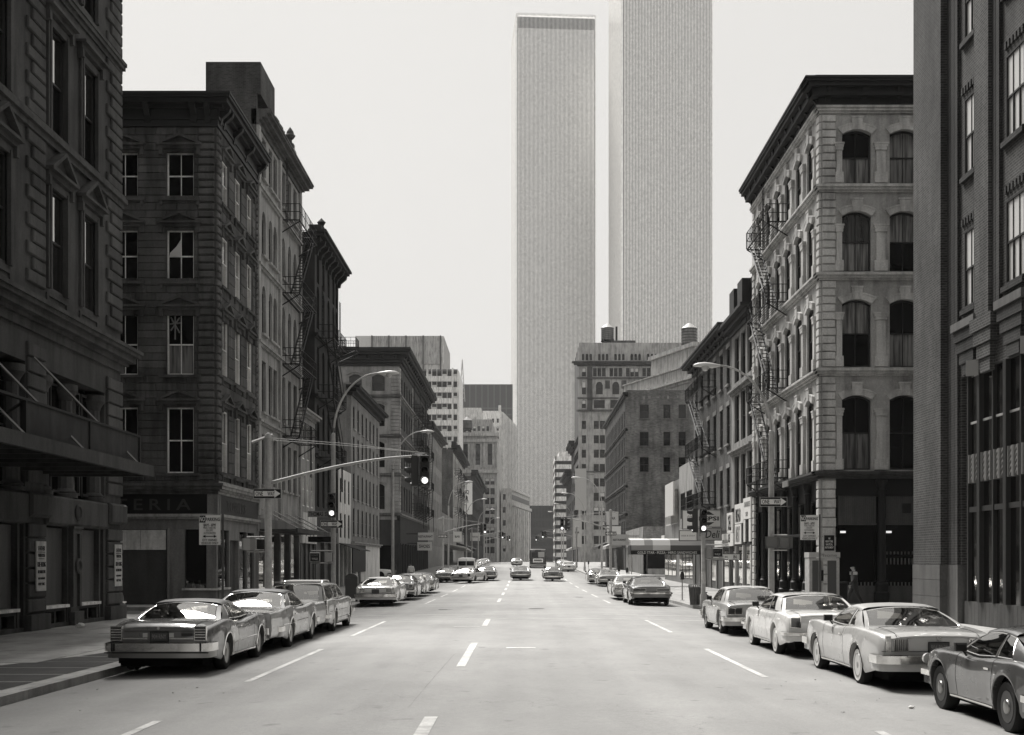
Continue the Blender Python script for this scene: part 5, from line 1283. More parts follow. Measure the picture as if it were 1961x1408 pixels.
link('lettering', TEXTS['gold'], cn, Matrix.Translation((0.0, -1.06, 2.77-gz(97))))
m = MB()
for x in (8.45,): m.bar((x, 96.1, 0.15), (x, 96.1, 3.3), 0.05); m.bar((x, 98.4, 0.15), (x, 98.4, 3.7), 0.05)
wpart('awning_pole', m, GALV, cn)

# ---- R5 low wing and the big brick house with a blank side
r5l = thing('low_corner_wing', 'low pale brick corner building beyond the second side street, right, with dark shopfront', 'building', (13.9, 150, gz(150)))
PB = brick('pale brick', 0.24, 0.28)
C5 = Fac(0, 142.6, 1, 0)
wall_part(r5l, C5, 13.9, 30, 3.6, 6.1, [], PB); wall_part(r5l, RF, -167, -142.604, 3.9, 6.1, [], PB)
core(r5l, RF, -167, -143, 0, 6.0, 14, BLACK, back=0.36)
bay(C5, 'shop_wall', PANEL, r5l, [(13.9, 30, 0.05, 0.35, gz(143)+0.13, 3.6)]); bay(RF, 'shop_wall', SHOPPAINT, r5l, [(-167, -142.65, 0.05, 0.35, gz(150)+0.1, 3.9)])
for a in (14.4, 17.3, 20.2): bay(C5, 'shop_window', WGLASS, r5l, [(a, a+2.2, -0.02, 0.05, 1.3, 3.4)]); bay(C5, 'stall_riser', CREAM, r5l, [(a, a+2.2, -0.02, 0.05, 0.5, 1.25)])
bay(C5, 'vent_door', SHOPPAINT, r5l, [(19.0, 20.2, -0.05, 0, 4.2, 5.6)])
r5 = thing('blank_brick_house', 'tall plain brick house whose side wall has three columns of windows, right of centre', 'building', (13.9, 167, gz(167)))
C5b = Fac(0, 167, 1, 0); WB = brick('worn painted brick', 0.13, 0.17, bw_=0.35, bh=0.12, var=0.35)
cols5 = [(16.4, 1.2), (19.45, 0.95), (21.5, 0.98), (25, 1.0)]; rows5 = [(14.1, 2.0), (17.6, 1.9), (21.3, 1.85)]
ops = [(u-w_/2, u+w_/2, z, z+h) for u, w_ in cols5 for z, h in rows5]
wall_part(r5, C5b, 13.9, 33, 0.3, 25.1, ops, WB, th=0.4)
for u, w_ in cols5:
    for z, h in rows5: window(r5, C5b, u, z, w_, h, '2d' if u < 17 else 'd', 'g' if z > 20 else 'k'); sill(r5, C5b, u, z, w_+0.3, WB, False)
for k in range(14): bay(C5b, 'paint_patch', stone('ghost sign paint', 0.24, 0.5), r5, [(16.2+k*0.62+(k%3)*0.1, 16.5+k*0.62+(k%2)*0.15, -0.006, 0.02, 23.9+(k%4)*0.05, 24.25+(k%3)*0.06)])
s5 = [(-(169.2+i*2.7)) for i in range(14)]; f5 = [(4.8, 2.8), (8.8, 2.7), (12.6, 2.6), (16.4, 2.6), (20.2, 2.4)]
BR5 = brick('brown brick front', 0.06, 0.08)
ops = [(u-0.75, u+0.75, z, z+h) for u in s5 for z, h in f5]
wall_part(r5, RF, -208, -167.004, gz(180), 24.6, ops, BR5, th=0.4); core(r5, RF, -208, -167.5, 0, 24.6, 18, BLACK, back=0.41)
for a in ops: window(r5, RF, (a[0]+a[1])/2, a[2], 1.5, a[3]-a[2], 'd', 'g')
for z in (4.2, 8.2, 12.0, 15.8, 19.6): cornice(r5, RF, -208, -167, z, [(0.15, 0.25), (0.25, 0.12)], BR5, name='string_course', ext0=False, ext1=False)
cornice(r5, RF, -208, -167, 24.2, [(0.2, 0.3), (0.4, 0.3)], DARKCOR)

# ------------------------------------------------------------------ farther buildings
def farwin(w_, h, mat=None, name='window'):
    mat = mat or WGLASS
    def mk():
        m = MB(); m.box(-w_/2, w_/2, 0.18, 0.22, 0, h); m.mi = 1; t = 0.09
        m.box(-w_/2, -w_/2+t, 0.1, 0.18, 0, h); m.box(w_/2-t, w_/2, 0.1, 0.18, 0, h); m.box(-w_/2+t, w_/2-t, 0.1, 0.18, h*0.47, h*0.53); m.box(-w_/2+t, w_/2-t, 0.1, 0.18, h-t, h)
        return m.mesh('window', [mat, FRAME_D], fix=False)
    return cached(('fw', round(w_, 2), round(h, 2), mat.name), mk)
def far_facade(root, fac, u0, u1, z0, z1, cols, rows, mat, th=0.5, rise=0, blindp=0.25, seed=1):
    ops = [(u-w_/2, u+w_/2, z, z+h) + ((w_*0.5,) if rise else ()) for u, w_ in cols for z, h in rows]
    wall_part(root, fac, u0, u1, z0, z1, ops, mat, th=th, segs=6)
    r = random.Random(seed)
    for u, w_ in cols:
        for z, h in rows:
            link('window', farwin(w_, h), root, fac.mat(u, z, 0, root))
            if r.random() < blindp: link('blind', cached(('fb', round(w_, 2), round(h, 2)), lambda: boxmesh('blind', -w_/2+0.1, w_/2-0.1, 0.14, 0.17, h*0.55, h*0.97, BLIND_AND_SKY)), root, fac.mat(u, z, 0, root))
def mass(root, x0, x1, y0, y1, z0, z1, mat, name='building_mass'):
    m = MB(); m.box(x0, x1, y0, y1, z0, z1); return wpart(name, m, mat, root, fix=False)
# L7
b7 = thing('pale_narrow_house', 'narrow pale house just past the black-corniced corner house, left', 'building', (-13.9, 190, gz(190)))
far_facade(b7, LF, 182, 215, 1, 22, [(184+i*2.9, 1.2) for i in range(11)], [(4.5, 3), (9, 3), (13.2, 3), (17.3, 2.8)], LIMED, rise=1); mass(b7, -30, -14.42, 182, 215, 0, 22, BLACK)
cornice(b7, LF, 182, 215, 21.6, [(0.2, 0.4), (0.6, 0.3), (1.0, 0.25)], stone('stained string course', 0.1, 0.2))
# L8
b8 = thing('blank_side_house', 'tall house with a blank dark brick side wall and fire escapes, left of centre', 'building', (-13.9, 260, gz(260)))
mb = MB(); mb.box(-27, -13.92, 249.6, 250, 0, 24.6); wpart('side_wall', mb, brick('blank dark brick', 0.085, 0.11, var=0.4), b8, fix=False)
far_facade(b8, LF, 250, 296, 2, 24, [(252+i*3.3, 1.7) for i in range(13)], [(5, 2.6), (9, 2.6), (13, 2.6), (17, 2.6), (20.8, 2.2)], stone('pale painted front', 0.4, 0.1), seed=4); mass(b8, -27, -14.42, 250, 296, 0, 24, BLACK)
cornice(b8, LF, 250, 296, 24, [(0.3, 0.4), (0.9, 0.5), (1.4, 0.5), (0.6, 0.8)], DARKCOR)
for i in range(3): fire_escape(LF, 254+i*14, 261+i*14, [8.2, 12.2, 16.2, 20.2], ['nearest fire escape on the house with the blank brick side', 'middle fire escape on the house with the blank brick side', 'last fire escape on the house with the blank brick side'][i], proj=1.2, drop=False)
b8l = thing('spotted_brick_shed', 'low brick building with rows of small white patches, left of centre', 'building', (-13.9, 230, gz(230)))
m = MB(); m.box(-27, -14, 215.2, 249, 0, 10.0); wpart('wall', m, brick('dull far brick', 0.10, 0.12), b8l, fix=False)
m = MB(); m.box(-14, -13.9, 215.2, 249, 4, 10.6); wpart('street_wall', m, GM, b8l, fix=False)
r = random.Random(5)
for i in range(14):
    for j in range(7):
        if r.random() < 0.7: bay(Fac(0, 215.2, 1, 0), 'tie_plate', WHITEB, b8l, [(-16.4-i*0.62, -16.15-i*0.62, -0.06, 0, 3.2+j*0.85+r.uniform(-.1, .1), 3.35+j*0.85)])
b8s = thing('garage_roof', 'pale slanting garage roof over a dark open shop, left of centre', 'awning', (-13.9, 232, gz(230)))
m = MB(); m.add([(-13.85, 216, 5.4), (-13.85, 249, 4.6), (-9.8, 249, 4.0), (-9.8, 216, 4.6), (-13.85, 216, 5.2), (-13.85, 249, 4.4), (-9.8, 249, 3.8), (-9.8, 216, 4.4)], [(0, 1, 2, 3), (4, 7, 6, 5), (0, 3, 7, 4), (3, 2, 6, 7), (1, 5, 6, 2)]); wpart('roof', m, WHITEB, b8s)
# L9 billboard house
b9 = thing('billboard_house', 'dark house behind the white painted billboard with an arrow, left of centre', 'building', (-13.9, 350, gz(350)))
far_facade(b9, LF, 348.3, 441, 2, 27, [(352+i*4, 2) for i in range(22)], [(7, 3), (12, 3), (17, 3), (22, 2.6)], BLACKST); mass(b9, -30, -13.95, 348, 441, 0, 26, BRK_D)
cornice(b9, LF, 348, 441, 26, [(0.3, 0.5), (1.0, 0.5), (1.6, 0.6)], DARKCOR)
bbd = thing('painted_billboard', 'white painted wall billboard with letters and a down arrow', 'billboard', (-15.5, 347.6, 19.7))
link('board', boxmesh('board', -2.6, 1.55, 0, 0.3, -4.5, 4.4, flat('billboard white', 0.72, 0.6)), bbd)
link('lettering', TEXTS['bb_e'], bbd, Matrix.Translation((-0.7, -0.02, 3.3))); link('lettering', TEXTS['bb_nnq'], bbd, Matrix.Translation((-0.5, -0.02, 1.7))); link('lettering', TEXTS['bb_sea'], bbd, Matrix.Translation((-0.7, -0.02, -0.9)))
m = MB()
for a, b in (((-1.15, -1.8), (-1.15, -3.1)), ((-0.15, -1.8), (-0.15, -3.1)), ((-1.15, -1.8), (-0.15, -1.8)), ((-2.0, -3.2), (-0.7, -4.2)), ((-0.7, -4.2), (0.6, -3.0))): m.bar((a[0], -0.03, a[1]), (b[0], -0.03, b[1]), 0.14)
link('arrow', m.mesh('arrow', MIDINK), bbd)
# L10 grey office with the pilastered top
b10 = thing('colonnade_office', 'grey stone office block with a pilastered upper storey and roof water tank', 'building', (-9.1, 450, gz(450)))
C10 = Fac(0, 450, 1, 0); S10 = stone('grey limestone', 0.42, 0.12, bumps=0, fine=4); S10.use_fake_user = False
cols = [(-9.1-2.6-i*4.4+dx, 1.5) for i in range(4) for dx in (-0.95, 0.95)]
far_facade(b10, C10, -27, -9.1, 1, 34, cols, [(5+i*3.55, 2.3) for i in range(8)], S10, blindp=0.35, seed=9)
far_facade(b10, C10, -27, -9.1, 35.2, 47.6, [(-11.4-i*4.4, 2.2) for i in range(4)], [(37, 7.6)], S10, blindp=0)
for i in range(5): 
    for dx in (-0.55, 0.55): bay(C10, 'pilaster', S10, b10, [(-9.5-i*4.4+dx-0.35-0.4, -9.5-i*4.4+dx+0.35-0.4, -0.4, 0, 36, 45.2)])
for z in (34.0, 45.2): bay(C10, 'cornice', S10, b10, [(-27, -8.6, -0.8, 0.5, z, z+1.2)])
bay(C10, 'cornice', S10, b10, [(-27, -8.4, -1.1, 0.5, 47.4, 48.6)])
mass(b10, -27, -9.1, 450.6, 540, 0, 47.6, S10)
F10 = Fac(-9.1, 0, 0, 1); 
def watertank(name, label, x, y, z, r_, h, legs):
    t_ = thing(name, label, 'water tank', (x, y, z))
    m = MB(); m.lathe([(r_, 0), (r_, h)], 24, (0, 0, legs)); 
    WOODT = stone('weathered tank wood', 0.15, 0.3, 0.8, 0.5, 0.2, 0.1)
    link('tank', m.mesh('tank', WOODT), t_)
    m = MB(); m.lathe([(r_*1.08, h+legs), (r_*0.3, h+legs+r_*0.62), (0.001, h+legs+r_*0.75)], 24); link('lid', m.mesh('lid', GALV), t_)
    for k in range(6):
        m = MB(); m.lathe([(r_+0.05, 0), (r_+0.05, 0.12)], 24, (0, 0, legs+h*(k+0.5)/6)); link('hoop', m.mesh('hoop', IRON), t_)
    for a in range(4):
        dx, dy = (r_*0.7*(1 if a & 1 else -1), r_*0.7*(1 if a & 2 else -1)); m = MB(); m.bar((dx, dy, 0), (dx, dy, legs), 0.3); link('leg', m.mesh('leg', IRON), t_)
    m = MB()
    for s in (-1, 1):
        for zz in (0, legs/2): m.bar((-r_*0.7, s*r_*0.7, zz), (r_*0.7, s*r_*0.7, zz+legs/2), 0.12); m.bar((r_*0.7, s*r_*0.7, zz), (-r_*0.7, s*r_*0.7, zz+legs/2), 0.12)
    m.box(-r_, r_, -r_, r_, legs-0.25, legs-0.01); link('bracing', m.mesh('bracing', IRON), t_)
    return t_
watertank('water_tank', 'water tank on dark legs on the grey colonnade office roof, left of centre', -20.2, 455, 48.6, 1.9, 3.0, 2.0)
# L11-L14
b11 = thing('glass_slab_tower', 'pale modern tower with a tall grey louvred top, behind the black-corniced house', 'building', (-40, 460, gz(450)))
C11 = Fac(0, 460, 1, 0); LV = stone('grey louvre panel', 0.33, 0.08, bumps=0); 
mass(b11, -61.9, -29, 461, 500, 0, 85.5, S10)
xs = [-61.9, -55.6, -49.3, -43.0, -36.6, -30.2]
for i, (a, b) in enumerate(zip(xs, xs[1:])):
    bay(C11, 'louvre_panel', [flat('pale end panel', 0.5, 0.6), LV, LV, LV, LV][i], b11, [(a+0.25, b-0.25, -0.1, 0.9, 75, 85.5)]); bay(C11, 'fin', stone('dark fin', 0.10, 0.1), b11, [(b-0.25, b+0.25, -0.6, 0.9, 40, 85.6)])
    for q in (0.33, 0.67): bay(C11, 'joint_strip', WHITEB, b11, [(a+(b-a)*q-0.06, a+(b-a)*q+0.06, -0.14, -0.1, 75, 85.5)])
    bay(C11, 'wall_panel', stone('pale curtain wall', 0.48, 0.06, bumps=0), b11, [(a+0.25, b-0.25, 0.3, 0.9, 40, 75)])
bay(C11, 'end_pier', WHITEB, b11, [(-29.9, -29.0, -0.1, 1, 0, 85.4)])
b12 = thing('grid_office_tower', 'white gridded modern office tower left of centre, behind the left row', 'building', (-28, 400, gz(400)))
C12 = Fac(0, 400, 1, 0); mass(b12, -39, -20.8, 400.8, 430, 0, 64, flat('dark tower core', 0.10, 0.5)); PCW = stone('white curtain wall', 0.8, 0.05, bumps=0)
for k in range(15):
    z = 63.2-k*3.55
    bay(C12, 'spandrel_panel', PCW, b12, [(-39, -20.8, 0, 0.8, z-3.2, z-1.5)])
    bay(C12, 'window_band', WGLASS, b12, [(-39, -20.8, 0.3, 0.8, z-1.5, z+0.1)])
    for j in range(11): bay(C12, 'blind', BLIND_AND_SKY, b12, [(-39+j*1.65+0.1, -39+j*1.65+1.5, 0.2, 0.3, z-1.5, z-1.5+(0.7 if (j*7+k*3) % 5 < 2 else 0.02))]) if (j*7+k*3) % 5 < 2 else None
for j in range(12): bay(C12, 'mullion', PCW, b12, [(-39+j*1.65-0.07, -39+j*1.65+0.07, -0.25, 0, 0, 64)])
for x in (-30.5, -22.4): bay(C12, 'column', PCW, b12, [(x-0.3, x+0.3, -0.5, 0, 0, 64.2)])
F12 = Fac(-20.8, 0, 0, 1)
bay(F12, 'side_wall', PCW, b12, [(400.8, 430, -0.3, 0, 0, 63.6)])
b13 = thing('dark_glass_slab', 'dark glass slab tower in the distance, left of the twin towers', 'building', (-25, 800, gz(800)))
mass(b13, -41.5, -6.5, 800, 850, 0, 116, stone('dark curtain wall', 0.045, 0.1, 0.3, 0.1, 0, 0))
C13 = Fac(0, 800, 1, 0)
for j in range(10): bay(C13, 'mullion', flat('mid dark mullion', 0.10, 0.5), b13, [(-41.5+j*3.9-0.3, -41.5+j*3.9+0.3, -0.5, 0, 60, 116)])
for k in range(12): bay(C13, 'spandrel_panel', flat('dark spandrel', 0.085, 0.6), b13, [(-41.5, -6.5, -0.2, 0, 100-k*4, 101-k*4)])
an = thing('lattice_mast', 'thin lattice radio mast on the pale roof left of the dark slab', 'mast', (-27, 560, 74))
m = MB()
for s in (-1, 1): m.bar((s*1.2, 0, 0), (0, 0, 19), 0.25)
for k in range(8): m.bar((-1.2+k*0.15, 0, k*2.3), (1.2-k*0.15-0.1, 0, k*2.3+2), 0.15)
link('lattice', m.mesh('lattice', GALV), an)
b14 = thing('stepped_office', 'stepped mid-grey office block with a pale penthouse, left of centre', 'building', (-20, 560, gz(560)))
C14 = Fac(0, 560, 1, 0)
far_facade(b14, C14, -31, -13.5, 30, 66, [(-15.5-i*2.0, 1.2) for i in range(7)], [(44+i*4.2, 2.2) for i in range(5)], stone('mid grey office wall', 0.26, 0.08, bumps=0)); mass(b14, -31, -13.5, 560.6, 600, 0, 66, S10)
mass(b14, -29.5, -18.5, 562, 590, 66, 71.5, WHITEB, 'penthouse')
# L15, L16 along the bend of the street
b15 = thing('tall_pale_block', 'tall pale block with closely set vertical bands, just left of the twin towers', 'building', (-10, 600, gz(600)))
C15 = Fac(0, 600, 1, 0); F15 = Fac(-10.0, 600, 7.2, 70); S15 = stone('pale brick block', 0.66, 0.07, bumps=0)
far_facade(b15, C15, -19, -10, 0, 74.7, [(-11.8-i*2.3, 1.0) for i in range(3)], [(30+i*3.9, 2.0) for i in range(11)], S15)
m = MB(); m.prism([(-19, 600.6), (-10.05, 600.6), (-2.9, 670), (-12, 670)], 0, 74.5, 'z'); wpart('building_mass', m, S15, b15)
for i in range(16): bay(F15, 'rib', S15, b15, [(1+i*4.3, 3.2+i*4.3, -0.7, 0.05, 0, 74.3)]); 
for i in range(16): bay(F15, 'window_strip', flat('grey window strip', 0.13, 0.4), b15, [(3.2+i*4.3, 5.3+i*4.3, -0.2, 0.05, 0, 72)])
bay(C15, 'roof_finial', S15, b15, [(-11.5, -10.2, 0.5, 1.5, 74.7, 77.5)])
b16 = thing('post_office', 'long pale stone post office with tall pilasters, at the end of the left row', 'building', (-4.3, 500, gz(500)))
C16 = Fac(0, 500, 1, 0); F16 = Fac(-4.3, 500, 7.6, 60); S16 = stone('pale limestone', 0.62, 0.08, bumps=0)
far_facade(b16, C16, -8.6, -4.3, 0, 31.4, [(-7.2, 1.1)], [(6+i*5.2, 2.3) for i in range(5)], S16)
m = MB(); m.prism([(-8.6, 500.6), (-4.35, 500.6), (3.3, 560), (-8.6, 560)], 0, 31.2, 'z'); wpart('building_mass', m, S16, b16)
for i in range(9): bay(F16, 'pilaster', S16, b16, [(1.5+i*6.6, 4.6+i*6.6, -0.9, 0.05, 2, 24)]); 
for i in range(9): bay(F16, 'window_strip', MATS['grey window strip'], b16, [(4.6+i*6.6, 8.1+i*6.6, -0.25, 0.05, 6, 23)]); 
for i in range(20): bay(F16, 'attic_window', MATS['grey window strip'], b16, [(1.5+i*2.95, 3.0+i*2.95, -0.2, 0.05, 27, 29)])
bay(F16, 'cornice', S16, b16, [(0, 60.4, -1.1, 0.1, 24.4, 25.6)]); bay(F16, 'cornice', S16, b16, [(0, 60.4, -0.7, 0.1, 30.6, 31.6)])
# centre: dark low block under the towers
b17 = thing('dark_low_block', 'dark brown low office block at the end of the street, under the towers', 'building', (10, 700, gz(700)))
mass(b17, 3.5, 19, 700, 740, 0, 33.4, stone('dark bronze wall', 0.035, 0.2, 0.6, 0.2, 0, 0)); C17 = Fac(0, 700, 1, 0)
for k in range(5): bay(C17, 'spandrel_panel', flat('bronze band', 0.055, 0.6), b17, [(3.5, 19, -0.2, 0, 4+k*5.2, 5.5+k*5.2)])
for k in range(9): bay(C17, 'mullion', MATS['bronze band'], b17, [(3.6+k*1.8, 3.9+k*1.8, -0.4, 0, 22, 33.4)])
# right far
b9r = thing('striped_office', 'white office block banded with ribbon windows, right of the street end', 'building', (16, 480, gz(480)))
C9 = Fac(0, 480, 1, 0); F9 = Fac(12.7, 0, 0, -1); mass(b9r, 12.75, 24, 480.5, 510, 0, 42.5, flat('dark band glass', 0.05, 0.3))
for k in range(14):
    z = 42.6-k*3.1
    bay(C9, 'spandrel_panel', PCW, b9r, [(12.7, 24, 0, 0.5, z-1.7, z)]); bay(F9, 'spandrel_panel', PCW, b9r, [(-510, -480.0, 0, 0.5, z-1.4, z)])
    for j in range(8): bay(C9, 'mullion', FRAME_D, b9r, [(12.9+j*1.35, 13.05+j*1.35, 0.3, 0.5, z-3.1, z-1.4)])
mass(b9r, 14.2, 24, 482, 500, 42.5, 44.6, PCW, 'penthouse')
r8 = thing('black_cornice_row', 'dark old house with jutting black cornice before the striped white office, right', 'building', (13.9, 350, gz(350)))
far_facade(r8, RF, -392, -352, 2, 25.5, [(-355-i*3.2, 1.6) for i in range(11)], [(6, 2.8), (11, 2.8), (16, 2.8), (21, 2.6)], BLACKST); mass(r8, 14.42, 20, 352, 392, 0, 26, BRK_D)
cornice(r8, RF, -392, -352, 25.5, [(0.4, 0.6), (1.2, 0.8), (2.0, 0.8)], DARKCOR)
r8b = thing('black_cornice_row', 'taller dark house with a stepped black cornice next to the ornate corner block', 'building', (13.9, 315, gz(315)))
far_facade(r8b, RF, -351.5, -332, 2, 32.5, [(-334.5-i*3.2, 1.6) for i in range(5)], [(6, 2.8), (11, 2.8), (16, 2.8), (21, 2.6), (26, 2.6)], BLACKST); mass(r8b, 14.42, 20, 332, 351.5, 0, 32, BRK_D)
cornice(r8b, RF, -351.5, -332, 32, [(0.4, 0.6), (1.0, 0.8), (1.5, 0.8)], DARKCOR)
# ornate corner block with water tanks
r7 = thing('ornate_corner_block', 'tall pale ornate block with arcaded attic and heavy cornice, right of centre', 'building', (13.9, 306, gz(306)))
C7 = Fac(0, 306, 1, 0); S7 = stone('stained pale limestone', 0.33, 0.2, 0.85, 0.4, 0, 0.05); S7D = stone('soot-dark carved band', 0.075, 0.4, bumps=0)
pair = [(15.2, 1.05)] + [(19.0+i*4.05+dx, 1.25) for i in range(6) for dx in (-0.75, 0.75)]
far_facade(r7, C7, 13.9, 42, 1, 39.2, pair, [(6.35+i*3.54, 2.0) for i in range(0, 9)], S7, blindp=0.3, seed=2)
far_facade(r7, C7, 13.9, 42, 39.2, 50.2, [(15.2, 1.0)] + [(19.0+i*4.05, 1.7) for i in range(6)] + [(19.0+i*4.05+dx, 0.7) for i in range(6) for dx in (-1.45, 1.45)], [(43.2, 3.0)], S7, rise=1, blindp=0.4) if False else None
far_facade(r7, C7, 13.9, 42, 39.2, 42.3, [(15.2, 1.0)] + [(19.0+i*4.05, 2.7) for i in range(6)], [(39.8, 2.0)], S7)
far_facade(r7, C7, 13.9, 42, 42.3, 47.2, [(15.2, 1.0)] + [(19.0+i*4.05, 1.7) for i in range(6)], [(43.2, 3.1)], S7, rise=1)
far_facade(r7, C7, 13.9, 42, 47.2, 50.2, [(15.2, 1.0)] + [(19.0+i*4.05+dx, 0.9) for i in range(6) for dx in (-1.1, 0, 1.1)], [(47.6, 2.1)], S7)
far_facade(r7, C7, 13.9, 42, 51.3, 55.2, [(15.0+k*0.95+(k//3)*1.15, 0.62) for k in range(20)], [(51.6, 1.6)], S7, rise=1, blindp=0)
for z, pr, hh in ((39.0, 0.5, 0.4), (47.0, 0.4, 0.4), (42.1, 0.3, 0.3), (24, 0.3, 0.3)): bay(C7, 'string_course', S7D, r7, [(13.9-pr, 42, -pr, 0.3, z, z+hh)])
cornice(r7, C7, 13.9, 42, 50.1, [(0.4, 0.35), (1.2, 0.4), (1.7, 0.3), (0.3, 0.25)], S7D)
for i in range(6): bay(C7, 'carved_panel', S7D, r7, [(20.4+i*4.05, 21.6+i*4.05, -0.2, 0, 44.6, 46.6)])
bay(C7, 'quoin_strip', S7D, r7, [(16.0, 17.3, -0.1, 0, 39.4, 50)])
mb = MB(); mb.fr = RF; mb.box(-331.5, -306.55, 0, 0.5, 0, 55.2); wpart('street_wall', mb, S7D, r7, fix=False)
F7 = RF
for z in range(8):
    for k in range(8): link('window', farwin(1.4, 2.0), r7, Fac(13.85, 0, 0, -1).mat(-309-k*2.8, 6.35+z*3.54, 0.2, r7))
mass(r7, 14.45, 42, 306.6, 331, 0, 54.5, BLACK)
mass(r7, 22, 28.2, 309, 316, 54.5, 57.0, S7D, 'roof_shed'); m = MB(); m.lathe([(0.26, 55), (0.26, 60.8)], 12, (23.6, 311, 0)); wpart('flue', m, IRON, r7, True)
m = MB(); m.box(13.9, 42, 306.02, 306.5, 55.2, 55.9); wpart('parapet', m, S7, r7, fix=False)
watertank('water_tank', 'squat water tank on the ornate block roof, before the gap between the towers', 21.4, 312, 56.3, 1.55, 3.0, 1.3)
watertank('water_tank', 'taller water tank on latticed legs to the right, before the right tower', 35.2, 262, 44.8, 1.65, 3.6, 2.7)
# R6 oblique classical block behind the brick house
r6 = thing('slanting_classical_block', 'pale classical block set at an angle behind the plain brick house, right of centre', 'building', (24, 220, gz(220)))
F6 = Fac(19.3, 233.5, 10.5, -28.5); S6 = stone('pale stained stone', 0.32, 0.2, bumps=0)
far_facade(r6, F6, 0, 34, 1, 32.2, [(1.8+i*2.3, 1.3) for i in range(14)], [(29.0, 2.2)], S6)
cornice(r6, F6, 0, 34, 32.2, [(0.3, 0.4), (0.9, 0.3), (0.2, 0.5), (0.1, 1.6), (0.4, 0.2)], S6)
m = MB(); m.fr = F6; m.box(0, 34, 0.51, 30, 0, 34.8); wpart('building_mass', m, S6, r6, fix=False)
m = MB(); m.fr = F6; m.box(3, 20, 4.0, 30, 34.8, 39.5); m.box(2.6, 20.4, 3.5, 30, 39.5, 40.2); wpart('attic', m, S7, r6, fix=False)
m = MB(); m.box(33, 37.5, 259, 265, 34, 44.7); wpart('tank_base', m, S7D, r6, fix=False)

# ------------------------------------------------------------------ the two towers
ALU = stone('pale anodised cladding', 0.8, 0.02, 0.5, 0.03, 0, 0, 0.5)
ALU.node_tree.nodes['Principled BSDF'].inputs['Metallic'].default_value = 0.8; ALU.node_tree.nodes['Principled BSDF'].inputs['Roughness'].default_value = 0.35
TGL = flat('tower window strip', 0.02, 0.35)
TG2 = flat('tower spandrel', 0.035, 0.5)
def tower(label, x, y, H, th=4.0, Wd=63.4, topband=True):
    t_ = thing('twin_tower', label, 'skyscraper', (x, y, gz(y)), 0, 'the two tall towers')
    c, s = math.cos(R(th)), math.sin(R(th))
    FA = Fac(x, y, c, s); FB = Fac(x-s*Wd, y+c*Wd, s, -c)     # front, and the left side seen from outside
    n = 59
    for fac, nm in ((FA, 'front'), (FB, 'side')):
        m = MB(); m.fr = fac; m.box(1.2, Wd-1.2, 0.35, 0.9, 0, H-3); wpart('glazing', m, TGL, t_, fix=False)
        m = MB(); m.fr = fac; k = 0; z = 6
        while z < H-14: m.box(1.2, Wd-1.2, 0.31, 0.35, z, z+1.35); z += 3.72
        stuff(wpart('floor_spandrels', m, TG2, t_, fix=False))
        sp = (Wd-3.0)/n; m = MB(); m.fr = fac
        for i in range(n):
            u = 1.5+sp*(i+0.5); m.box(u-0.31, u+0.31, -0.15, 0.35, 0, H-(12 if topband else 3))
            m.box(u-0.14, u+0.14, -0.10, 0.35, H-12, H-2)
        stuff(wpart('facade_columns', m, ALU, t_, fix=False))
        m = MB(); m.fr = fac; m.box(1.2, Wd-1.2, -0.1, 0.9, H-2.0, H); wpart('parapet', m, ALU, t_, fix=False)
        for zz in (H*0.34, H*0.67): m = MB(); m.fr = fac; m.box(1.2, Wd-1.2, 0.1, 0.35, zz, zz+7.4); wpart('plant_floor', m, TG2, t_, fix=False)
    m = MB(); m.fr = FA
    m.prism([(0.0, 1.2), (1.2, 0.0), (1.2, Wd-0.95), (0, Wd-1.2)], 0, H, 'z'); m.prism([(Wd-1.2, 0), (Wd, 1.2), (Wd, Wd-1.2), (Wd-1.2, Wd-1)], 0, H, 'z'); wpart('corner_panel', m, ALU, t_)
    m = MB(); m.fr = FA; m.box(0.8, Wd-0.8, 0.95, Wd-0.95, 0, H-3.5); wpart('building_mass', m, ALU, t_, fix=False)
    return t_
tower('nearer of the twin towers, the right one, its top outside the picture', 67.7, 848, 433)
tl = tower('farther of the twin towers, the left one, with a dark band below its roof', -4.9, 976, 433)

# ------------------------------------------------------------------ summer haze in the air
m = MB(); m.box(-160, 160, -70, 1300, -1.5, 445)
hz_ = stuff(link('haze', m.mesh('haze', None)))
hm = bpy.data.materials.new('haze'); hm.use_nodes = True; t = hm.node_tree; t.nodes.clear(); o_ = t.nodes.new('ShaderNodeOutputMaterial')
pv = t.nodes.new('ShaderNodeVolumePrincipled'); pv.inputs['Density'].default_value = 0.00012; pv.inputs['Color'].default_value = (0.97, 0.97, 0.97, 1); pv.inputs['Anisotropy'].default_value = 0.0
lk(t, pv.outputs[0], o_.inputs['Volume']); hz_.data.materials.clear(); hz_.data.materials.append(hm)
scene.cycles.volume_bounces = 0
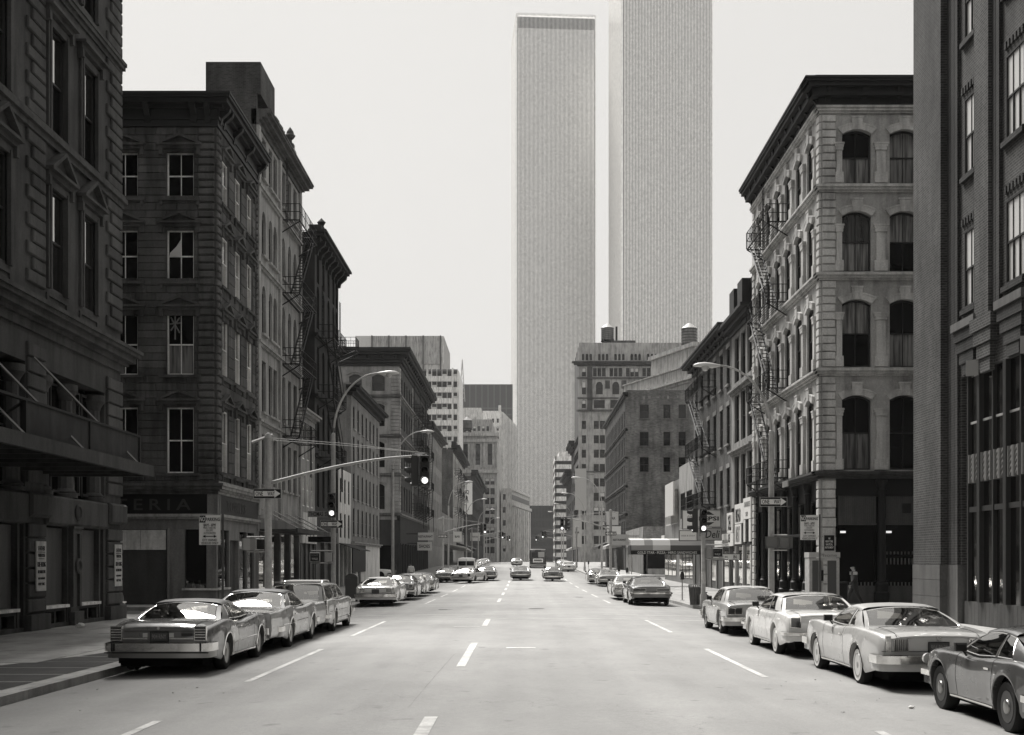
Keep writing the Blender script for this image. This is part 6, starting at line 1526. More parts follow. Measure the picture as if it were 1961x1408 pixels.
# ------------------------------------------------------------------ street furniture
POLEM = stone('weathered pole', 0.36, 0.15, 0.5, 0.2, 0.15, 0.05, 6)
def lamp_post(x, y, top, arm, side, label, group='cobra-head street lamps', thick=True):
    """side=+1: arm reaches towards +x"""
    r_ = thing('street_lamp', label, 'street lamp', (x, y, gz(y)+0.125), 0, group)
    m = MB(); m.lathe([(0.16, 0), (0.16, 0.5), (0.11, 0.6), (0.105, 3.0), (0.09, top*0.72), (0.085, top*0.74), (0.05, top*0.745)], 14); kid(link('pole', m.mesh('pole', POLEM, True), r_))
    pts = []
    for k in range(13):
        t = k/12; a = t*math.pi/2*0.97
        pts.append((side*arm*(1-math.cos(a))*1.0, 0, top*0.73+(top*0.27)*math.sin(a)))
    m = MB(); m.tube(pts, [0.05-0.018*k/12 for k in range(13)], 10); kid(link('arm', m.mesh('arm', POLEM, True), r_))
    ex, ez = pts[-1][0], pts[-1][2]
    m = MB(); rows = []
    for k, (t, w_, h0, h1) in enumerate(((0, .03, -.03, .03), (.12, .07, -.06, .05), (.3, .13, -.10, .09), (.55, .17, -.06, .12), (.8, .15, -.05, .10), (.95, .08, -.04, .05), (1.0, .02, -.02, .01))):
        x_ = ex+side*t*0.95
        rows.append([(x_, w_*math.cos(a), ez+(h1 if math.sin(a) > 0 else -h0)*math.sin(a)) for a in [2*math.pi*q/12 for q in range(13)]])
    m.grid(rows); hd = kid(link('lamp_head', m.mesh('lamp_head', flat('lamp housing', 0.55, 0.4), True), r_))
    m = MB(); m.lathe([(0.001, -0.20), (0.08, -0.18), (0.14, -0.10), (0.15, -0.04)], 14, (ex+side*0.52, 0, ez)); kid(link('lens', m.mesh('lens', flat('lamp refractor', 0.4, 0.1, coat=1), True), hd))
    return r_
def signal_head(parent, p, rz, lit=2, name='signal_head'):
    """three lamps; faces -y turned by rz"""
    M = Matrix.Translation(p) @ Matrix.Rotation(rz, 4, 'Z')
    def mk():
        m = MB(); m.chbox(-0.15, 0.15, -0.10, 0.12, -0.52, 0.52, 0.03); return m.mesh('signal_head', flat('signal housing', 0.05, 0.45))
    o = kid(link('signal_head', cached(('sigh',), mk), parent, M))
    for k in range(3):
        z = 0.34-0.34*k
        def vis():
            m = MB(); rows = []
            for d in (0, -0.22): rows.append([(0.125*math.cos(a), -0.10+d*(1 if math.sin(a) > -0.3 else 0.5), 0.125*math.sin(a)) for a in [math.radians(-30+24*q) for q in range(11)]])
            m.grid(rows); rows = [[(x*1.03, y, zz*1.03) for x, y, zz in r__] for r__ in rows]; m.grid(rows); return m.mesh('visor', flat('signal housing', 0.05, 0.45), True, fix=False)
        kid(link('visor', cached(('sigv',), vis), o, Matrix.Translation((0, 0, z))))
        def ln(mat): 
            m = MB(); m.lathe([(0.105, -0.105), (0.08, -0.125), (0.001, -0.135)], 16, (0, 0, 0), 'y'); return m.mesh('lens', mat, True)
        on = (k == lit)
        kid(link('lens', cached(('sigl', on), lambda: ln(flat('lit signal', 0.9, 0.4, emit=1.0) if on else flat('unlit signal', 0.012, 0.2))), o, Matrix.Translation((0, 0, z))))
    return o
def ped_head(parent, p, rz, txt=None):
    M = Matrix.Translation(p) @ Matrix.Rotation(rz, 4, 'Z')
    o = kid(link('pedestrian_signal', cached(('ped',), lambda: boxmesh('pedestrian_signal', -0.22, 0.22, -0.14, 0.14, -0.2, 0.2, flat('grey signal box', 0.30, 0.5), 0.03)), parent, M))
    kid(link('face', cached(('pedf',), lambda: boxmesh('face', -0.19, 0.19, -0.16, -0.142, -0.17, 0.17, BLACKP)), o))
    if txt: kid(link('lettering', TEXTS['walk'], o, Matrix.Translation((0, -0.163, -0.07)))); kid(link('lettering', TEXTS['dont'], o, Matrix.Translation((0, -0.163, 0.08))))
    return o
def one_way(parent, p, rz=0.0, flip=False):
    M = Matrix.Translation(p) @ Matrix.Rotation(rz, 4, 'Z')
    b = kid(link('one_way_sign', cached(('ow',), lambda: boxmesh('one_way_sign', -0.46, 0.46, -0.01, 0.01, -0.15, 0.15, BLACKP)), parent, M))
    def rim():
        m = MB(); [m.box(*q) for q in ((-0.47, 0.47, -0.014, 0.012, 0.15, 0.165), (-0.47, 0.47, -0.014, 0.012, -0.165, -0.15), (-0.47, -0.455, -0.014, 0.012, -0.15, 0.15), (0.455, 0.47, -0.014, 0.012, -0.15, 0.15))]; return m.mesh('rim', flat('sign rim', 0.35, 0.4))
    kid(link('rim', cached(('owr',), rim), b))
    def arr():
        m = MB(); s = -1 if flip else 1
        m.prism([(-0.43*s, -0.088), (0.24*s, -0.088), (0.24*s, -0.135), (0.44*s, 0), (0.24*s, 0.135), (0.24*s, 0.088), (-0.43*s, 0.088)], -0.016, -0.0105); return m.mesh('arrow', WHITEP)
    kid(link('arrow', cached(('owa', flip), arr), b))
    s = -1 if flip else 1
    kid(link('lettering', TEXTS['oneway_one'], b, Matrix.Translation((-0.27 if not flip else -0.1, -0.021, 0)))); kid(link('lettering', TEXTS['oneway_way'], b, Matrix.Translation((0.13 if not flip else 0.27, -0.021, 0))))
    return b
def mast_arm(x, y, side, label, armlen=4.6, h=5.1, sign=True, ped=True, group='signal mast arm poles', signals=True):
    r_ = thing('signal_mast', label, 'traffic signal', (x, y, gz(y)+0.125), 0, group)
    m = MB(); m.lathe([(0.17, 0), (0.17, 0.6), (0.125, 0.75), (0.115, 6.1), (0.13, 6.12), (0.13, 6.2), (0.06, 6.3), (0.001, 6.32)], 16); kid(link('pole', m.mesh('pole', POLEM, True), r_))
    pts = [(side*armlen*t, 0, h-0.5+0.95*math.sin(t*math.pi/2*0.95)) for t in [k/12 for k in range(13)]]
    m = MB(); m.tube(pts, [0.065-0.03*k/12 for k in range(13)], 10); kid(link('mast_arm', m.mesh('mast_arm', POLEM, True), r_))
    m = MB(); m.bar((-0.55*side, 0, 6.0), (0.15*side, 0, 6.25), 0.07); kid(link('bracket', m.mesh('bracket', POLEM), r_))
    m = MB()
    for dz in (0, 0.07): m.tube([(0, 0, 6.15-dz), (side*armlen*0.5, 0, 5.95-dz), (side*armlen, 0, pts[-1][2]+0.08)], 0.008, 4)
    kid(link('guy_wire', m.mesh('guy_wire', GALV), r_))
    if signals:
        signal_head(r_, (side*(armlen-0.05), -0.02, h-0.06), 0); signal_head(r_, (side*(armlen-0.42), 0.10, h-0.06), R(-90)*side)
        m = MB(); m.bar((side*armlen, 0, pts[-1][2]), (side*(armlen-0.05), 0, h+0.4), 0.04); m.bar((side*(armlen-0.42), 0.1, h+0.5), (side*(armlen-0.05), 0.0, h+0.5), 0.04); kid(link('hanger', m.mesh('hanger', IRON), r_))
    if sign: one_way(r_, (0.0, -0.15, h-0.85), flip=(side < 0))
    if ped:
        ped_head(r_, (-0.38, 0.05, 2.55), R(60)); ped_head(r_, (-0.75, 0.1, 2.55), R(110))
        m = MB()
        for z in (2.3, 2.8): m.bar((0, 0, z), (-0.75, 0.1, z), 0.035)
        kid(link('bracket', m.mesh('bracket', POLEM), r_))
    return r_
mast_arm(-8.58, 42.0, 1, 'tall grey signal mast arm pole at the near left corner, arm over the street', 5.35)
m3 = mast_arm(7.55, 106, -1, 'signal mast arm pole on the right beyond the pizza awning', 4.2, ped=False)
mast_arm(-8.2, 128.5, 1, 'signal mast arm pole on the left near the van', 4.4, ped=False)
mast_arm(-8.1, 200, 1, 'second-farthest mast arm on the left, past the van', 5.0, sign=False, ped=False); mast_arm(8.3, 190, -1, 'mast arm on the right beside the far parked cars', 5.2, sign=False, ped=False)
mast_arm(-8.0, 262, 1, 'farthest mast arm on the left', 5.4, sign=False, ped=False); mast_arm(8.3, 262, -1, 'farthest mast arm on the right', 5.4, sign=False, ped=False)
lamp_post(-8.05, 53.0, 10.0, 1.95, 1, 'street lamp behind the left signal mast, head over the left lane')
lamp_post(-8.6, 82.6, 10.6, 1.9, 1, 'second street lamp along the left kerb'); lamp_post(-8.3, 140, 10.5, 1.9, 1, 'third street lamp on the left, in front of the blank brick wall')
lamp_post(8.62, 43.0, 8.75, 1.85, -1, 'nearest street lamp on the right, arm reaching left over the parked cars')
lamp_post(8.2, 128, 10.3, 2.3, -1, 'street lamp on the right before the ornate block'); 
for i, y in enumerate((165, 205, 250)): lamp_post(8.3, y, 10.3, 2.3, -1, ['first', 'second', 'third'][i]+' of the thin far street lamps on the right')
for i, y in enumerate((185, 235, 290)): lamp_post(-8.3, y, 10.3, 2.3, 1, ['first', 'second', 'third'][i]+' of the thin far street lamps on the left')
# things on the lamp posts
r_ = thing('corner_signal', 'small three-lamp signal with THOMAS street sign and arrow sign on the second left pole', 'traffic signal', (-8.05, 52.85, 0.125))
signal_head(r_, (0, -0.22, 4.35), 0, name='signal_head')
one_way(r_, (-0.03, -0.16, 3.55))
b = link('street_sign', boxmesh('street_sign', -0.5, 0.5, -0.01, 0.01, -0.13, 0.13, flat('dull street sign', 0.19, 0.5)), r_, Matrix.Translation((-0.55, -0.08, 3.98))); link('lettering', TEXTS['thomas'], b, Matrix.Translation((-0.02, -0.015, 0)))
ped_head(r_, (-0.75, -0.1, 2.15), R(8), True); ped_head(r_, (-0.2, 0.15, 2.15), R(100))
m = MB(); [m.bar((0, 0, z), (-0.9, -0.05, z), 0.035) for z in (1.9, 2.42)]; link('bracket', m.mesh('bracket', POLEM), r_)
r_ = thing('kerb_signal', 'three-lamp traffic signal on a grey pole at the right corner, lowest lamp lit', 'traffic signal', (7.9, 54.2, 0.125))
m = MB(); m.lathe([(0.15, 0), (0.15, 0.5), (0.1, 0.6), (0.095, 3.2), (0.06, 3.25), (0.06, 3.35)], 14); link('pole', m.mesh('pole', POLEM, True), r_)
signal_head(r_, (0, 0, 3.75), 0); signal_head(r_, (-0.36, 0.12, 3.75), R(-90)); ped_head(r_, (0.62, -0.05, 2.35), R(-10), True); ped_head(r_, (0.22, 0.1, 2.35), R(100))
m = MB(); [m.bar((0, 0, z), (1.1, 0, z), 0.04) for z in (2.08, 2.7)]; m.bar((-0.4, 0.1, 4.2), (0.15, 0, 4.2), 0.03); link('bracket', m.mesh('bracket', POLEM), r_)
m = MB(); m.lathe([(0.1, 1.0), (0.103, 1.02), (0.103, 1.5), (0.1, 1.52)], 14); link('sticker', m.mesh('sticker', WHITEB, True), r_)
r_ = thing('arrow_signs', 'arrow sign and paired pedestrian signals clamped to the nearest right lamp post', 'sign', (8.62, 42.85, 0.125))
one_way(r_, (0.02, -0.13, 4.02)); ped_head(r_, (-0.05, -0.2, 2.62), R(165)); ped_head(r_, (0.42, -0.12, 2.62), R(190))
m = MB(); [m.bar((0, 0, z), (0.5, -0.1, z), 0.035) for z in (2.36, 2.88)]; link('bracket', m.mesh('bracket', POLEM), r_)
b = link('street_sign', boxmesh('street_sign', -0.02, 0.02, -0.45, 0.45, -0.1, 0.1, flat('dull street sign', 0.19, 0.5)), r_, Matrix.Translation((0.5, 0.2, 4.65)))
def parking_sign(x, y, z, label, rz=0, h=None):
    r_ = thing('parking_sign', label, 'sign', (x, y, gz(y)+0.125), rz)
    m = MB(); m.box(0.33, 0.39, 0.02, 0.06, 0, z+0.45); link('post', m.mesh('post', stone('rusty sign post', 0.09, 0.2)), r_)
    link('board', boxmesh('board', -0.30, 0.30, 0, 0.02, z-0.42, z+0.42, flat('white sign board', 0.7, 0.5)), r_)
    link('black_patch', boxmesh('black_patch', -0.29, -0.12, -0.006, -0.001, z+0.21, z+0.41, BLACKP), r_)
    for k, xx, zz in (('np_no', -0.205, 0.31), ('np_parking', 0.09, 0.30), ('np_1', 0, 0.14), ('np_2', 0, 0.06), ('np_3', 0, -0.05), ('np_4', 0, -0.285), ('np_5', 0, -0.37)): link('lettering', TEXTS[k], r_, Matrix.Translation((xx, -0.01, z+zz)))
    m = MB(); m.box(-0.13, 0.13, -0.012, -0.004, z-0.19, z-0.17); m.prism([(-0.2, z-0.18), (-0.12, z-0.14), (-0.12, z-0.22)], -0.012, -0.004); m.prism([(0.2, z-0.18), (0.12, z-0.22), (0.12, z-0.14)], -0.012, -0.004); link('double_arrow', m.mesh('double_arrow', SIGNINK), r_)
    return r_
parking_sign(-8.85, 35.2, 2.86, 'white parking sign on a rusty post, left pavement before the cafeteria')
parking_sign(9.75, 42.2, 3.12, 'white parking sign right of the nearest right lamp post')
# litter basket, meters, hydrant
def basket():
    m = MB(); n = 22
    for k in range(n):
        a = 2*math.pi*k/n; m.bar((0.22*math.cos(a), 0.22*math.sin(a), 0.02), (0.30*math.cos(a), 0.30*math.sin(a), 0.92), 0.028)
    for z, r1 in ((0.03, 0.22), (0.3, 0.245), (0.6, 0.272), (0.92, 0.30)): m.lathe([(r1-0.01, z-0.015), (r1+0.012, z-0.015), (r1+0.012, z+0.015), (r1-0.01, z+0.015)], 22)
    return m
lb = thing('litter_basket', 'wire litter basket at the right kerb corner, before the traffic signal', 'litter bin', (7.75, 55.6, 0.13))
link('basket', basket().mesh('basket', flat('basket wire', 0.12, 0.5)), lb); m = MB(); m.lathe([(0.205, 0.03), (0.27, 0.8), (0.001, 0.82)], 18); link('liner', m.mesh('liner', stone('litter and bag', 0.10, 0.5, 0.7, 0.2, 0.3, 0, 9), True), lb)
bg_ = thing('rubbish_bag', 'black rubbish bag slumped against the litter basket', 'rubbish bag', (8.15, 55.3, 0.13))
m = MB(); rr = random.Random(3); prof = [(0.18, 0), (0.27, 0.1), (0.28, 0.25), (0.2, 0.42), (0.07, 0.5), (0.05, 0.54), (0.12, 0.6), (0.001, 0.6)]
m.lathe(prof, 14); m.v = [(x*(1+rr.uniform(-.08, .08)), y*(1+rr.uniform(-.08, .08)), z) for x, y, z in m.v]; link('bag', m.mesh('bag', flat('black polythene', 0.015, 0.3), True), bg_)
def meter(x, y, label):
    r_ = thing('parking_meter', label, 'parking meter', (x, y, gz(y)+0.13), 0, 'parking meters on the right pavement')
    m = MB(); m.lathe([(0.13, 0), (0.12, 0.02), (0.035, 0.03), (0.032, 1.05)], 10); link('post', m.mesh('post', POLEM, True), r_)
    m = MB(); m.prism([(-0.09, 1.05), (0.09, 1.05), (0.10, 1.3), (0.07, 1.42), (0, 1.47), (-0.07, 1.42), (-0.10, 1.3)], -0.06, 0.06); link('head', m.mesh('head', flat('meter casing', 0.04, 0.4)), r_); return r_
meter(8.05, 62.5, 'parking meter beside the litter basket, right pavement'); meter(8.1, 96, 'parking meter under the pizza awning, right'); meter(8.1, 104, 'farther parking meter beyond the pizza awning'); meter(8.0, 150, 'farthest parking meter, by the low corner wing')
hy = thing('fire_hydrant', 'dark fire hydrant with a pale cap on the right pavement, past the parked cars', 'fire hydrant', (9.9, 103.5, gz(103.5)+0.13))
m = MB(); m.lathe([(0.17, 0), (0.17, 0.06), (0.12, 0.08), (0.12, 0.55), (0.15, 0.57), (0.15, 0.62)], 14); m.tube([(-0.2, 0, 0.42), (0.2, 0, 0.42)], 0.06, 8); m.tube([(0, 0, 0.4), (0, -0.19, 0.4)], 0.075, 8); link('barrel', m.mesh('barrel', flat('hydrant black', 0.03, 0.4), True), hy)
m = MB(); m.lathe([(0.14, 0.62), (0.11, 0.74), (0.03, 0.8), (0.001, 0.82)], 14); link('cap', m.mesh('cap', WHITEP, True), hy)
# phone booth
pb = thing('phone_booth', 'grey-panelled telephone booth with lettered top band on the right corner', 'phone booth', (12.45, 51.6, 0.13))
m = MB(); [m.box(*q) for q in ((-0.62, -0.5, -0.4, 0.4, 0, 2.1), (0.5, 0.62, -0.4, 0.4, 0, 2.1), (-0.5, 0.5, -0.4, -0.36, 2.0, 2.1), (-0.5, 0.5, -0.4, 0.4, 0, 0.08))]; link('frame', m.mesh('frame', GALV), pb)
link('panel', boxmesh('panel', -0.5, -0.12, -0.38, -0.34, 0.1, 2.0, flat('booth panel', 0.07, 0.4)), pb); link('panel', boxmesh('panel', 0.14, 0.5, -0.38, -0.34, 0.1, 2.0, flat('booth panel', 0.07, 0.4)), pb)
link('back_panel', boxmesh('back_panel', -0.1, 0.12, 0.3, 0.34, 0.1, 2.0, PLY), pb); link('telephone', boxmesh('telephone', -0.08, 0.1, 0.12, 0.3, 1.15, 1.6, BLACKP, 0.02), pb)
link('top_band', boxmesh('top_band', -0.64, 0.64, -0.44, 0.42, 2.12, 2.34, flat('booth band', 0.42, 0.5)), pb); link('lettering', TEXTS['phone'], pb, Matrix.Translation((0.15, -0.45, 2.22)))
ub = thing('utility_cabinet', 'low black cabinet on the pavement beside the phone booth', 'cabinet', (13.35, 52.2, 0.13)); link('cabinet', boxmesh('cabinet', -0.25, 0.25, -0.3, 0.3, 0, 1.05, BLACKP, 0.03), ub); link('lid', boxmesh('lid', -0.27, 0.27, -0.33, 0.33, 1.05, 1.1, DARKPL), ub)
# mail box on the left behind the wagon
mbx = thing('mailbox', 'dark pillar mailbox on the left pavement behind the near-white coupe', 'mailbox', (-8.35, 61.0, 0.13)); link('body', boxmesh('body', -0.3, 0.3, -0.28, 0.28, 0.15, 1.15, flat('mailbox paint', 0.06, 0.35), 0.02), mbx)
m = MB(); m.prism([(0.3*math.cos(a), 1.15+0.22*math.sin(a)) for a in [math.pi*k/10 for k in range(11)]], -0.28, 0.28); link('hood', m.mesh('hood', flat('mailbox paint', 0.06, 0.35)), mbx)
for s in (-1, 1): link('leg', boxmesh('leg', s*0.22-0.03, s*0.22+0.03, -0.2, 0.2, 0, 0.15, IRON), mbx)
# hanging signs and awnings in the middle distance
def simplesign(x0, x1, y, z0, z1, v, label, key=None, s=1.0, name='shop_sign'):
    r_ = thing(name, label, 'sign', ((x0+x1)/2, y, (z0+z1)/2)); w_, h = x1-x0, z1-z0
    link('board', boxmesh('board', -w_/2, w_/2, -0.1, 0.1, -h/2, h/2, flat('sign tone %d' % int(v*100), v, 0.5)), r_)
    if key: link('lettering', TEXTS[key], r_, Matrix.Translation((0, -0.11, 0)) @ Matrix.Diagonal((s, 1, s, 1)))
    m = MB(); sx = -1 if x0 < 0 else 1; m.bar((sx*w_/2, 0, h*0.35), (sx*(w_/2+1.5), 0, h*0.35), 0.06); link('bracket', m.mesh('bracket', IRON), r_); return r_
simplesign(-12.4, -10.6, 148, 4.6, 5.5, 0.5, 'pale projecting restaurant sign on the left, above the parked row', 'generic'); simplesign(-12.6, -10.9, 149.5, 3.4, 4.4, 0.6, 'white shop sign below the restaurant sign, left', 'generic3')
simplesign(10.6, 12.6, 148, 4.0, 5.3, 0.35, 'grey sign over the dark corner front, right beyond the second side street', 'generic', 0.9)
simplesign(10.9, 12.7, 160, 4.4, 6.6, 0.6, 'white projecting sign past the low corner wing, right', 'generic2'); simplesign(10.2, 12.4, 240, 12, 20, 0.45, 'tall pale vertical sign before the ornate block', None); simplesign(10.4, 12.2, 255, 5, 11, 0.4, 'second vertical sign below the tall one, right', 'generic2')
simplesign(11.4, 13.0, 168, 7.0, 8.8, 0.5, 'small framed sign on the brick corner, right', 'generic2', 0.9)
simplesign(-12.3, -10.8, 222, 5.6, 7.4, 0.6, 'white sign over the garage, left', 'generic2'); simplesign(-12.5, -10.2, 300, 7, 9, 0.5, 'far sign over the shops on the left', 'generic3')
for i, (s, y0, y1, v) in enumerate(((-1, 262, 300, 0.02), (-1, 305, 340, 0.035), (1, 172, 184, 0.3), (1, 190, 206, 0.05), (1, 310, 330, 0.4), (1, 335, 350, 0.12))):
    a_ = thing('shop_awning', ['black awning row over the far left shops', 'farther dark awning on the left', 'pale awning past the plain brick house corner', 'dark awning farther along the plain brick house', 'pale awning at the foot of the ornate block', 'dull awning past the ornate block'][i], 'awning', (s*13.9, y0, gz(y0)+3.4), 0)
    m = MB(); x0, x1 = s*13.85, s*11.6; z = gz(y0)+3.4
    m.add([(x0, y0, z+0.9), (x0, y1, z+0.9), (x1, y1, z), (x1, y0, z), (x1, y1, z-0.4), (x1, y0, z-0.4), (x0, y0, z-0.1), (x0, y1, z-0.1)], [(0, 1, 2, 3), (3, 2, 4, 5), (0, 3, 5, 6), (1, 7, 4, 2)]); wpart('canvas', m, flat('awning %d' % i, v, 0.8), a_)
# litter and small debris
rr = random.Random(21)
for i in range(34):
    if i < 12: x, y = -5.2+rr.uniform(-2.2, 0.6), rr.uniform(16.5, 22)
    elif i < 26: x, y = rr.uniform(4.2, 5.6), rr.uniform(13.5, 24)
    else: x, y = -13.2+rr.uniform(-0.3, 0.5), rr.uniform(34, 41)
    s = rr.uniform(0.012, 0.03); z = roadz(x, y) if i < 26 else 0.13
    m = MB(); pts = [(rr.uniform(-1, 1)*s, rr.uniform(-1, 1)*s*0.8, rr.uniform(0, 1)*s*0.6) for _ in range(6)]
    m.add(pts, [(0, 1, 2), (0, 2, 3), (0, 3, 4), (0, 4, 5), (0, 5, 1), (1, 2, 3, 4)]); o = link('litter_scrap', m.mesh('litter_scrap', flat('scrap %d' % (i % 3), (0.05, 0.5, 0.16)[i % 3], 0.8))); o.location = (x, y, z+0.002)
    tag(o, ['small scrap of litter on the left parking lane', 'small scrap of litter beside the right parked cars', 'small scrap of litter on the left pavement by the warehouse'][0 if i < 12 else (1 if i < 26 else 2)], 'litter', ['litter on the left lane', 'litter by the right cars', 'litter by the warehouse'][0 if i < 12 else (1 if i < 26 else 2)])
def crumpled(x, y, z, s, label, seed):
    r2_ = random.Random(seed); me = bpy.data.meshes.new('crumpled_paper'); b = bmesh.new(); bmesh.ops.create_icosphere(b, subdivisions=2, radius=s)
    for v in b.verts: v.co *= 1+r2_.uniform(-0.35, 0.2); v.co.z *= 0.6
    b.to_mesh(me); b.free(); me.materials.append(flat('white paper', 0.7, 0.8)); o = link('crumpled_paper', me); o.location = (x, y, z+s*0.45); tag(o, label, 'paper')
crumpled(-13.15, 37.0, 0.13, 0.13, 'crumpled white paper at the foot of the warehouse shopfront', 1); crumpled(8.9, 21.5, 0.13, 0.14, 'crumpled paper bag on the right pavement behind the silver coupe', 2)
crumpled(5.45, 17.4, roadz(5.4, 17.4), 0.04, 'white scrap by the front wheel of the nearest compact', 3)

# ------------------------------------------------------------------ people
CLOTH = {k: stone('cloth %s' % k, v, 0.1, 0.9, 0.1, 0.2, 0, 20) for k, v in (('dark', 0.03), ('light', 0.5), ('mid', 0.12))}
SKIN = flat('skin', 0.32, 0.6); HAIR = flat('dark hair', 0.02, 0.7)
def person(x, y, z, rz, label, top, legs, stride=0.25, arm=0.2, h=1.75, bagc=None, bent=0.0):
    r_ = thing('person', label, 'person', (x, y, z), rz)
    k = h/1.75
    J = {'pel': (0, 0, 0.93), 'wst': (0, 0.0, 1.08), 'chs': (0, 0.02+bent*0.05, 1.32), 'nck': (0, 0.03+bent*0.1, 1.49), 'hd0': (0, 0.05+bent*0.13, 1.58), 'hd1': (0, 0.06+bent*0.14, 1.70)}
    E = [('pel', 'wst'), ('wst', 'chs'), ('chs', 'nck'), ('nck', 'hd0'), ('hd0', 'hd1')]; Rr = {'pel': (0.16, 0.11), 'wst': (0.14, 0.10), 'chs': (0.165, 0.11), 'nck': (0.055, 0.055), 'hd0': (0.075, 0.09), 'hd1': (0.08, 0.095)}
    for s, nm in ((-1, 'l'), (1, 'r')):
        st = stride*s; J.update({nm+'hp': (s*0.10, 0, 0.90), nm+'kn': (s*0.105, st*0.55+0.05, 0.50), nm+'an': (s*0.10, st*1.1-0.03, 0.10), nm+'to': (s*0.11, st*1.1+0.14, 0.04),
                  nm+'sh': (s*0.19, 0.02, 1.42), nm+'el': (s*0.25, -st*arm*2-0.03, 1.13), nm+'wr': (s*0.24, -st*arm*3+0.10, 0.90)})
        E += [('pel', nm+'hp'), (nm+'hp', nm+'kn'), (nm+'kn', nm+'an'), (nm+'an', nm+'to'), ('chs', nm+'sh'), (nm+'sh', nm+'el'), (nm+'el', nm+'wr')]
        Rr.update({nm+'hp': (0.095, 0.10), nm+'kn': (0.065, 0.07), nm+'an': (0.05, 0.055), nm+'to': (0.045, 0.03), nm+'sh': (0.07, 0.07), nm+'el': (0.052, 0.052), nm+'wr': (0.034, 0.038)})
        wr = Vector(J[nm+'wr'])
        for f in range(4):
            a = wr+Vector((s*0.004, -0.027+0.018*f, -0.09)); b = a+Vector((-s*0.008, 0.006, -(0.045, 0.055, 0.052, 0.04)[f])); J[nm+'f%da' % f] = tuple(a); J[nm+'f%db' % f] = tuple(b); E += [(nm+'wr', nm+'f%da' % f), (nm+'f%da' % f, nm+'f%db' % f)]; Rr[nm+'f%da' % f] = (0.012, 0.011); Rr[nm+'f%db' % f] = (0.008, 0.008)
        a = wr+Vector((-s*0.012, 0.045, -0.05)); J[nm+'th'] = tuple(a); E.append((nm+'wr', nm+'th')); Rr[nm+'th'] = (0.011, 0.011)
    names = list(J); me = bpy.data.meshes.new('body'); me.from_pydata([tuple(c*k for c in J[n]) for n in names], [(names.index(a), names.index(b)) for a, b in E], [])
    o = bpy.data.objects.new('body', me); COL.objects.link(o)
    sk = o.modifiers.new('skin', 'SKIN'); 
    for i, n in enumerate(names): me.skin_vertices[0].data[i].radius = tuple(q*k*(1.0 if (n[0] in 'lr' and n[1] in 'ft') or n[:2] == 'hd' else 1.3) for q in Rr[n])
    me.skin_vertices[0].data[0].use_root = True
    ss = o.modifiers.new('sub', 'SUBSURF'); ss.levels = 2; ss.render_levels = 2
    dg = bpy.context.evaluated_depsgraph_get(); dg.update(); m2 = bpy.data.meshes.new_from_object(o.evaluated_get(dg), depsgraph=dg); bpy.data.objects.remove(o)
    m2.materials.clear(); [m2.materials.append(q) for q in (CLOTH[top], CLOTH[legs], SKIN, HAIR, BLACKP)]
    for p in m2.polygons:
        c = p.center/k; mi = 0
        if c.z < 0.98 and abs(c.x) < 0.19: mi = 1
        if c.z < 0.08: mi = 4
        if c.z > 1.50: mi = 2
        if c.z > 1.655 or (c.z > 1.56 and c.y < 0.02): mi = 3
        if c.z < 0.90 and abs(c.x) > 0.2: mi = 2
        p.material_index = mi; p.use_smooth = True
    link('body', m2, r_)
    m = MB(); m.prism([(-0.016, 1.60*k), (0.016, 1.60*k), (0.008, 1.66*k), (-0.008, 1.66*k)], 0.13*k+bent*0.13, 0.17*k+bent*0.13); link('nose', m.mesh('nose', SKIN), r_)
    for s in (-1, 1):
        m = MB(); m.lathe([(0.012, 0), (0.001, 0.006)], 8, (s*0.032, 0.137*k+bent*0.13, 1.665*k), 'y'); link('eye', m.mesh('eye', BLACKP), r_)
        m = MB(); m.chbox(s*0.08-0.01, s*0.08+0.01, 0.03, 0.06, 1.60*k, 1.66*k, 0.004); link('ear', m.mesh('ear', SKIN), r_)
    m = MB(); m.box(-0.02, 0.02, 0.125*k+bent*0.13, 0.14*k+bent*0.13, 1.562*k, 1.568*k); link('mouth', m.mesh('mouth', BLACKP), r_)
    if bagc: m = MB(); m.chbox(-0.30, 0.30, -0.06, 0.14, 1.34*k, 1.47*k, 0.03); link('scarf', m.mesh('scarf', CLOTH[bagc]), r_)
    return r_
person(14.6, 54.6, 0.13, R(90), 'person in dark clothes with a pale scarf passing the dark corner shopfront, right', 'dark', 'dark', 0.28, bagc='light', h=1.80)
person(-9.3, 104, gz(104)+0.13, R(15), 'person in a light shirt seen from behind on the left pavement', 'light', 'mid', 0.15)
person(-12.2, 118, gz(118)+0.13, R(180), 'person in a dark top with white collar near the second left side street', 'dark', 'mid', 0.2)
# ------------------------------------------------------------------ cars
def interp(keys, y):
    """smooth monotone-ish interpolation through (y, v) keys"""
    if y <= keys[0][0]: return keys[0][1]
    if y >= keys[-1][0]: return keys[-1][1]
    for i in range(len(keys)-1):
        a, b = keys[i], keys[i+1]
        if a[0] <= y <= b[0]:
            t = (y-a[0])/(b[0]-a[0]); h = b[0]-a[0]
            def sl(k):
                if k <= 0 or k >= len(keys)-1: return 0.0
                p, q, r_ = keys[k-1], keys[k], keys[k+1]
                d0 = (q[1]-p[1])/(q[0]-p[0]); d1 = (r_[1]-q[1])/(r_[0]-q[0])
                return 0.0 if d0*d1 <= 0 else 2*d0*d1/(d0+d1)
            m0 = sl(i)*h if i > 0 else (b[1]-a[1]); m1 = sl(i+1)*h if i+1 < len(keys)-1 else (b[1]-a[1])
            t2, t3 = t*t, t*t*t
            return a[1]*(2*t3-3*t2+1)+m0*(t3-2*t2+t)+b[1]*(3*t2-2*t3)+m1*(t3-t2)
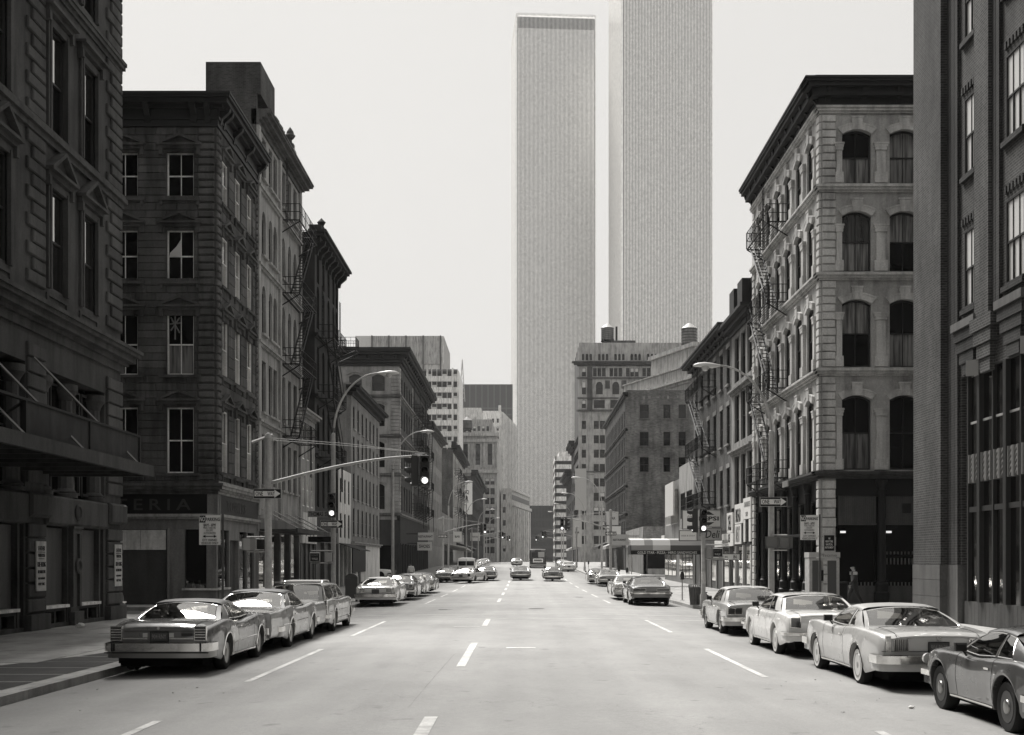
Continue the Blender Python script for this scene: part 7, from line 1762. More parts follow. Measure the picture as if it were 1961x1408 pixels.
def chaikin(P, n=2):
    for _ in range(n):
        Q = [P[0]]
        for a, b in zip(P, P[1:]): Q.append((a[0]*.75+b[0]*.25, a[1]*.75+b[1]*.25)); Q.append((a[0]*.25+b[0]*.75, a[1]*.25+b[1]*.75))
        Q.append(P[-1]); P = Q
    return P
def sweep(mb, path, prof):
    """path [(x,y)] open, prof [(out,z)] closed; out is measured to the left of travel"""
    n = len(prof); rows = []
    for i, p in enumerate(path):
        a = Vector(path[max(0, i-1)]); b = Vector(path[min(len(path)-1, i+1)])
        d0 = (Vector(p)-a).normalized() if i else (b-Vector(p)).normalized(); d1 = (b-Vector(p)).normalized() if i < len(path)-1 else d0
        n0 = Vector((-d0.y, d0.x)); n1 = Vector((-d1.y, d1.x)); nn = (n0+n1); nn = nn/max(0.3, nn.length_squared/2)
        rows.append([(p[0]+nn.x*o, p[1]+nn.y*o, z) for o, z in prof])
    vs = [q for r_ in rows for q in r_]; fs = []
    for i in range(len(rows)-1):
        for k in range(n): fs.append((i*n+k, i*n+(k+1) % n, (i+1)*n+(k+1) % n, (i+1)*n+k))
    fs.append(tuple(range(n-1, -1, -1))); fs.append(tuple((len(rows)-1)*n+k for k in range(n)))
    mb.add(vs, fs)
def wheel_meshes(r_, style):
    def mk():
        wd = 0.19; m = MB()
        pr = [(r_*0.62, -wd/2+0.01), (r_*0.70, -wd/2), (r_*0.9, -wd/2-0.004), (r_*0.97, -wd/2+0.02), (r_, -wd/2+0.045), (r_, wd/2-0.045), (r_*0.97, wd/2-0.02), (r_*0.9, wd/2+0.004), (r_*0.70, wd/2), (r_*0.62, wd/2-0.01), (r_*0.60, wd/2-0.06), (r_*0.60, -wd/2+0.04)]
        m.lathe(pr+[pr[0]], 32, (0, 0, 0), 'x'); ty = m.mesh('tyre', TYRE, True, angle=50)
        m = MB()    # steel rim
        m.lathe([(r_*0.61, wd/2-0.005), (r_*0.56, wd/2-0.004), (r_*0.53, wd/2-0.07), (r_*0.3, wd/2-0.075), (r_*0.12, wd/2-0.04), (0.001, wd/2-0.04)], 28, (0, 0, 0), 'x'); rim = m.mesh('rim', RIMM, True)
        m = MB()
        if style == 'small': m.lathe([(r_*0.30, wd/2-0.075), (r_*0.31, wd/2-0.02), (r_*0.26, wd/2+0.01), (r_*0.12, wd/2+0.02), (0.001, wd/2+0.022)], 24, (0, 0, 0), 'x')
        elif style == 'spoke':
            for k in range(5):
                a = k*2*math.pi/5
                c1, s1 = math.cos(a), math.sin(a)
                m.add([(wd/2-0.012, c1*r_*0.1-s1*0.03, s1*r_*0.1+c1*0.03), (wd/2-0.012, c1*r_*0.1+s1*0.03, s1*r_*0.1-c1*0.03), (wd/2-0.02, c1*r_*0.57+s1*0.045, s1*r_*0.57-c1*0.045), (wd/2-0.02, c1*r_*0.57-s1*0.045, s1*r_*0.57+c1*0.045)], [(0, 1, 2, 3)])
            m.lathe([(r_*0.18, wd/2-0.02), (r_*0.17, wd/2+0.005), (0.001, wd/2+0.012)], 20, (0, 0, 0), 'x'); m.lathe([(r_*0.61, wd/2), (r_*0.60, wd/2+0.008), (r_*0.55, wd/2+0.004), (r_*0.54, wd/2-0.03)], 28, (0, 0, 0), 'x')
        else:
            m.lathe([(r_*0.61, wd/2-0.002), (r_*0.60, wd/2+0.008), (r_*0.555, wd/2+0.002), (r_*0.55, wd/2-0.03)], 28, (0, 0, 0), 'x')
            m.lathe([(r_*0.44, wd/2-0.06), (r_*0.43, wd/2-0.02), (r_*0.36, wd/2-0.008), (r_*0.26, wd/2-0.02), (r_*0.24, wd/2+0.004), (r_*0.1, wd/2+0.016), (0.001, wd/2+0.018)], 24, (0, 0, 0), 'x')
        hub = m.mesh('hubcap', HUBM, True)
        m = MB(); m.lathe([(r_*0.755, wd/2+0.001), (r_*0.76, wd/2+0.005), (r_*0.795, wd/2+0.007), (r_*0.80, wd/2+0.003)], 28, (0, 0, 0), 'x'); ww = m.mesh('whitewall', WHITEWALL, True)
        return ty, rim, hub, ww
    return cached(('wheel', r_, style), mk)
RIMM = flat('painted steel rim', 0.045, 0.4, 0.4); HUBM = flat('dulled hubcap', 0.30, 0.28, 0.9)

def make_car(P, name, label, group):
    oh, wb, foh, H, W = P['oh'], P['wb'], P['foh'], P['H'], P['W']
    y0, y1 = -oh, wb+foh; off = -wb/2
    LF_ = P.get('lift', 0.065); ZT = [(a, b+LF_) for a, b in P['zt']]; ZS = [(a, b+LF_) for a, b in P['zs']]; WK = P['w']; rw = P.get('rw', 0.335); Ra = P.get('Ra', 0.405); sill = P.get('sill', 0.23)
    root = thing(name, label, P.get('cat', 'car'), (0, 0, 0), 0, group)
    def zlow(y):
        z = sill
        if y < -Ra: z = sill + 0.10*min(1, (-Ra-y)/0.6)
        if y > wb+Ra: z = sill + 0.06*min(1, (y-wb-Ra)/0.6)
        for c in (0, wb):
            d = abs(y-c); R_ = Ra*(P.get('rearR', 1.0) if c == 0 else 1.0)
            if d < R_: z = max(z, rw-0.02+math.sqrt(R_*R_-d*d))
        return z
    def section(y, shrink=0.0):
        w_ = interp(WK, y)-shrink; zs = interp(ZS, y)-shrink; zt = interp(ZT, y)-shrink*0.8; zb = zlow(y)+shrink
        fl = 0.0
        for c in (0, wb):
            d = abs(y-c)
            if d < Ra+0.15: fl = max(fl, 0.014*(1-max(0, d-Ra)/0.15))
        zm = max(P.get('crease', 0.54), zb+0.05); z3 = max(zs-0.14, zm+0.03); z4 = max(zs-0.03, z3+0.02)
        tw = P.get('tuck', 0.06)
        pts = [(w_-0.09, zb+0.015), (w_-tw*max(0.0, 1-(zb-sill)/0.25)+fl-0.006, zb), (w_-tw*0.55*max(0.0, 1-(zb-sill)/0.25)+fl, min(zb+0.06, zm-0.01)), (w_+fl*0.6, zm), (w_-0.008, z3), (w_-0.03, z4), (w_-0.075, zs), (w_-0.16, zs+(zt-zs)*0.3 if zt > zs else zt+(zs-zt)*0.5), (w_-0.26, zt), (w_*0.45, zt+0.018), (0.0, zt+0.024)]
        Q_ = []
        for i, p in enumerate(pts):     # short roundings, so that the shoulder and crease stay crisp
            if i in (0, len(pts)-1): Q_.append(p); continue
            a, b = pts[i-1], pts[i+1]; da = math.hypot(a[0]-p[0], a[1]-p[1]); db = math.hypot(b[0]-p[0], b[1]-p[1]); k = min(0.03, da*0.4, db*0.4)
            A_ = (p[0]+(a[0]-p[0])*k/max(da, 1e-5), p[1]+(a[1]-p[1])*k/max(da, 1e-5)); B_ = (p[0]+(b[0]-p[0])*k/max(db, 1e-5), p[1]+(b[1]-p[1])*k/max(db, 1e-5))
            Q_ += [A_, ((A_[0]+B_[0]+2*p[0])/4, (A_[1]+B_[1]+2*p[1])/4), B_]
        return Q_
    ys = set(); y = y0
    while y < y1: ys.add(round(y, 3)); y += 0.09
    ys.add(y1)
    for c in (0, wb):
        for k in range(-12, 13): ys.add(round(c+Ra*math.sin(k/12*math.pi/2), 3))
        ys.add(round(c-Ra-0.012, 3)); ys.add(round(c+Ra+0.012, 3))
    gaps = []
    for d in P['doors']: gaps += [d[0], d[1]]
    gaps = sorted(set(gaps))
    for g in gaps: ys.discard(g); ys.add(round(g-0.009, 4)); ys.add(round(g+0.009, 4))
    for g in (P.get('lid', -0.05), P.get('hood', 99)):
        if g < 90: ys.add(round(g-0.004, 4)); ys.add(round(g+0.004, 4))
    ys = sorted(ys)
    yy = [ys[0]]
    for q in ys[1:]:
        if q-yy[-1] > 0.0015: yy.append(q)
    ys = yy
    secs = [(ys[0]-0.0, section(ys[0], 0.045)), (ys[0]+0.012, section(ys[0], 0.014))] + [(y, section(y)) for y in ys[1:-1] if ys[0]+0.03 < y < ys[-1]-0.03] + [(ys[-1]-0.012, section(ys[-1], 0.014)), (ys[-1], section(ys[-1], 0.045))]
    npt = len(secs[0][1]); jt = 3*6+1        # above jt: deck and bonnet, below: sides
    jl = 3*8-1
    def isgap(a, b):
        return any(abs((a+b)/2-g) < 0.0085 for g in gaps)
    groups = {'body': MB(), 'boot_lid': MB(), 'bonnet': MB()}; doors = []
    for side in (1, -1):
        for di, d in enumerate(P['doors']): doors.append((side, di, MB()))
    rb, fb = P['rb'], P['fb']
    lid = P.get('lid', -0.05); hood = P.get('hood', fb+0.1)
    body = groups['body']
    for i in range(len(secs)-1):
        ya, A = secs[i]; yb, B = secs[i+1]; ym = (ya+yb)/2
        for side in (1, -1):
            for j in range(npt-1):
                if j >= jl and rb+0.02 < ym < fb-0.02: continue    # open over the cabin
                if j < jt and isgap(ya, yb): continue
                tgt = body
                if j < jt:
                    for s, di, mbd in doors:
                        if s == side and P['doors'][di][0] < ym < P['doors'][di][1] and j > 5: tgt = mbd
                elif j >= jl:
                    if ym < lid and not P.get('nolid'): tgt = groups['boot_lid']
                    elif ym > hood and ym < y1-0.15: tgt = groups['bonnet']
                dz = 0.004 if tgt in (groups['boot_lid'], groups['bonnet']) else 0.0
                q = [(side*A[j][0], ya+off, A[j][1]+dz), (side*A[j+1][0], ya+off, A[j+1][1]+dz), (side*B[j+1][0], yb+off, B[j+1][1]+dz), (side*B[j][0], yb+off, B[j][1]+dz)]
                if abs(q[1][0]-q[2][0]) < 1e-6 and abs(q[1][0]) < 1e-6: pass
                tgt.add(q, [(0, 1, 2, 3)])
    for (yc, S), nm in ((secs[0], 'r'), (secs[-1], 'f')):
        pl_ = [(x, yc+off, z) for x, z in S] + [(-x, yc+off, z) for x, z in S[::-1][1:]]
        cz = (S[0][1]+S[-1][1])/2; n = len(pl_)
        body.add(pl_+[(0, yc+off, cz)], [(k, k+1, n) for k in range(n-1)]+[(n-1, 0, n)])
    col = G(P.get('paint', 0.2))
    def part(nm, mb, mat=PAINT, smooth=True, parent=None, color=col, angle=35):
        if not mb.f: return None
        o = link(nm, mb.mesh(nm, mat, smooth, angle=angle), parent or root, color=color); return kid(o)
    part('body', body, angle=28); part('boot_lid', groups['boot_lid'], angle=28); part('bonnet', groups['bonnet'], angle=28)
    hand = P.get('handle', 0.80)
    for s, di, mbd in doors:
        d = part('door', mbd, angle=28)
        if d is None: continue
        yh = P['doors'][di][0]+0.16; m = MB(); xw = interp(WK, yh)
        m.box(s*(xw-0.03), s*(xw+0.012), yh+off-0.075, yh+off+0.075, hand-0.015, hand+0.012); part('handle', m, CHROME, False, d)
    # seams round the boot lid and bonnet
    def topz(x, y):
        S = section(y)
        for (xa, za), (xb, zb_) in zip(S[::-1], S[::-1][1:]):
            if xa <= abs(x) <= xb and xb > xa: return za+(zb_-za)*(abs(x)-xa)/(xb-xa)
        return S[-1][1]
    if not P.get('nolid'):
        for nm, ya, yb in (('boot_seam', y0+0.02, lid-0.02), ('bonnet_seam', hood, y1-0.2)):
            for s in (1, -1):
                m = MB(); m.tube([(s*min(0.66, W/2-0.26), ya+(yb-ya)*k/8+off, topz(min(0.66, W/2-0.26), ya+(yb-ya)*k/8)+0.003) for k in range(9)], 0.006, 4); part(nm, m, BLACK, False)
            yq = yb if nm == 'boot_seam' else ya
            m = MB(); m.tube([(x_*0.66/6, yq+off, topz(x_*0.66/6, yq)+0.003) for x_ in range(-6, 7)], 0.006, 4); part(nm, m, BLACK, False)
    # underside and wheel wells
    m = MB(); m.box(-W/2+0.22, W/2-0.22, y0+off+0.12, y1+off-0.12, sill-0.01, sill+0.2); m.box(-W/2+0.10, W/2-0.10, y0+off+0.1, -Ra+off, sill+0.12, 0.6); m.box(-W/2+0.10, W/2-0.10, Ra+off, wb-Ra+off, sill+0.01, 0.52); m.box(-W/2+0.1, W/2-0.1, wb+Ra+off, y1+off-0.1, sill+0.12, 0.6)
    m.box(-W/2+0.24, W/2-0.24, y0+off+0.16, y1+off-0.12, 0.165, 0.72);  # added low box blocks light so the shade under the car deepens
    part('underbody', m, BLACK, False)
    # wheels
    ty, rim, hub, ww = wheel_meshes(rw, P.get('hub', 'full'))
    for c in (0, wb):
        for s in (1, -1):
            xo = interp(WK, c)-0.095-P.get('trk', 0.04)
            o = kid(link('wheel', rim, root, Matrix.Translation((s*xo, c+off, rw)) @ (Matrix.Identity(4) if s > 0 else Matrix.Rotation(math.pi, 4, 'Z'))))
            kid(link('tyre', ty, o)); kid(link('hubcap', hub, o))
            if P.get('ww'): kid(link('whitewall', ww, o))
    # greenhouse
    rt, ft = P['rt'], P['ft']; wr = P['wr']; zr = H-0.085; wbt = lambda y: interp(WK, y)-P.get('inset', 0.13)
    zbt = lambda y: interp(ZT, y)-0.012
    def roofz(y):   # roof edge height
        e = 0.0
        L_ = ft-rt
        t = (y-rt)/L_; e = P.get('rcurve', 0.05)*((2*t-1)**2)*(1.0 if t > 0.5 else 0.8)
        return zr-e
    rcol = G(P['roof']) if 'roof' in P else col
    rmat = VINYL if P.get('vinyl') else PAINT
    m = MB(); rows = []
    nR = 14
    for i in range(nR+1):
        y = rt+(ft-rt)*i/nR; z = roofz(y); endd = 0.0
        hp = [(wr+0.014, z-0.012), (wr+0.012, z+0.006), (wr-0.02, z+0.035), (wr-0.09, z+0.055), (wr*0.6, z+0.073), (wr*0.3, z+0.081), (0, z+0.085)]
        bow = lambda x: (0.05*(1-(x/wr)**2))*(-1 if i == 0 else (1 if i == nR else 0)) if i in (0, nR) else 0
        rows.append([(x, y+off+bow(x), zz) for x, zz in hp] + [(-x, y+off+bow(x), zz) for x, zz in hp[::-1][1:]])
    m.grid(rows); part('roof', m, rmat, True, color=rcol, angle=60)
    roof_prof = lambda x, y: roofz(y)+0.085-0.05*(x/wr)**2*(1.0)-(0.035 if abs(x) > wr*0.98 else 0)
    def surf(yb, yt, sgn, bulb, bult):
        def S(s, t):     # s -1..1 across, t 0 belt .. 1 roof
            wb_ = wbt(yb)-0.0; xb = s*wb_; xt = s*wr
            zbot = zbt(yb)+0.005*(1-s*s)+0.0; ztop = roofz(yt)+0.075-0.075*s*s
            x = xb+(xt-xb)*t; y = (yb+sgn*bulb*(1-s*s))*(1-t)+(yt+sgn*bult*(1-s*s))*t
            z = zbot+(ztop-zbot)*t; y += sgn*0.03*math.sin(math.pi*t)
            return (x, y+off, z+0.012*math.sin(math.pi*t))
        return S
    def screen(nm, S, a, b0, b1, fmat, fcol, trim=True):
        g = MB(); n = 12; k = 5
        g.grid([[S(-a+2*a*i/n, b0+(b1-b0)*j/k) for i in range(n+1)] for j in range(k+1)]); part(nm, g, CGLASS, True)
        f = MB()
        f.grid([[S(-1+(1-a)*i/1, j/k) for i in range(2)] for j in range(k+1)]); f.grid([[S(a+(1-a)*i/1, j/k) for i in range(2)] for j in range(k+1)])
        f.grid([[S(-a+2*a*i/n, b0*j) for i in range(n+1)] for j in range(2)]); f.grid([[S(-a+2*a*i/n, b1+(1-b1)*j) for i in range(n+1)] for j in range(2)])
        part(nm+'_surround', f, fmat, True, color=fcol)
        if trim:
            tr = MB(); loop = [S(-a+2*a*i/n, b0) for i in range(n+1)] + [S(a, b0+(b1-b0)*j/k) for j in range(1, k+1)] + [S(a-2*a*i/n, b1) for i in range(1, n+1)] + [S(-a, b1-(b1-b0)*j/k) for j in range(1, k+1)]
            tr.tube(loop, 0.008, 5, False); part(nm+'_trim', tr, CHROME, True)
    Sr = surf(rb, rt, -1, P.get('rbow', 0.10), 0.05); Sf = surf(fb, ft, 1, 0.14, 0.05)
    screen('rear_window', Sr, P.get('rga', 0.88), P.get('rgb', 0.08), 0.93, rmat if not P.get('halfvinyl') else PAINT, rcol if not P.get('halfvinyl') else col)
    screen('windscreen', Sf, 0.93, 0.05, 0.94, PAINT, col)
    for s in (1, -1):
        def Q(yb, yt, t):
            b = Vector((s*wbt(yb), yb+off, zbt(yb)-0.01)); u = Vector((s*(wr+0.005), yt+off, roofz(yt)+0.0)); p = b+(u-b)*t; p.x += s*0.018*math.sin(math.pi*t); return p
        for (a0, a1, c0, c1, kind) in P['side']:
            g = MB(); k = 5; nn = 4 if kind in ('c', 'g') else 1
            rows = [[Q(a0+(c0-a0)*i/nn, a1+(c1-a1)*i/nn, j/k) for i in range(nn+1)] for j in range(k+1)]
            if kind == 'g':
                e = 0.05
                rows = [[Q(a0+(c0-a0)*i/nn, a1+(c1-a1)*i/nn, e+(1-1.6*e)*j/k) for i in range(nn+1)] for j in range(k+1)]
                g.grid(rows); part('side_window', g, CGLASS, True)
                tr = MB(); loop = [rows[0][i] for i in range(nn+1)]+[rows[j][nn] for j in range(1, k+1)]+[rows[k][nn-i] for i in range(1, nn+1)]+[rows[k-j][0] for j in range(1, k+1)]
                tr.tube(loop, 0.007, 5, False); part('window_trim', tr, CHROME if P.get('chrome_side', True) else DARKPL, True)
                f = MB(); f.grid([[Q(a0+(c0-a0)*i/nn, a1+(c1-a1)*i/nn, q) for i in range(nn+1)] for q in (0, e)]); f.grid([[Q(a0+(c0-a0)*i/nn, a1+(c1-a1)*i/nn, q) for i in range(nn+1)] for q in (1-0.6*e, 1.0)]); part('window_rail', f, PAINT, True)
            else:
                g.grid(rows); part('pillar', g, rmat if (kind == 'c' and not P.get('paintpillar')) else PAINT, True, color=rcol if kind == 'c' and not P.get('paintpillar') else col)
    # cabin
    m = MB(); m.box(-W/2+0.16, W/2-0.16, rb+off+0.05, fb+off-0.02, 0.40, 0.56); m.box(-W/2+0.16, W/2-0.16, fb+off-0.42, fb+off-0.02, 0.56, zbt(fb)-0.01); m.box(-W/2+0.18, W/2-0.18, rb+off-0.12, rb+off+0.38, 0.56, zbt(rb)-0.004); part('cabin_tub', m, DARKPL, False)
    ysd = P.get('seats', [(rb+fb)/2+0.30, rb+0.62])
    for k, ysx in enumerate(ysd):
        for s in (1, -1):
            m = MB(); m.chbox(s*0.36-0.27, s*0.36+0.27, ysx+off-0.08, ysx+off+0.08, 0.5, zbt(ysx)+(0.10 if k == 0 else 0.02), 0.04)
            if k == 0: m.chbox(s*0.36-0.13, s*0.36+0.13, ysx+off-0.09, ysx+off+0.02, zbt(ysx)+0.10, zbt(ysx)+0.24, 0.03)
            part('seat', m, SEAT, False)
    m = MB(); 
    for k in range(16):
        a, b = 2*math.pi*k/16, 2*math.pi*(k+1)/16; cy = fb+off-0.52; cz = zbt(fb)+0.03
        m.bar((-0.38+0.19*math.cos(a), cy+0.07*math.sin(a), cz+0.18*math.sin(a)), (-0.38+0.19*math.cos(b), cy+0.07*math.sin(b), cz+0.18*math.sin(b)), 0.025)
    part('steering_wheel', m, DARKPL, False)
    # bumpers
    bz, bh = P.get('bz', 0.42)+P.get('tlift', 0.075), P.get('bh', 0.17)
    for end, yy_, sg in (('r', y0, -1), ('f', y1, 1)):
        wv = interp(WK, yy_)+0.025
        path = [(-wv, yy_-sg*0.42), (-wv, yy_-sg*0.03), (-wv+0.03, yy_+sg*0.02), (-wv+0.10, yy_+sg*0.055), (-wv*0.4, yy_+sg*0.085), (wv*0.4, yy_+sg*0.085), (wv-0.10, yy_+sg*0.055), (wv-0.03, yy_+sg*0.02), (wv, yy_-sg*0.03), (wv, yy_-sg*0.42)]
        path = [(x, y+off) for x, y in path]
        if sg > 0: path = path[::-1]
        path = path[::-1]
        prof = [(0.0, bz+0.01), (0.02, bz), (0.035, bz+0.02), (0.045, bz+bh*0.36), (0.022, bz+bh*0.42), (0.055, bz+bh*0.50), (0.058, bz+bh*0.88), (0.035, bz+bh), (0.0, bz+bh+0.004), (-0.05, bz+bh-0.02), (-0.05, bz+0.02)]
        m = MB(); sweep(m, path, [(-o_*1.5, z) for o_, z in prof]); b = part('bumper', m, CHROME, True, angle=25)
        if P.get('valance', True):
            m = MB(); sweep(m, [(x*0.985, y-sg*0.03) for x, y in path], [(0, bz-0.10), (-0.02, bz+0.0), (0.05, bz+0.02), (0.05, bz-0.10)]); part('valance', m, PAINT if not P.get('chromeval') else HUBM, True)
        if P.get('guards') and sg < 0:
            for s in (1, -1): m = MB(); m.box(s*0.42-0.03, s*0.42+0.03, y0+off-0.17, y0+off-0.05, bz-0.04, bz+bh+0.03); part('overrider', m, TYRE, False)
    # mirror
    for s in ((-1,) if not P.get('mirrors2') else (-1, 1)):
        ym = fb-0.42; xw = interp(WK, ym)-0.05; zz = zbt(ym)
        m = MB(); m.tube([(s*xw, ym+off, zz-0.03), (s*(xw+0.06), ym+off-0.02, zz+0.05)], 0.014, 6); m.chbox(s*(xw+0.08)-0.075, s*(xw+0.08)+0.075, ym+off-0.05, ym+off+0.05, zz+0.03, zz+0.14, 0.02); part('mirror', m, P.get('mirmat', DARKPL) if not P.get('chrome_mirror') else CHROME, False)
    # bright mouldings along the side and round the arches
    def along(z, a, b, rr=0.010, mat=CHROME, nm='side_moulding'):
        for s in (1, -1):
            m = MB(); pts = []
            k = max(2, int((b-a)/0.2))
            for i in range(k+1):
                y = a+(b-a)*i/k; zz = z(y) if callable(z) else z
                S = section(y); xw = max(x for x, _ in S)
                for (xa, za), (xb, zb_) in zip(S, S[1:]):
                    if za <= zz <= zb_ and zb_ > za: xw = xa+(xb-xa)*(zz-za)/(zb_-za); break
                pts.append((s*(xw+0.004), y+off, zz))
            m.tube(pts, rr, 5); part(nm, m, mat, True)
    if P.get('archtrim', True):
        for c in (0, wb):
            for s in (1, -1):
                m = MB(); pts = []
                for k in range(0, 19):
                    a = math.pi*k/18; y = c+Ra*0.995*math.cos(a); z = rw-0.02+Ra*math.sin(a)
                    S = section(min(max(y, c-Ra+0.02), c+Ra-0.02)); pts.append((s*(S[2][0]+0.006), y+off, z+0.005))
                m.tube(pts, 0.011, 5); part('arch_moulding', m, CHROME, True)
    for z, a, b in P.get('mould', []): along(z, a, b)
    along(sill+0.035, Ra+0.03, wb-Ra-0.03, 0.016)
    # tail
    yt_ = y0+off
    TL = P.get('tlift', 0.075)+0.02
    for it in P['tail']:
        kind = it[0]; it = it[:3]+(it[3]+TL, it[4]+TL)+it[5:]
        if kind == 'lamp':
            _, xa, xb, za, zb_, nsl, orient = it
            for s in (1, -1):
                a, b = sorted((s*xa, s*xb)); m = MB(); m.box(a, b, yt_-0.028, yt_+0.05, za, zb_); l_ = part('taillight', m, LENS, False)
                m = MB(); t = 0.014
                for q in ((a-t, b+t, zb_, zb_+t), (a-t, b+t, za-t, za), (a-t, a, za, zb_), (b, b+t, za, zb_)): m.box(q[0], q[1], yt_-0.034, yt_+0.05, q[2], q[3])
                for k in range(1, nsl):
                    if orient == 'h': zz = za+(zb_-za)*k/nsl; m.box(a, b, yt_-0.036, yt_-0.0285, zz-0.009, zz+0.009)
                    else: xx = a+(b-a)*k/nsl; m.box(xx-0.008, xx+0.008, yt_-0.036, yt_-0.0285, za, zb_)
                part('lamp_bezel', m, CHROME, False, l_)
        elif kind == 'clear':
            _, xa, xb, za, zb_ = it
            for s in (1, -1): a, b = sorted((s*xa, s*xb)); m = MB(); m.box(a, b, yt_-0.03, yt_+0.05, za, zb_); part('reversing_lamp', m, LENSL, False)
        elif kind == 'panel':
            _, xa, xb, za, zb_, mt = it
            m = MB(); m.box(xa, xb, yt_-0.012, yt_+0.04, za, zb_); part('tail_panel', m, mt, False)
        elif kind == 'strip':
            _, xa, xb, za, zb_ = it
            m = MB(); m.box(xa, xb, yt_-0.022, yt_+0.04, za, zb_); part('tail_strip', m, CHROME, False)
    px, pz = P.get('plate', (0, 0.60)); pz += TL
    m = MB(); m.box(px-0.155, px+0.155, yt_-0.04, yt_-0.02, pz-0.075, pz+0.075); lp = part('number_plate', m, flat('dark number plate', 0.06, 0.5) if P.get('darkplate', True) else flat('pale number plate', 0.45, 0.5), False)
    kid(link('lettering', TEXTS['plate' if P.get('darkplate', True) else 'plate2'], lp, Matrix.Translation((px, yt_-0.043, pz))))
    m = MB(); m.box(px-0.17, px+0.17, yt_-0.03, yt_-0.015, pz-0.09, pz+0.09); part('plate_frame', m, DARKPL, False)
    # front face, mostly out of sight
    yf = y1+off; m = MB(); m.box(-0.45, 0.45, yf-0.05, yf+0.02, 0.56, interp(ZT, y1)-0.09); part('grille', m, DARKPL, False)
    for s in (1, -1):
        for q in (0.54, 0.73): m = MB(); m.lathe([(0.085, yf-0.05), (0.085, yf+0.02), (0.001, yf+0.03)], 14, (s*q, 0, 0.66), 'y'); part('headlamp', m, LENSL, True)
    if P.get('extra'): P['extra'](root, part, yt_, off)
    return root

def COUPE(**k):
    d = dict(oh=1.27, wb=2.95, foh=1.15, H=1.345, W=1.97, paint=0.2, rb=-0.10, rt=0.72, ft=1.75, fb=2.28, wr=0.66,
             zt=[(-1.27, 0.82), (-1.15, 0.865), (-0.4, 0.905), (0.3, 0.92), (1.5, 0.90), (2.3, 0.93), (3.2, 0.89), (3.95, 0.83), (4.1, 0.76)],
             zs=[(-1.27, 0.78), (-1.1, 0.83), (-0.5, 0.885), (0.1, 0.90), (0.9, 0.86), (1.5, 0.84), (2.2, 0.87), (2.9, 0.90), (3.6, 0.87), (4.1, 0.74)],
             w=[(-1.27, 0.885), (-1.1, 0.925), (-0.5, 0.975), (0.1, 0.985), (1.0, 0.955), (1.8, 0.955), (2.7, 0.98), (3.3, 0.97), (3.9, 0.92), (4.1, 0.87)],
             doors=[(0.98, 2.35)], lid=-0.22, hood=2.5,
             side=[(2.28, 1.75, 2.20, 1.69, 'p'), (2.20, 1.69, 1.06, 1.00, 'g'), (1.06, 1.00, 0.96, 0.92, 'p'), (0.96, 0.92, 0.62, 0.80, 'g'), (0.62, 0.80, -0.10, 0.72, 'c')],
             tail=[('lamp', 0.66, 0.87, 0.56, 0.79, 6, 'h')], mould=[(0.44, 0.45, 2.5)], hub='full')
    d.update(k); return d
def SEDAN(**k):
    d = COUPE(oh=1.28, wb=3.02, foh=1.05, H=1.40, rb=-0.18, rt=0.38, ft=1.92, fb=2.42, wr=0.68,
              zt=[(-1.28, 0.84), (-1.18, 0.88), (-0.4, 0.92), (0.3, 0.93), (1.5, 0.92), (2.45, 0.94), (3.3, 0.91), (3.9, 0.87), (4.07, 0.78)],
              zs=[(-1.28, 0.80), (-1.1, 0.86), (-0.3, 0.91), (0.4, 0.88), (1.4, 0.87), (2.4, 0.90), (3.2, 0.89), (4.07, 0.76)],
              w=[(-1.28, 0.90), (-1.1, 0.94), (0, 0.98), (1.2, 0.965), (2.6, 0.98), (3.6, 0.95), (4.07, 0.89)],
              doors=[(0.42, 1.38), (1.38, 2.45)], hood=2.6, lid=-0.28,
              side=[(2.42, 1.92, 2.34, 1.86, 'p'), (2.34, 1.86, 1.42, 1.36, 'g'), (1.42, 1.36, 1.34, 1.30, 'p'), (1.34, 1.30, 0.46, 0.62, 'g'), (0.46, 0.62, -0.18, 0.38, 'c')],
              tail=[('lamp', 0.50, 0.86, 0.62, 0.76, 1, 'h'), ('strip', -0.48, 0.48, 0.62, 0.64)])
    d.update(k); return d

def place(root, x, ya, wb, rz=0.0):
    """ya is where the rear axle stands"""
    y = ya+wb/2*math.cos(rz); root.location = (x - wb/2*math.sin(rz), y, roadz(x, y)); root.rotation_euler = (0, 0, rz)
    # tilt with the slope
    root.rotation_euler[0] = math.atan((gz(y+2)-gz(y-2))/4)
    return root
gL = 'cars parked along the left kerb'; gR = 'cars parked along the right kerb'; gM = 'cars driving away in the lanes'
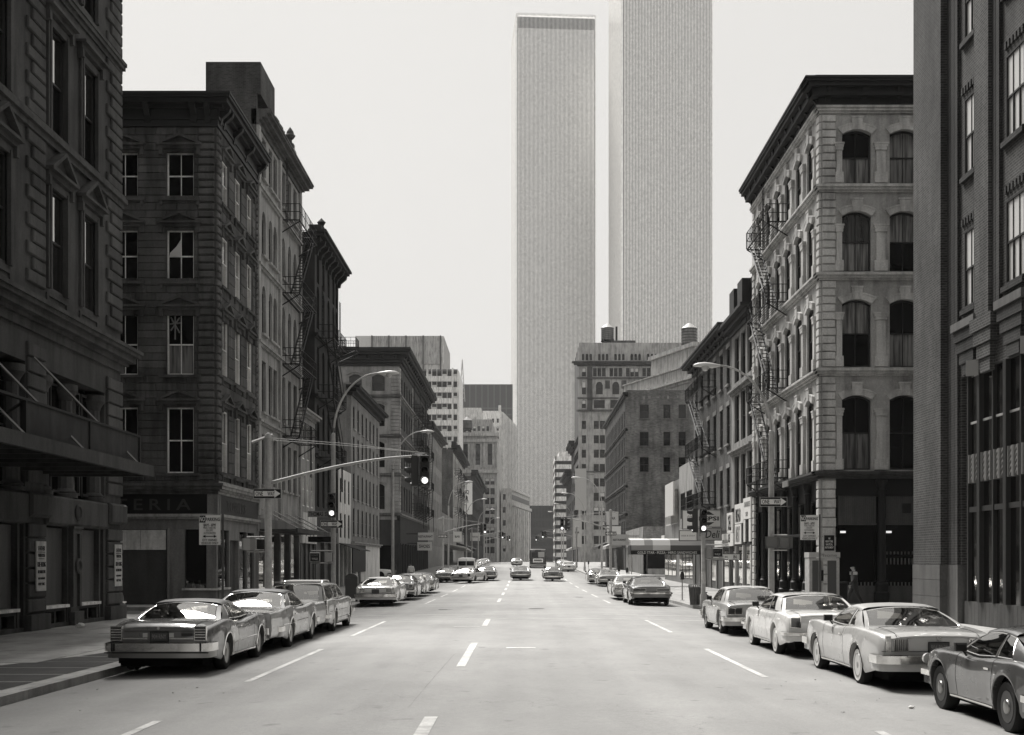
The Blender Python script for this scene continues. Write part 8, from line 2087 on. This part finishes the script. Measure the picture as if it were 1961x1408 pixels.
# L-A: personal luxury coupe
def la_extra(root, part, yt_, off):
    for s in (1, -1): m = MB(); m.box(s*0.80-0.012, s*0.80+0.012, yt_-0.175, yt_-0.10, 0.46, 0.62); part('bumper_joint', m, DARKPL, False)
    m = MB(); m.box(-0.94, 0.94, yt_-0.165, yt_-0.11, 0.425, 0.443); part('bumper_strip', m, DARKPL, False)
    m = MB(); m.box(-0.62, 0.62, yt_-0.018, yt_+0.03, 0.817, 0.823); part('panel_seam', m, BLACK, False)
    m = MB(); m.box(0.42, 0.62, yt_-0.022, yt_+0.02, 0.73, 0.78); part('badge', m, RIMM, False)
    m = MB(); m.lathe([(0.028, yt_-0.02), (0.028, yt_-0.026), (0.001, yt_-0.026)], 14, (0, 0, 0.87), 'y'); part('badge', m, CHROME, False)
carA = make_car(COUPE(paint=0.14, roof=0.13, vinyl=True, halfvinyl=False, plate=(0.02, 0.625), bz=0.36, bh=0.185, chromeval=True, trk=0.05,
    zs=[(-1.27, 0.76), (-1.1, 0.81), (-0.6, 0.885), (-0.1, 0.925), (0.45, 0.90), (0.95, 0.83), (1.5, 0.82), (2.2, 0.86), (2.85, 0.91), (3.5, 0.87), (4.1, 0.74)],
    tail=[('lamp', 0.67, 0.86, 0.565, 0.80, 5, 'h'), ('strip', 0.20, 0.64, 0.575, 0.60), ('strip', -0.64, -0.20, 0.575, 0.60), ('clear', 0.2, 0.28, 0.61, 0.69)],
    mould=[(lambda y: 0.50+0.02*(y-0.4), 0.45, 2.5)], extra=la_extra), 'parked_coupe', 'dark grey coupe with half vinyl roof and chrome bumper, nearest car at the left kerb', gL)
place(carA, -6.62, 23.9, 2.95)
# L-B: big old hardtop with dark roof
carB = make_car(SEDAN(oh=1.35, wb=3.05, H=1.40, W=2.0, paint=0.26, roof=0.04, vinyl=True, rb=-0.30, rt=0.60, ft=1.85, rbow=0.16, rga=0.90, paintpillar=True,
    zt=[(-1.35, 0.80), (-1.2, 0.86), (-0.5, 0.905), (0.3, 0.92), (1.5, 0.90), (2.45, 0.93), (3.3, 0.90), (3.9, 0.86), (4.1, 0.76)],
    zs=[(-1.35, 0.78), (-1.1, 0.86), (-0.4, 0.94), (0.1, 0.965), (0.7, 0.90), (1.4, 0.86), (2.3, 0.87), (3.1, 0.94), (3.7, 0.91), (4.07, 0.76)],
    w=[(-1.35, 0.90), (-1.1, 0.94), (-0.1, 1.0), (1.0, 0.965), (2.3, 0.965), (3.1, 1.0), (3.8, 0.95), (4.07, 0.89)],
    side=[(2.42, 1.85, 2.34, 1.79, 'p'), (2.34, 1.79, 1.34, 1.30, 'g'), (1.33, 1.29, 0.55, 0.86, 'g'), (0.55, 0.86, -0.30, 0.60, 'c')],
    tail=[('lamp', 0.74, 0.89, 0.52, 0.76, 1, 'v'), ('lamp', 0.42, 0.70, 0.56, 0.74, 5, 'h')], mould=[(0.60, -0.9, 0.3), (0.62, 0.8, 2.4)], bz=0.36, bh=0.15), 'parked_hardtop', 'mid-grey full-size hardtop with black roof and huge rear window, second at the left kerb', gL)
place(carB, -6.56, 30.1, 3.05)
# L-C: station wagon
def rack(root, part, yt_, off):
    m = MB()
    for s in (1, -1): m.tube([(s*0.55, 0.0+off, 1.455), (s*0.55, 0.1+off, 1.50), (s*0.55, 1.3+off, 1.51), (s*0.55, 1.4+off, 1.465)], 0.013, 6)
    for y in (0.15, 0.5, 0.85, 1.25): m.bar((-0.55, y+off, 1.50), (0.55, y+off, 1.50), 0.03)
    part('roof_rack', m, CHROME, False)
    m = MB(); m.box(-0.66, 0.66, -0.93+off, -0.72+off, 1.46, 1.50); part('wind_deflector', m, PAINT, False)
    m = MB(); m.box(-0.70, 0.70, yt_-0.03, yt_-0.02, 0.66, 0.92); part('tailgate', m, PAINT, False)
carC = make_car(SEDAN(oh=1.30, wb=3.07, H=1.47, W=2.0, paint=0.30, rb=-1.20, rt=-0.92, ft=1.95, fb=2.45, wr=0.70, nolid=True, rcurve=0.03, rbow=0.05, rga=0.86, rgb=0.04, lid=-9,
    zt=[(-1.30, 0.88), (-1.2, 0.90), (-0.4, 0.92), (0.3, 0.93), (1.5, 0.92), (2.45, 0.94), (3.3, 0.92), (3.9, 0.88), (4.1, 0.78)],
    zs=[(-1.30, 0.88), (-1.1, 0.90), (-0.3, 0.92), (0.4, 0.90), (1.4, 0.88), (2.4, 0.90), (3.2, 0.91), (4.07, 0.78)],
    side=[(2.45, 1.95, 2.37, 1.89, 'p'), (2.37, 1.89, 1.45, 1.40, 'g'), (1.45, 1.40, 1.37, 1.33, 'p'), (1.37, 1.33, 0.50, 0.52, 'g'), (0.50, 0.52, 0.40, 0.42, 'p'), (0.40, 0.42, -0.95, -0.75, 'g'), (-0.95, -0.75, -1.20, -0.92, 'c')],
    tail=[('lamp', 0.78, 0.91, 0.50, 0.86, 3, 'h')], mould=[(0.63, -0.9, 2.6), (0.40, 0.45, 2.6)], bz=0.36, bh=0.14, mirrors2=False, extra=rack, seats=[1.5, 0.55]), 'parked_station_wagon', 'grey station wagon with roof rack and open-looking tailgate window, third at the left kerb', gL)
place(carC, -6.5, 36.85, 3.07)
# R-D: compact fastback cut by the right edge
carD = make_car(COUPE(oh=0.92, wb=2.39, foh=0.85, H=1.28, W=1.76, paint=0.055, rb=-0.72, rt=0.25, ft=1.22, fb=1.85, wr=0.60, rw=0.325, Ra=0.40, hub='small', inset=0.12, nolid=True, lid=-9, crease=0.55,
    zt=[(-0.92, 0.78), (-0.8, 0.84), (-0.2, 0.88), (0.6, 0.87), (1.2, 0.84), (1.85, 0.88), (2.5, 0.86), (3.0, 0.80), (3.24, 0.68)],
    zs=[(-0.92, 0.74), (-0.7, 0.80), (-0.1, 0.86), (0.5, 0.84), (1.2, 0.80), (1.9, 0.83), (2.5, 0.83), (3.0, 0.76), (3.24, 0.64)],
    w=[(-0.92, 0.77), (-0.7, 0.82), (0, 0.875), (0.8, 0.86), (1.6, 0.86), (2.4, 0.875), (2.9, 0.84), (3.24, 0.74)],
    doors=[(0.42, 1.72)], hood=2.0, handle=0.74,
    side=[(1.85, 1.22, 1.76, 1.15, 'p'), (1.76, 1.15, 0.60, 0.52, 'g'), (0.60, 0.52, 0.52, 0.45, 'p'), (0.52, 0.45, 0.0, 0.22, 'g'), (0.0, 0.22, -0.72, 0.25, 'c')],
    tail=[('lamp', 0.45, 0.72, 0.52, 0.64, 1, 'h')], mould=[], archtrim=False, bz=0.40, bh=0.12, seats=[0.95, 0.15], lift=0.03, tlift=0.02), 'parked_compact', 'dark glossy compact coupe with plain steel wheels, nearest at the right kerb', gR)
place(carD, 6.72, 15.1, 2.39)
# R-C: pale coupe with vinyl roof
def rc_extra(root, part, yt_, off):
    m = MB(); m.box(-0.9, 0.9, yt_-0.018, yt_+0.03, 0.65, 0.656); part('panel_seam', m, BLACK, False)
    m = MB(); m.lathe([(0.03, yt_-0.02), (0.03, yt_-0.035), (0.001, yt_-0.035)], 14, (0.0, 0, 0.86), 'y'); part('boot_lock', m, CHROME, False)
carE = make_car(COUPE(paint=0.55, roof=0.30, vinyl=True, ww=True, hub='spoke', oh=1.27, W=1.96, H=1.35, bz=0.36, bh=0.17, chromeval=False,
    zs=[(-1.27, 0.80), (-1.1, 0.85), (-0.5, 0.90), (0.1, 0.92), (0.9, 0.88), (1.5, 0.85), (2.2, 0.87), (2.9, 0.91), (3.6, 0.88), (4.1, 0.74)],
    tail=[('lamp', 0.50, 0.70, 0.57, 0.75, 7, 'v'), ('strip', 0.76, 0.84, 0.55, 0.80), ('strip', -0.84, -0.76, 0.55, 0.80)], mould=[], extra=rc_extra, plate=(0, 0.62), rga=0.91), 'parked_coupe', 'silver-grey coupe with grey vinyl roof and louvred tail lamps, second at the right kerb', gR)
place(carE, 6.64, 21.1, 2.95)
# R-B: white older sedan
carF = make_car(SEDAN(paint=0.86, oh=1.25, wb=2.95, H=1.38, W=1.94, bz=0.40, bh=0.10, valance=True, rb=-0.15, rt=0.42, inset=0.15, ww=True, hub='spoke', chrome_side=False,
    doors=[(0.95, 2.40)],
    side=[(2.42, 1.92, 2.34, 1.86, 'p'), (2.34, 1.86, 1.30, 1.26, 'g'), (1.30, 1.26, 1.22, 1.18, 'p'), (1.22, 1.18, 0.60, 0.85, 'g'), (0.60, 0.85, -0.15, 0.42, 'c')],
    tail=[('lamp', 0.66, 0.86, 0.58, 0.78, 1, 'h')], mould=[], archtrim=False, rga=0.90), 'parked_white_car', 'white older two-door with square tail lamps, third at the right kerb', gR)
place(carF, 6.62, 27.9, 2.95)
# R-A: boxy light coupe
carG = make_car(COUPE(paint=0.46, roof=0.34, vinyl=True, oh=1.22, wb=2.76, foh=0.95, H=1.37, W=1.86, rb=-0.20, rt=0.32, ft=1.62, fb=2.05, wr=0.64, mirrors2=True,
    zt=[(-1.22, 0.88), (-1.12, 0.90), (-0.4, 0.93), (0.3, 0.94), (1.5, 0.92), (2.1, 0.94), (3.0, 0.92), (3.6, 0.89), (3.71, 0.83)],
    zs=[(-1.22, 0.87), (-1.1, 0.89), (-0.3, 0.92), (0.5, 0.91), (1.4, 0.90), (2.1, 0.91), (3.0, 0.90), (3.71, 0.82)],
    w=[(-1.22, 0.89), (-1.1, 0.905), (0, 0.93), (1.2, 0.92), (2.6, 0.93), (3.4, 0.91), (3.71, 0.88)],
    doors=[(0.72, 2.08)], hood=2.3, side=[(2.05, 1.62, 1.98, 1.56, 'p'), (1.98, 1.56, 0.85, 0.82, 'g'), (0.85, 0.82, 0.76, 0.74, 'p'), (0.76, 0.74, 0.50, 0.52, 'g'), (0.50, 0.52, -0.20, 0.32, 'c')],
    tail=[('lamp', 0.48, 0.86, 0.60, 0.76, 2, 'v')], mould=[(0.72, -1.0, 2.9)], bz=0.40, bh=0.15, lift=0.0, tlift=0.0), 'parked_boxy_coupe', 'light boxy coupe with grey vinyl roof beside the litter basket, fourth at the right kerb', gR)
place(carG, 6.58, 35.75, 2.76)
# others are copies of these with colours of their own
def again(src, x, ya, wb, paint, roof, label, group, rz=0.0):
    c = dup(src, label=label, group=group, colors={'body': G(paint), 'door': G(paint), 'boot_lid': G(paint), 'bonnet': G(paint), 'roof': G(roof), 'pillar': G(paint if roof == paint else (paint+roof)/2), 'windscreen_surround': G(paint), 'rear_window_surround': G(roof), 'valance': G(paint), 'window_rail': G(paint), 'tailgate': G(paint)})
    place(c, x, ya, wb, rz); return c
again(carE, -6.72, 58.2, 2.95, 0.66, 0.70, 'near-white coupe, first parked beyond the side street at the left kerb', gL)
again(carF, -6.62, 66.7, 2.95, 0.10, 0.10, 'dark grey car parked behind the near-white coupe, left kerb', gL)
again(carE, -6.65, 73.2, 2.95, 0.45, 0.45, 'pale car in the middle of the far left parked row', gL)
again(carA, -6.6, 80.6, 2.95, 0.05, 0.05, 'black car at the far end of the left parked row', gL)
carH = make_car(COUPE(paint=0.14, oh=1.35, wb=2.95, H=1.37, rb=-0.30, rt=0.50, rbow=0.14, chrome_side=True,
    tail=[('lamp', 0.26, 0.84, 0.60, 0.70, 1, 'h')], bz=0.46, bh=0.11, plate=(0, 0.44), darkplate=False), 'parked_coupe', 'dark grey coupe with long flat tail lamps, first beyond the crosswalk at the right kerb', gR)
place(carH, 5.98, 58.9, 2.95)
again(carE, 5.75, 66.3, 2.95, 0.55, 0.55, 'pale car parked directly behind the dark coupe beyond the right crosswalk', gR)
again(carH, 7.0, 100.5, 2.95, 0.30, 0.42, 'light car with dark tail parked alone farther up the right kerb', gR)
again(carF, 6.6, 107.5, 2.95, 0.45, 0.45, 'pale car just in front of the lone light car, right kerb', gR)
# moving
again(carF, -5.05, 109.5, 2.95, 0.52, 0.52, 'pale car pulling out to the right, left lane beyond the crosswalk', gM, R(-14))
again(carH, -7.0, 114, 2.95, 0.05, 0.05, 'black car half hidden behind the turning pale car, left', gL)
again(carF, -3.35, 117, 2.95, 0.10, 0.14, 'dark car with bright roof driving away, left of the lane centre', gM)
again(carH, -0.15, 118, 2.95, 0.12, 0.12, 'dark car driving away down the middle of the street', gM)
again(carG, 2.85, 115.5, 2.76, 0.08, 0.10, 'small dark car driving away right of the middle', gM)
again(carF, -0.9, 205, 2.95, 0.6, 0.6, 'white car far down the middle left of the bus', gM)
again(carE, 6.1, 163, 2.95, 0.62, 0.62, 'white car beyond the second side street at the right kerb', gR)
again(carA, 5.9, 171, 2.95, 0.35, 0.35, 'grey car just past the white car, far right kerb', gR)
again(carF, 5.9, 178.5, 2.95, 0.25, 0.3, 'dull car in the far right parked row near the bus', gR)
again(carE, 6.0, 186, 2.95, 0.5, 0.5, 'pale car at the end of the far right parked row', gR)
for i, (yy_, p_) in enumerate(((160, 0.5), (167, 0.2), (174, 0.6), (181, 0.35), (188, 0.7), (195, 0.12), (202, 0.55), (209, 0.4))):
    again((carE, carF, carA, carH)[i % 4], -6.3, yy_, 2.95, p_, p_, ['first', 'second', 'third', 'fourth', 'fifth', 'sixth', 'seventh', 'last'][i]+' car of the distant parked row past the van, left', gL)
# side streets
again(carF, -14.6, 46.6, 2.95, 0.12, 0.12, 'dark car nosing out of the near side street behind the warehouse corner', 'cars in the side streets', 0)
c_ = [o for o in COL.objects if o.get('label', '').startswith('dark car nosing')][0]; c_.location = (-17.9, 50.3, -0.03); c_.rotation_euler = (0, 0, R(-142))
c_ = again(carE, -15, 128, 2.95, 0.7, 0.7, 'white car nose showing from the second side street, left', 'cars in the side streets'); c_.location = (-16.3, 131, gz(131)-0.03); c_.rotation_euler = (0, 0, R(-90))
c_ = again(carB, 30, 128, 3.05, 0.6, 0.6, 'pale car standing in the second side street, right', 'cars in the side streets'); c_.location = (9.9+13, 133, gz(131)-0.03); c_.rotation_euler = (0, 0, R(90))

# ---- van and bus
def boxvehicle(name, label, cat, L, W, H, zf, wins, paint, rearparts, wheels, group=None, rnd_=0.10):
    root = thing(name, label, cat, (0, 0, 0), 0, group); m = MB()
    def sec(sx, dz):
        w_ = W/2-sx; zt = H-dz
        return [(w_-0.02, zf), (w_, zf+0.05), (w_, zf+(zt-zf)*0.5), (w_-0.03, zt-0.35), (w_-0.08, zt-0.12), (w_-0.22, zt-0.02), (w_*0.5, zt+0.02), (0, zt+0.03)]
    st = [(-L/2, 0.12, 0.12), (-L/2+0.04, 0.04, 0.04), (-L/2+0.16, 0.0, 0.0)]+[(-L/2+0.16+(L-0.32)*i/8, 0, 0) for i in range(1, 8)]+[(L/2-0.16, 0, 0), (L/2-0.04, 0.04, 0.04), (L/2, 0.14, 0.16)]
    rows = [[(x, y, z) for x, z in sec(a, b)] + [(-x, y, z) for x, z in sec(a, b)[::-1][1:]] for y, a, b in st]
    m.grid(rows); n = len(rows[0]); m.add(rows[0], [tuple(range(n))]); m.add(rows[-1], [tuple(range(n))])
    kid(link('body', m.mesh('body', PAINT, True), root, color=G(paint)))
    m = MB(); m.box(-W/2+0.2, W/2-0.2, -L/2+0.2, L/2-0.2, zf-0.1, zf+0.2); kid(link('underbody', m.mesh('underbody', BLACK), root))
    for (nm, b, mt) in wins+rearparts:
        m = MB(); m.box(*b); kid(link(nm, m.mesh(nm, mt), root, color=G(paint)))
    ty, rim, hub, ww = wheel_meshes(wheels[2], 'full')
    for y in wheels[:2]:
        for s in (1, -1):
            o = kid(link('wheel', rim, root, Matrix.Translation((s*(W/2-0.12), y, wheels[2])) @ (Matrix.Identity(4) if s > 0 else Matrix.Rotation(math.pi, 4, 'Z')))); kid(link('tyre', ty, o)); kid(link('hubcap', hub, o))
    return root
van = boxvehicle('van', 'white windowed van standing on the left side beyond the turning car', 'van', 4.8, 2.0, 2.05, 0.35,
    [('side_window', (s*1.0-0.012, s*1.0+0.012, a, a+0.75, 1.25, 1.72), CGLASS if False else WGLASS) for s in (1, -1) for a in (-2.0, -1.1, -0.2, 0.7)] + [('rear_window', (-0.85+0.9*k, -0.05+0.9*k, -2.42, -2.36, 1.2, 1.7), WGLASS) for k in (0, 1)], 0.7,
    [('bumper', (-0.98, 0.98, -2.55, -2.4, 0.40, 0.55), CHROME), ('taillight', (-0.95, -0.85, -2.43, -2.38, 0.8, 1.1), LENS), ('taillight', (0.85, 0.95, -2.43, -2.38, 0.8, 1.1), LENS), ('door_seam', (-0.01, 0.01, -2.41, -2.38, 0.5, 1.9), BLACK)], (-1.5, 1.4, 0.34))
van.location = (-6.15, 139, gz(139)); link('lettering', TEXTS['van'], van, Matrix.Translation((-0.3, -2.43, 0.95)))
bus = boxvehicle('bus', 'city bus seen from behind, far down the street right of the middle', 'bus', 11.5, 2.55, 2.95, 0.38,
    [('rear_window', (-0.95, -0.04, -5.80, -5.72, 1.72, 2.5), WGLASS), ('rear_window', (0.04, 0.95, -5.80, -5.72, 1.72, 2.5), flat('bright bus window', 0.5, 0.3))] + [('side_window', (s*1.275-0.012, s*1.275+0.012, -5+k*1.5, -3.7+k*1.5, 1.5, 2.3), WGLASS) for s in (1, -1) for k in range(7)], 0.055,
    [('engine_grille', (-0.75, 0.75, -5.80, -5.74, 0.95, 1.5), CHROME), ('bumper', (-1.25, 1.25, -5.95, -5.78, 0.40, 0.66), flat('pale bumper', 0.4, 0.5)), ('taillight', (-1.1, -0.98, -5.80, -5.7, 1.0, 1.2), LENS), ('taillight', (0.98, 1.1, -5.80, -5.7, 1.0, 1.2), LENS), ('destination_board', (-0.5, 0.5, -5.8, -5.7, 2.58, 2.75), BLACK), ('roof_band', (-1.1, 1.1, -5.78, -5.6, 2.80, 2.9), WHITEP), ('advert_panel', (-0.62, 0.62, -5.82, -5.80, 1.08, 1.38), flat('advert', 0.22, 0.5))], (-3.2, 3.4, 0.48))
bus.location = (2.38, 193, gz(190))
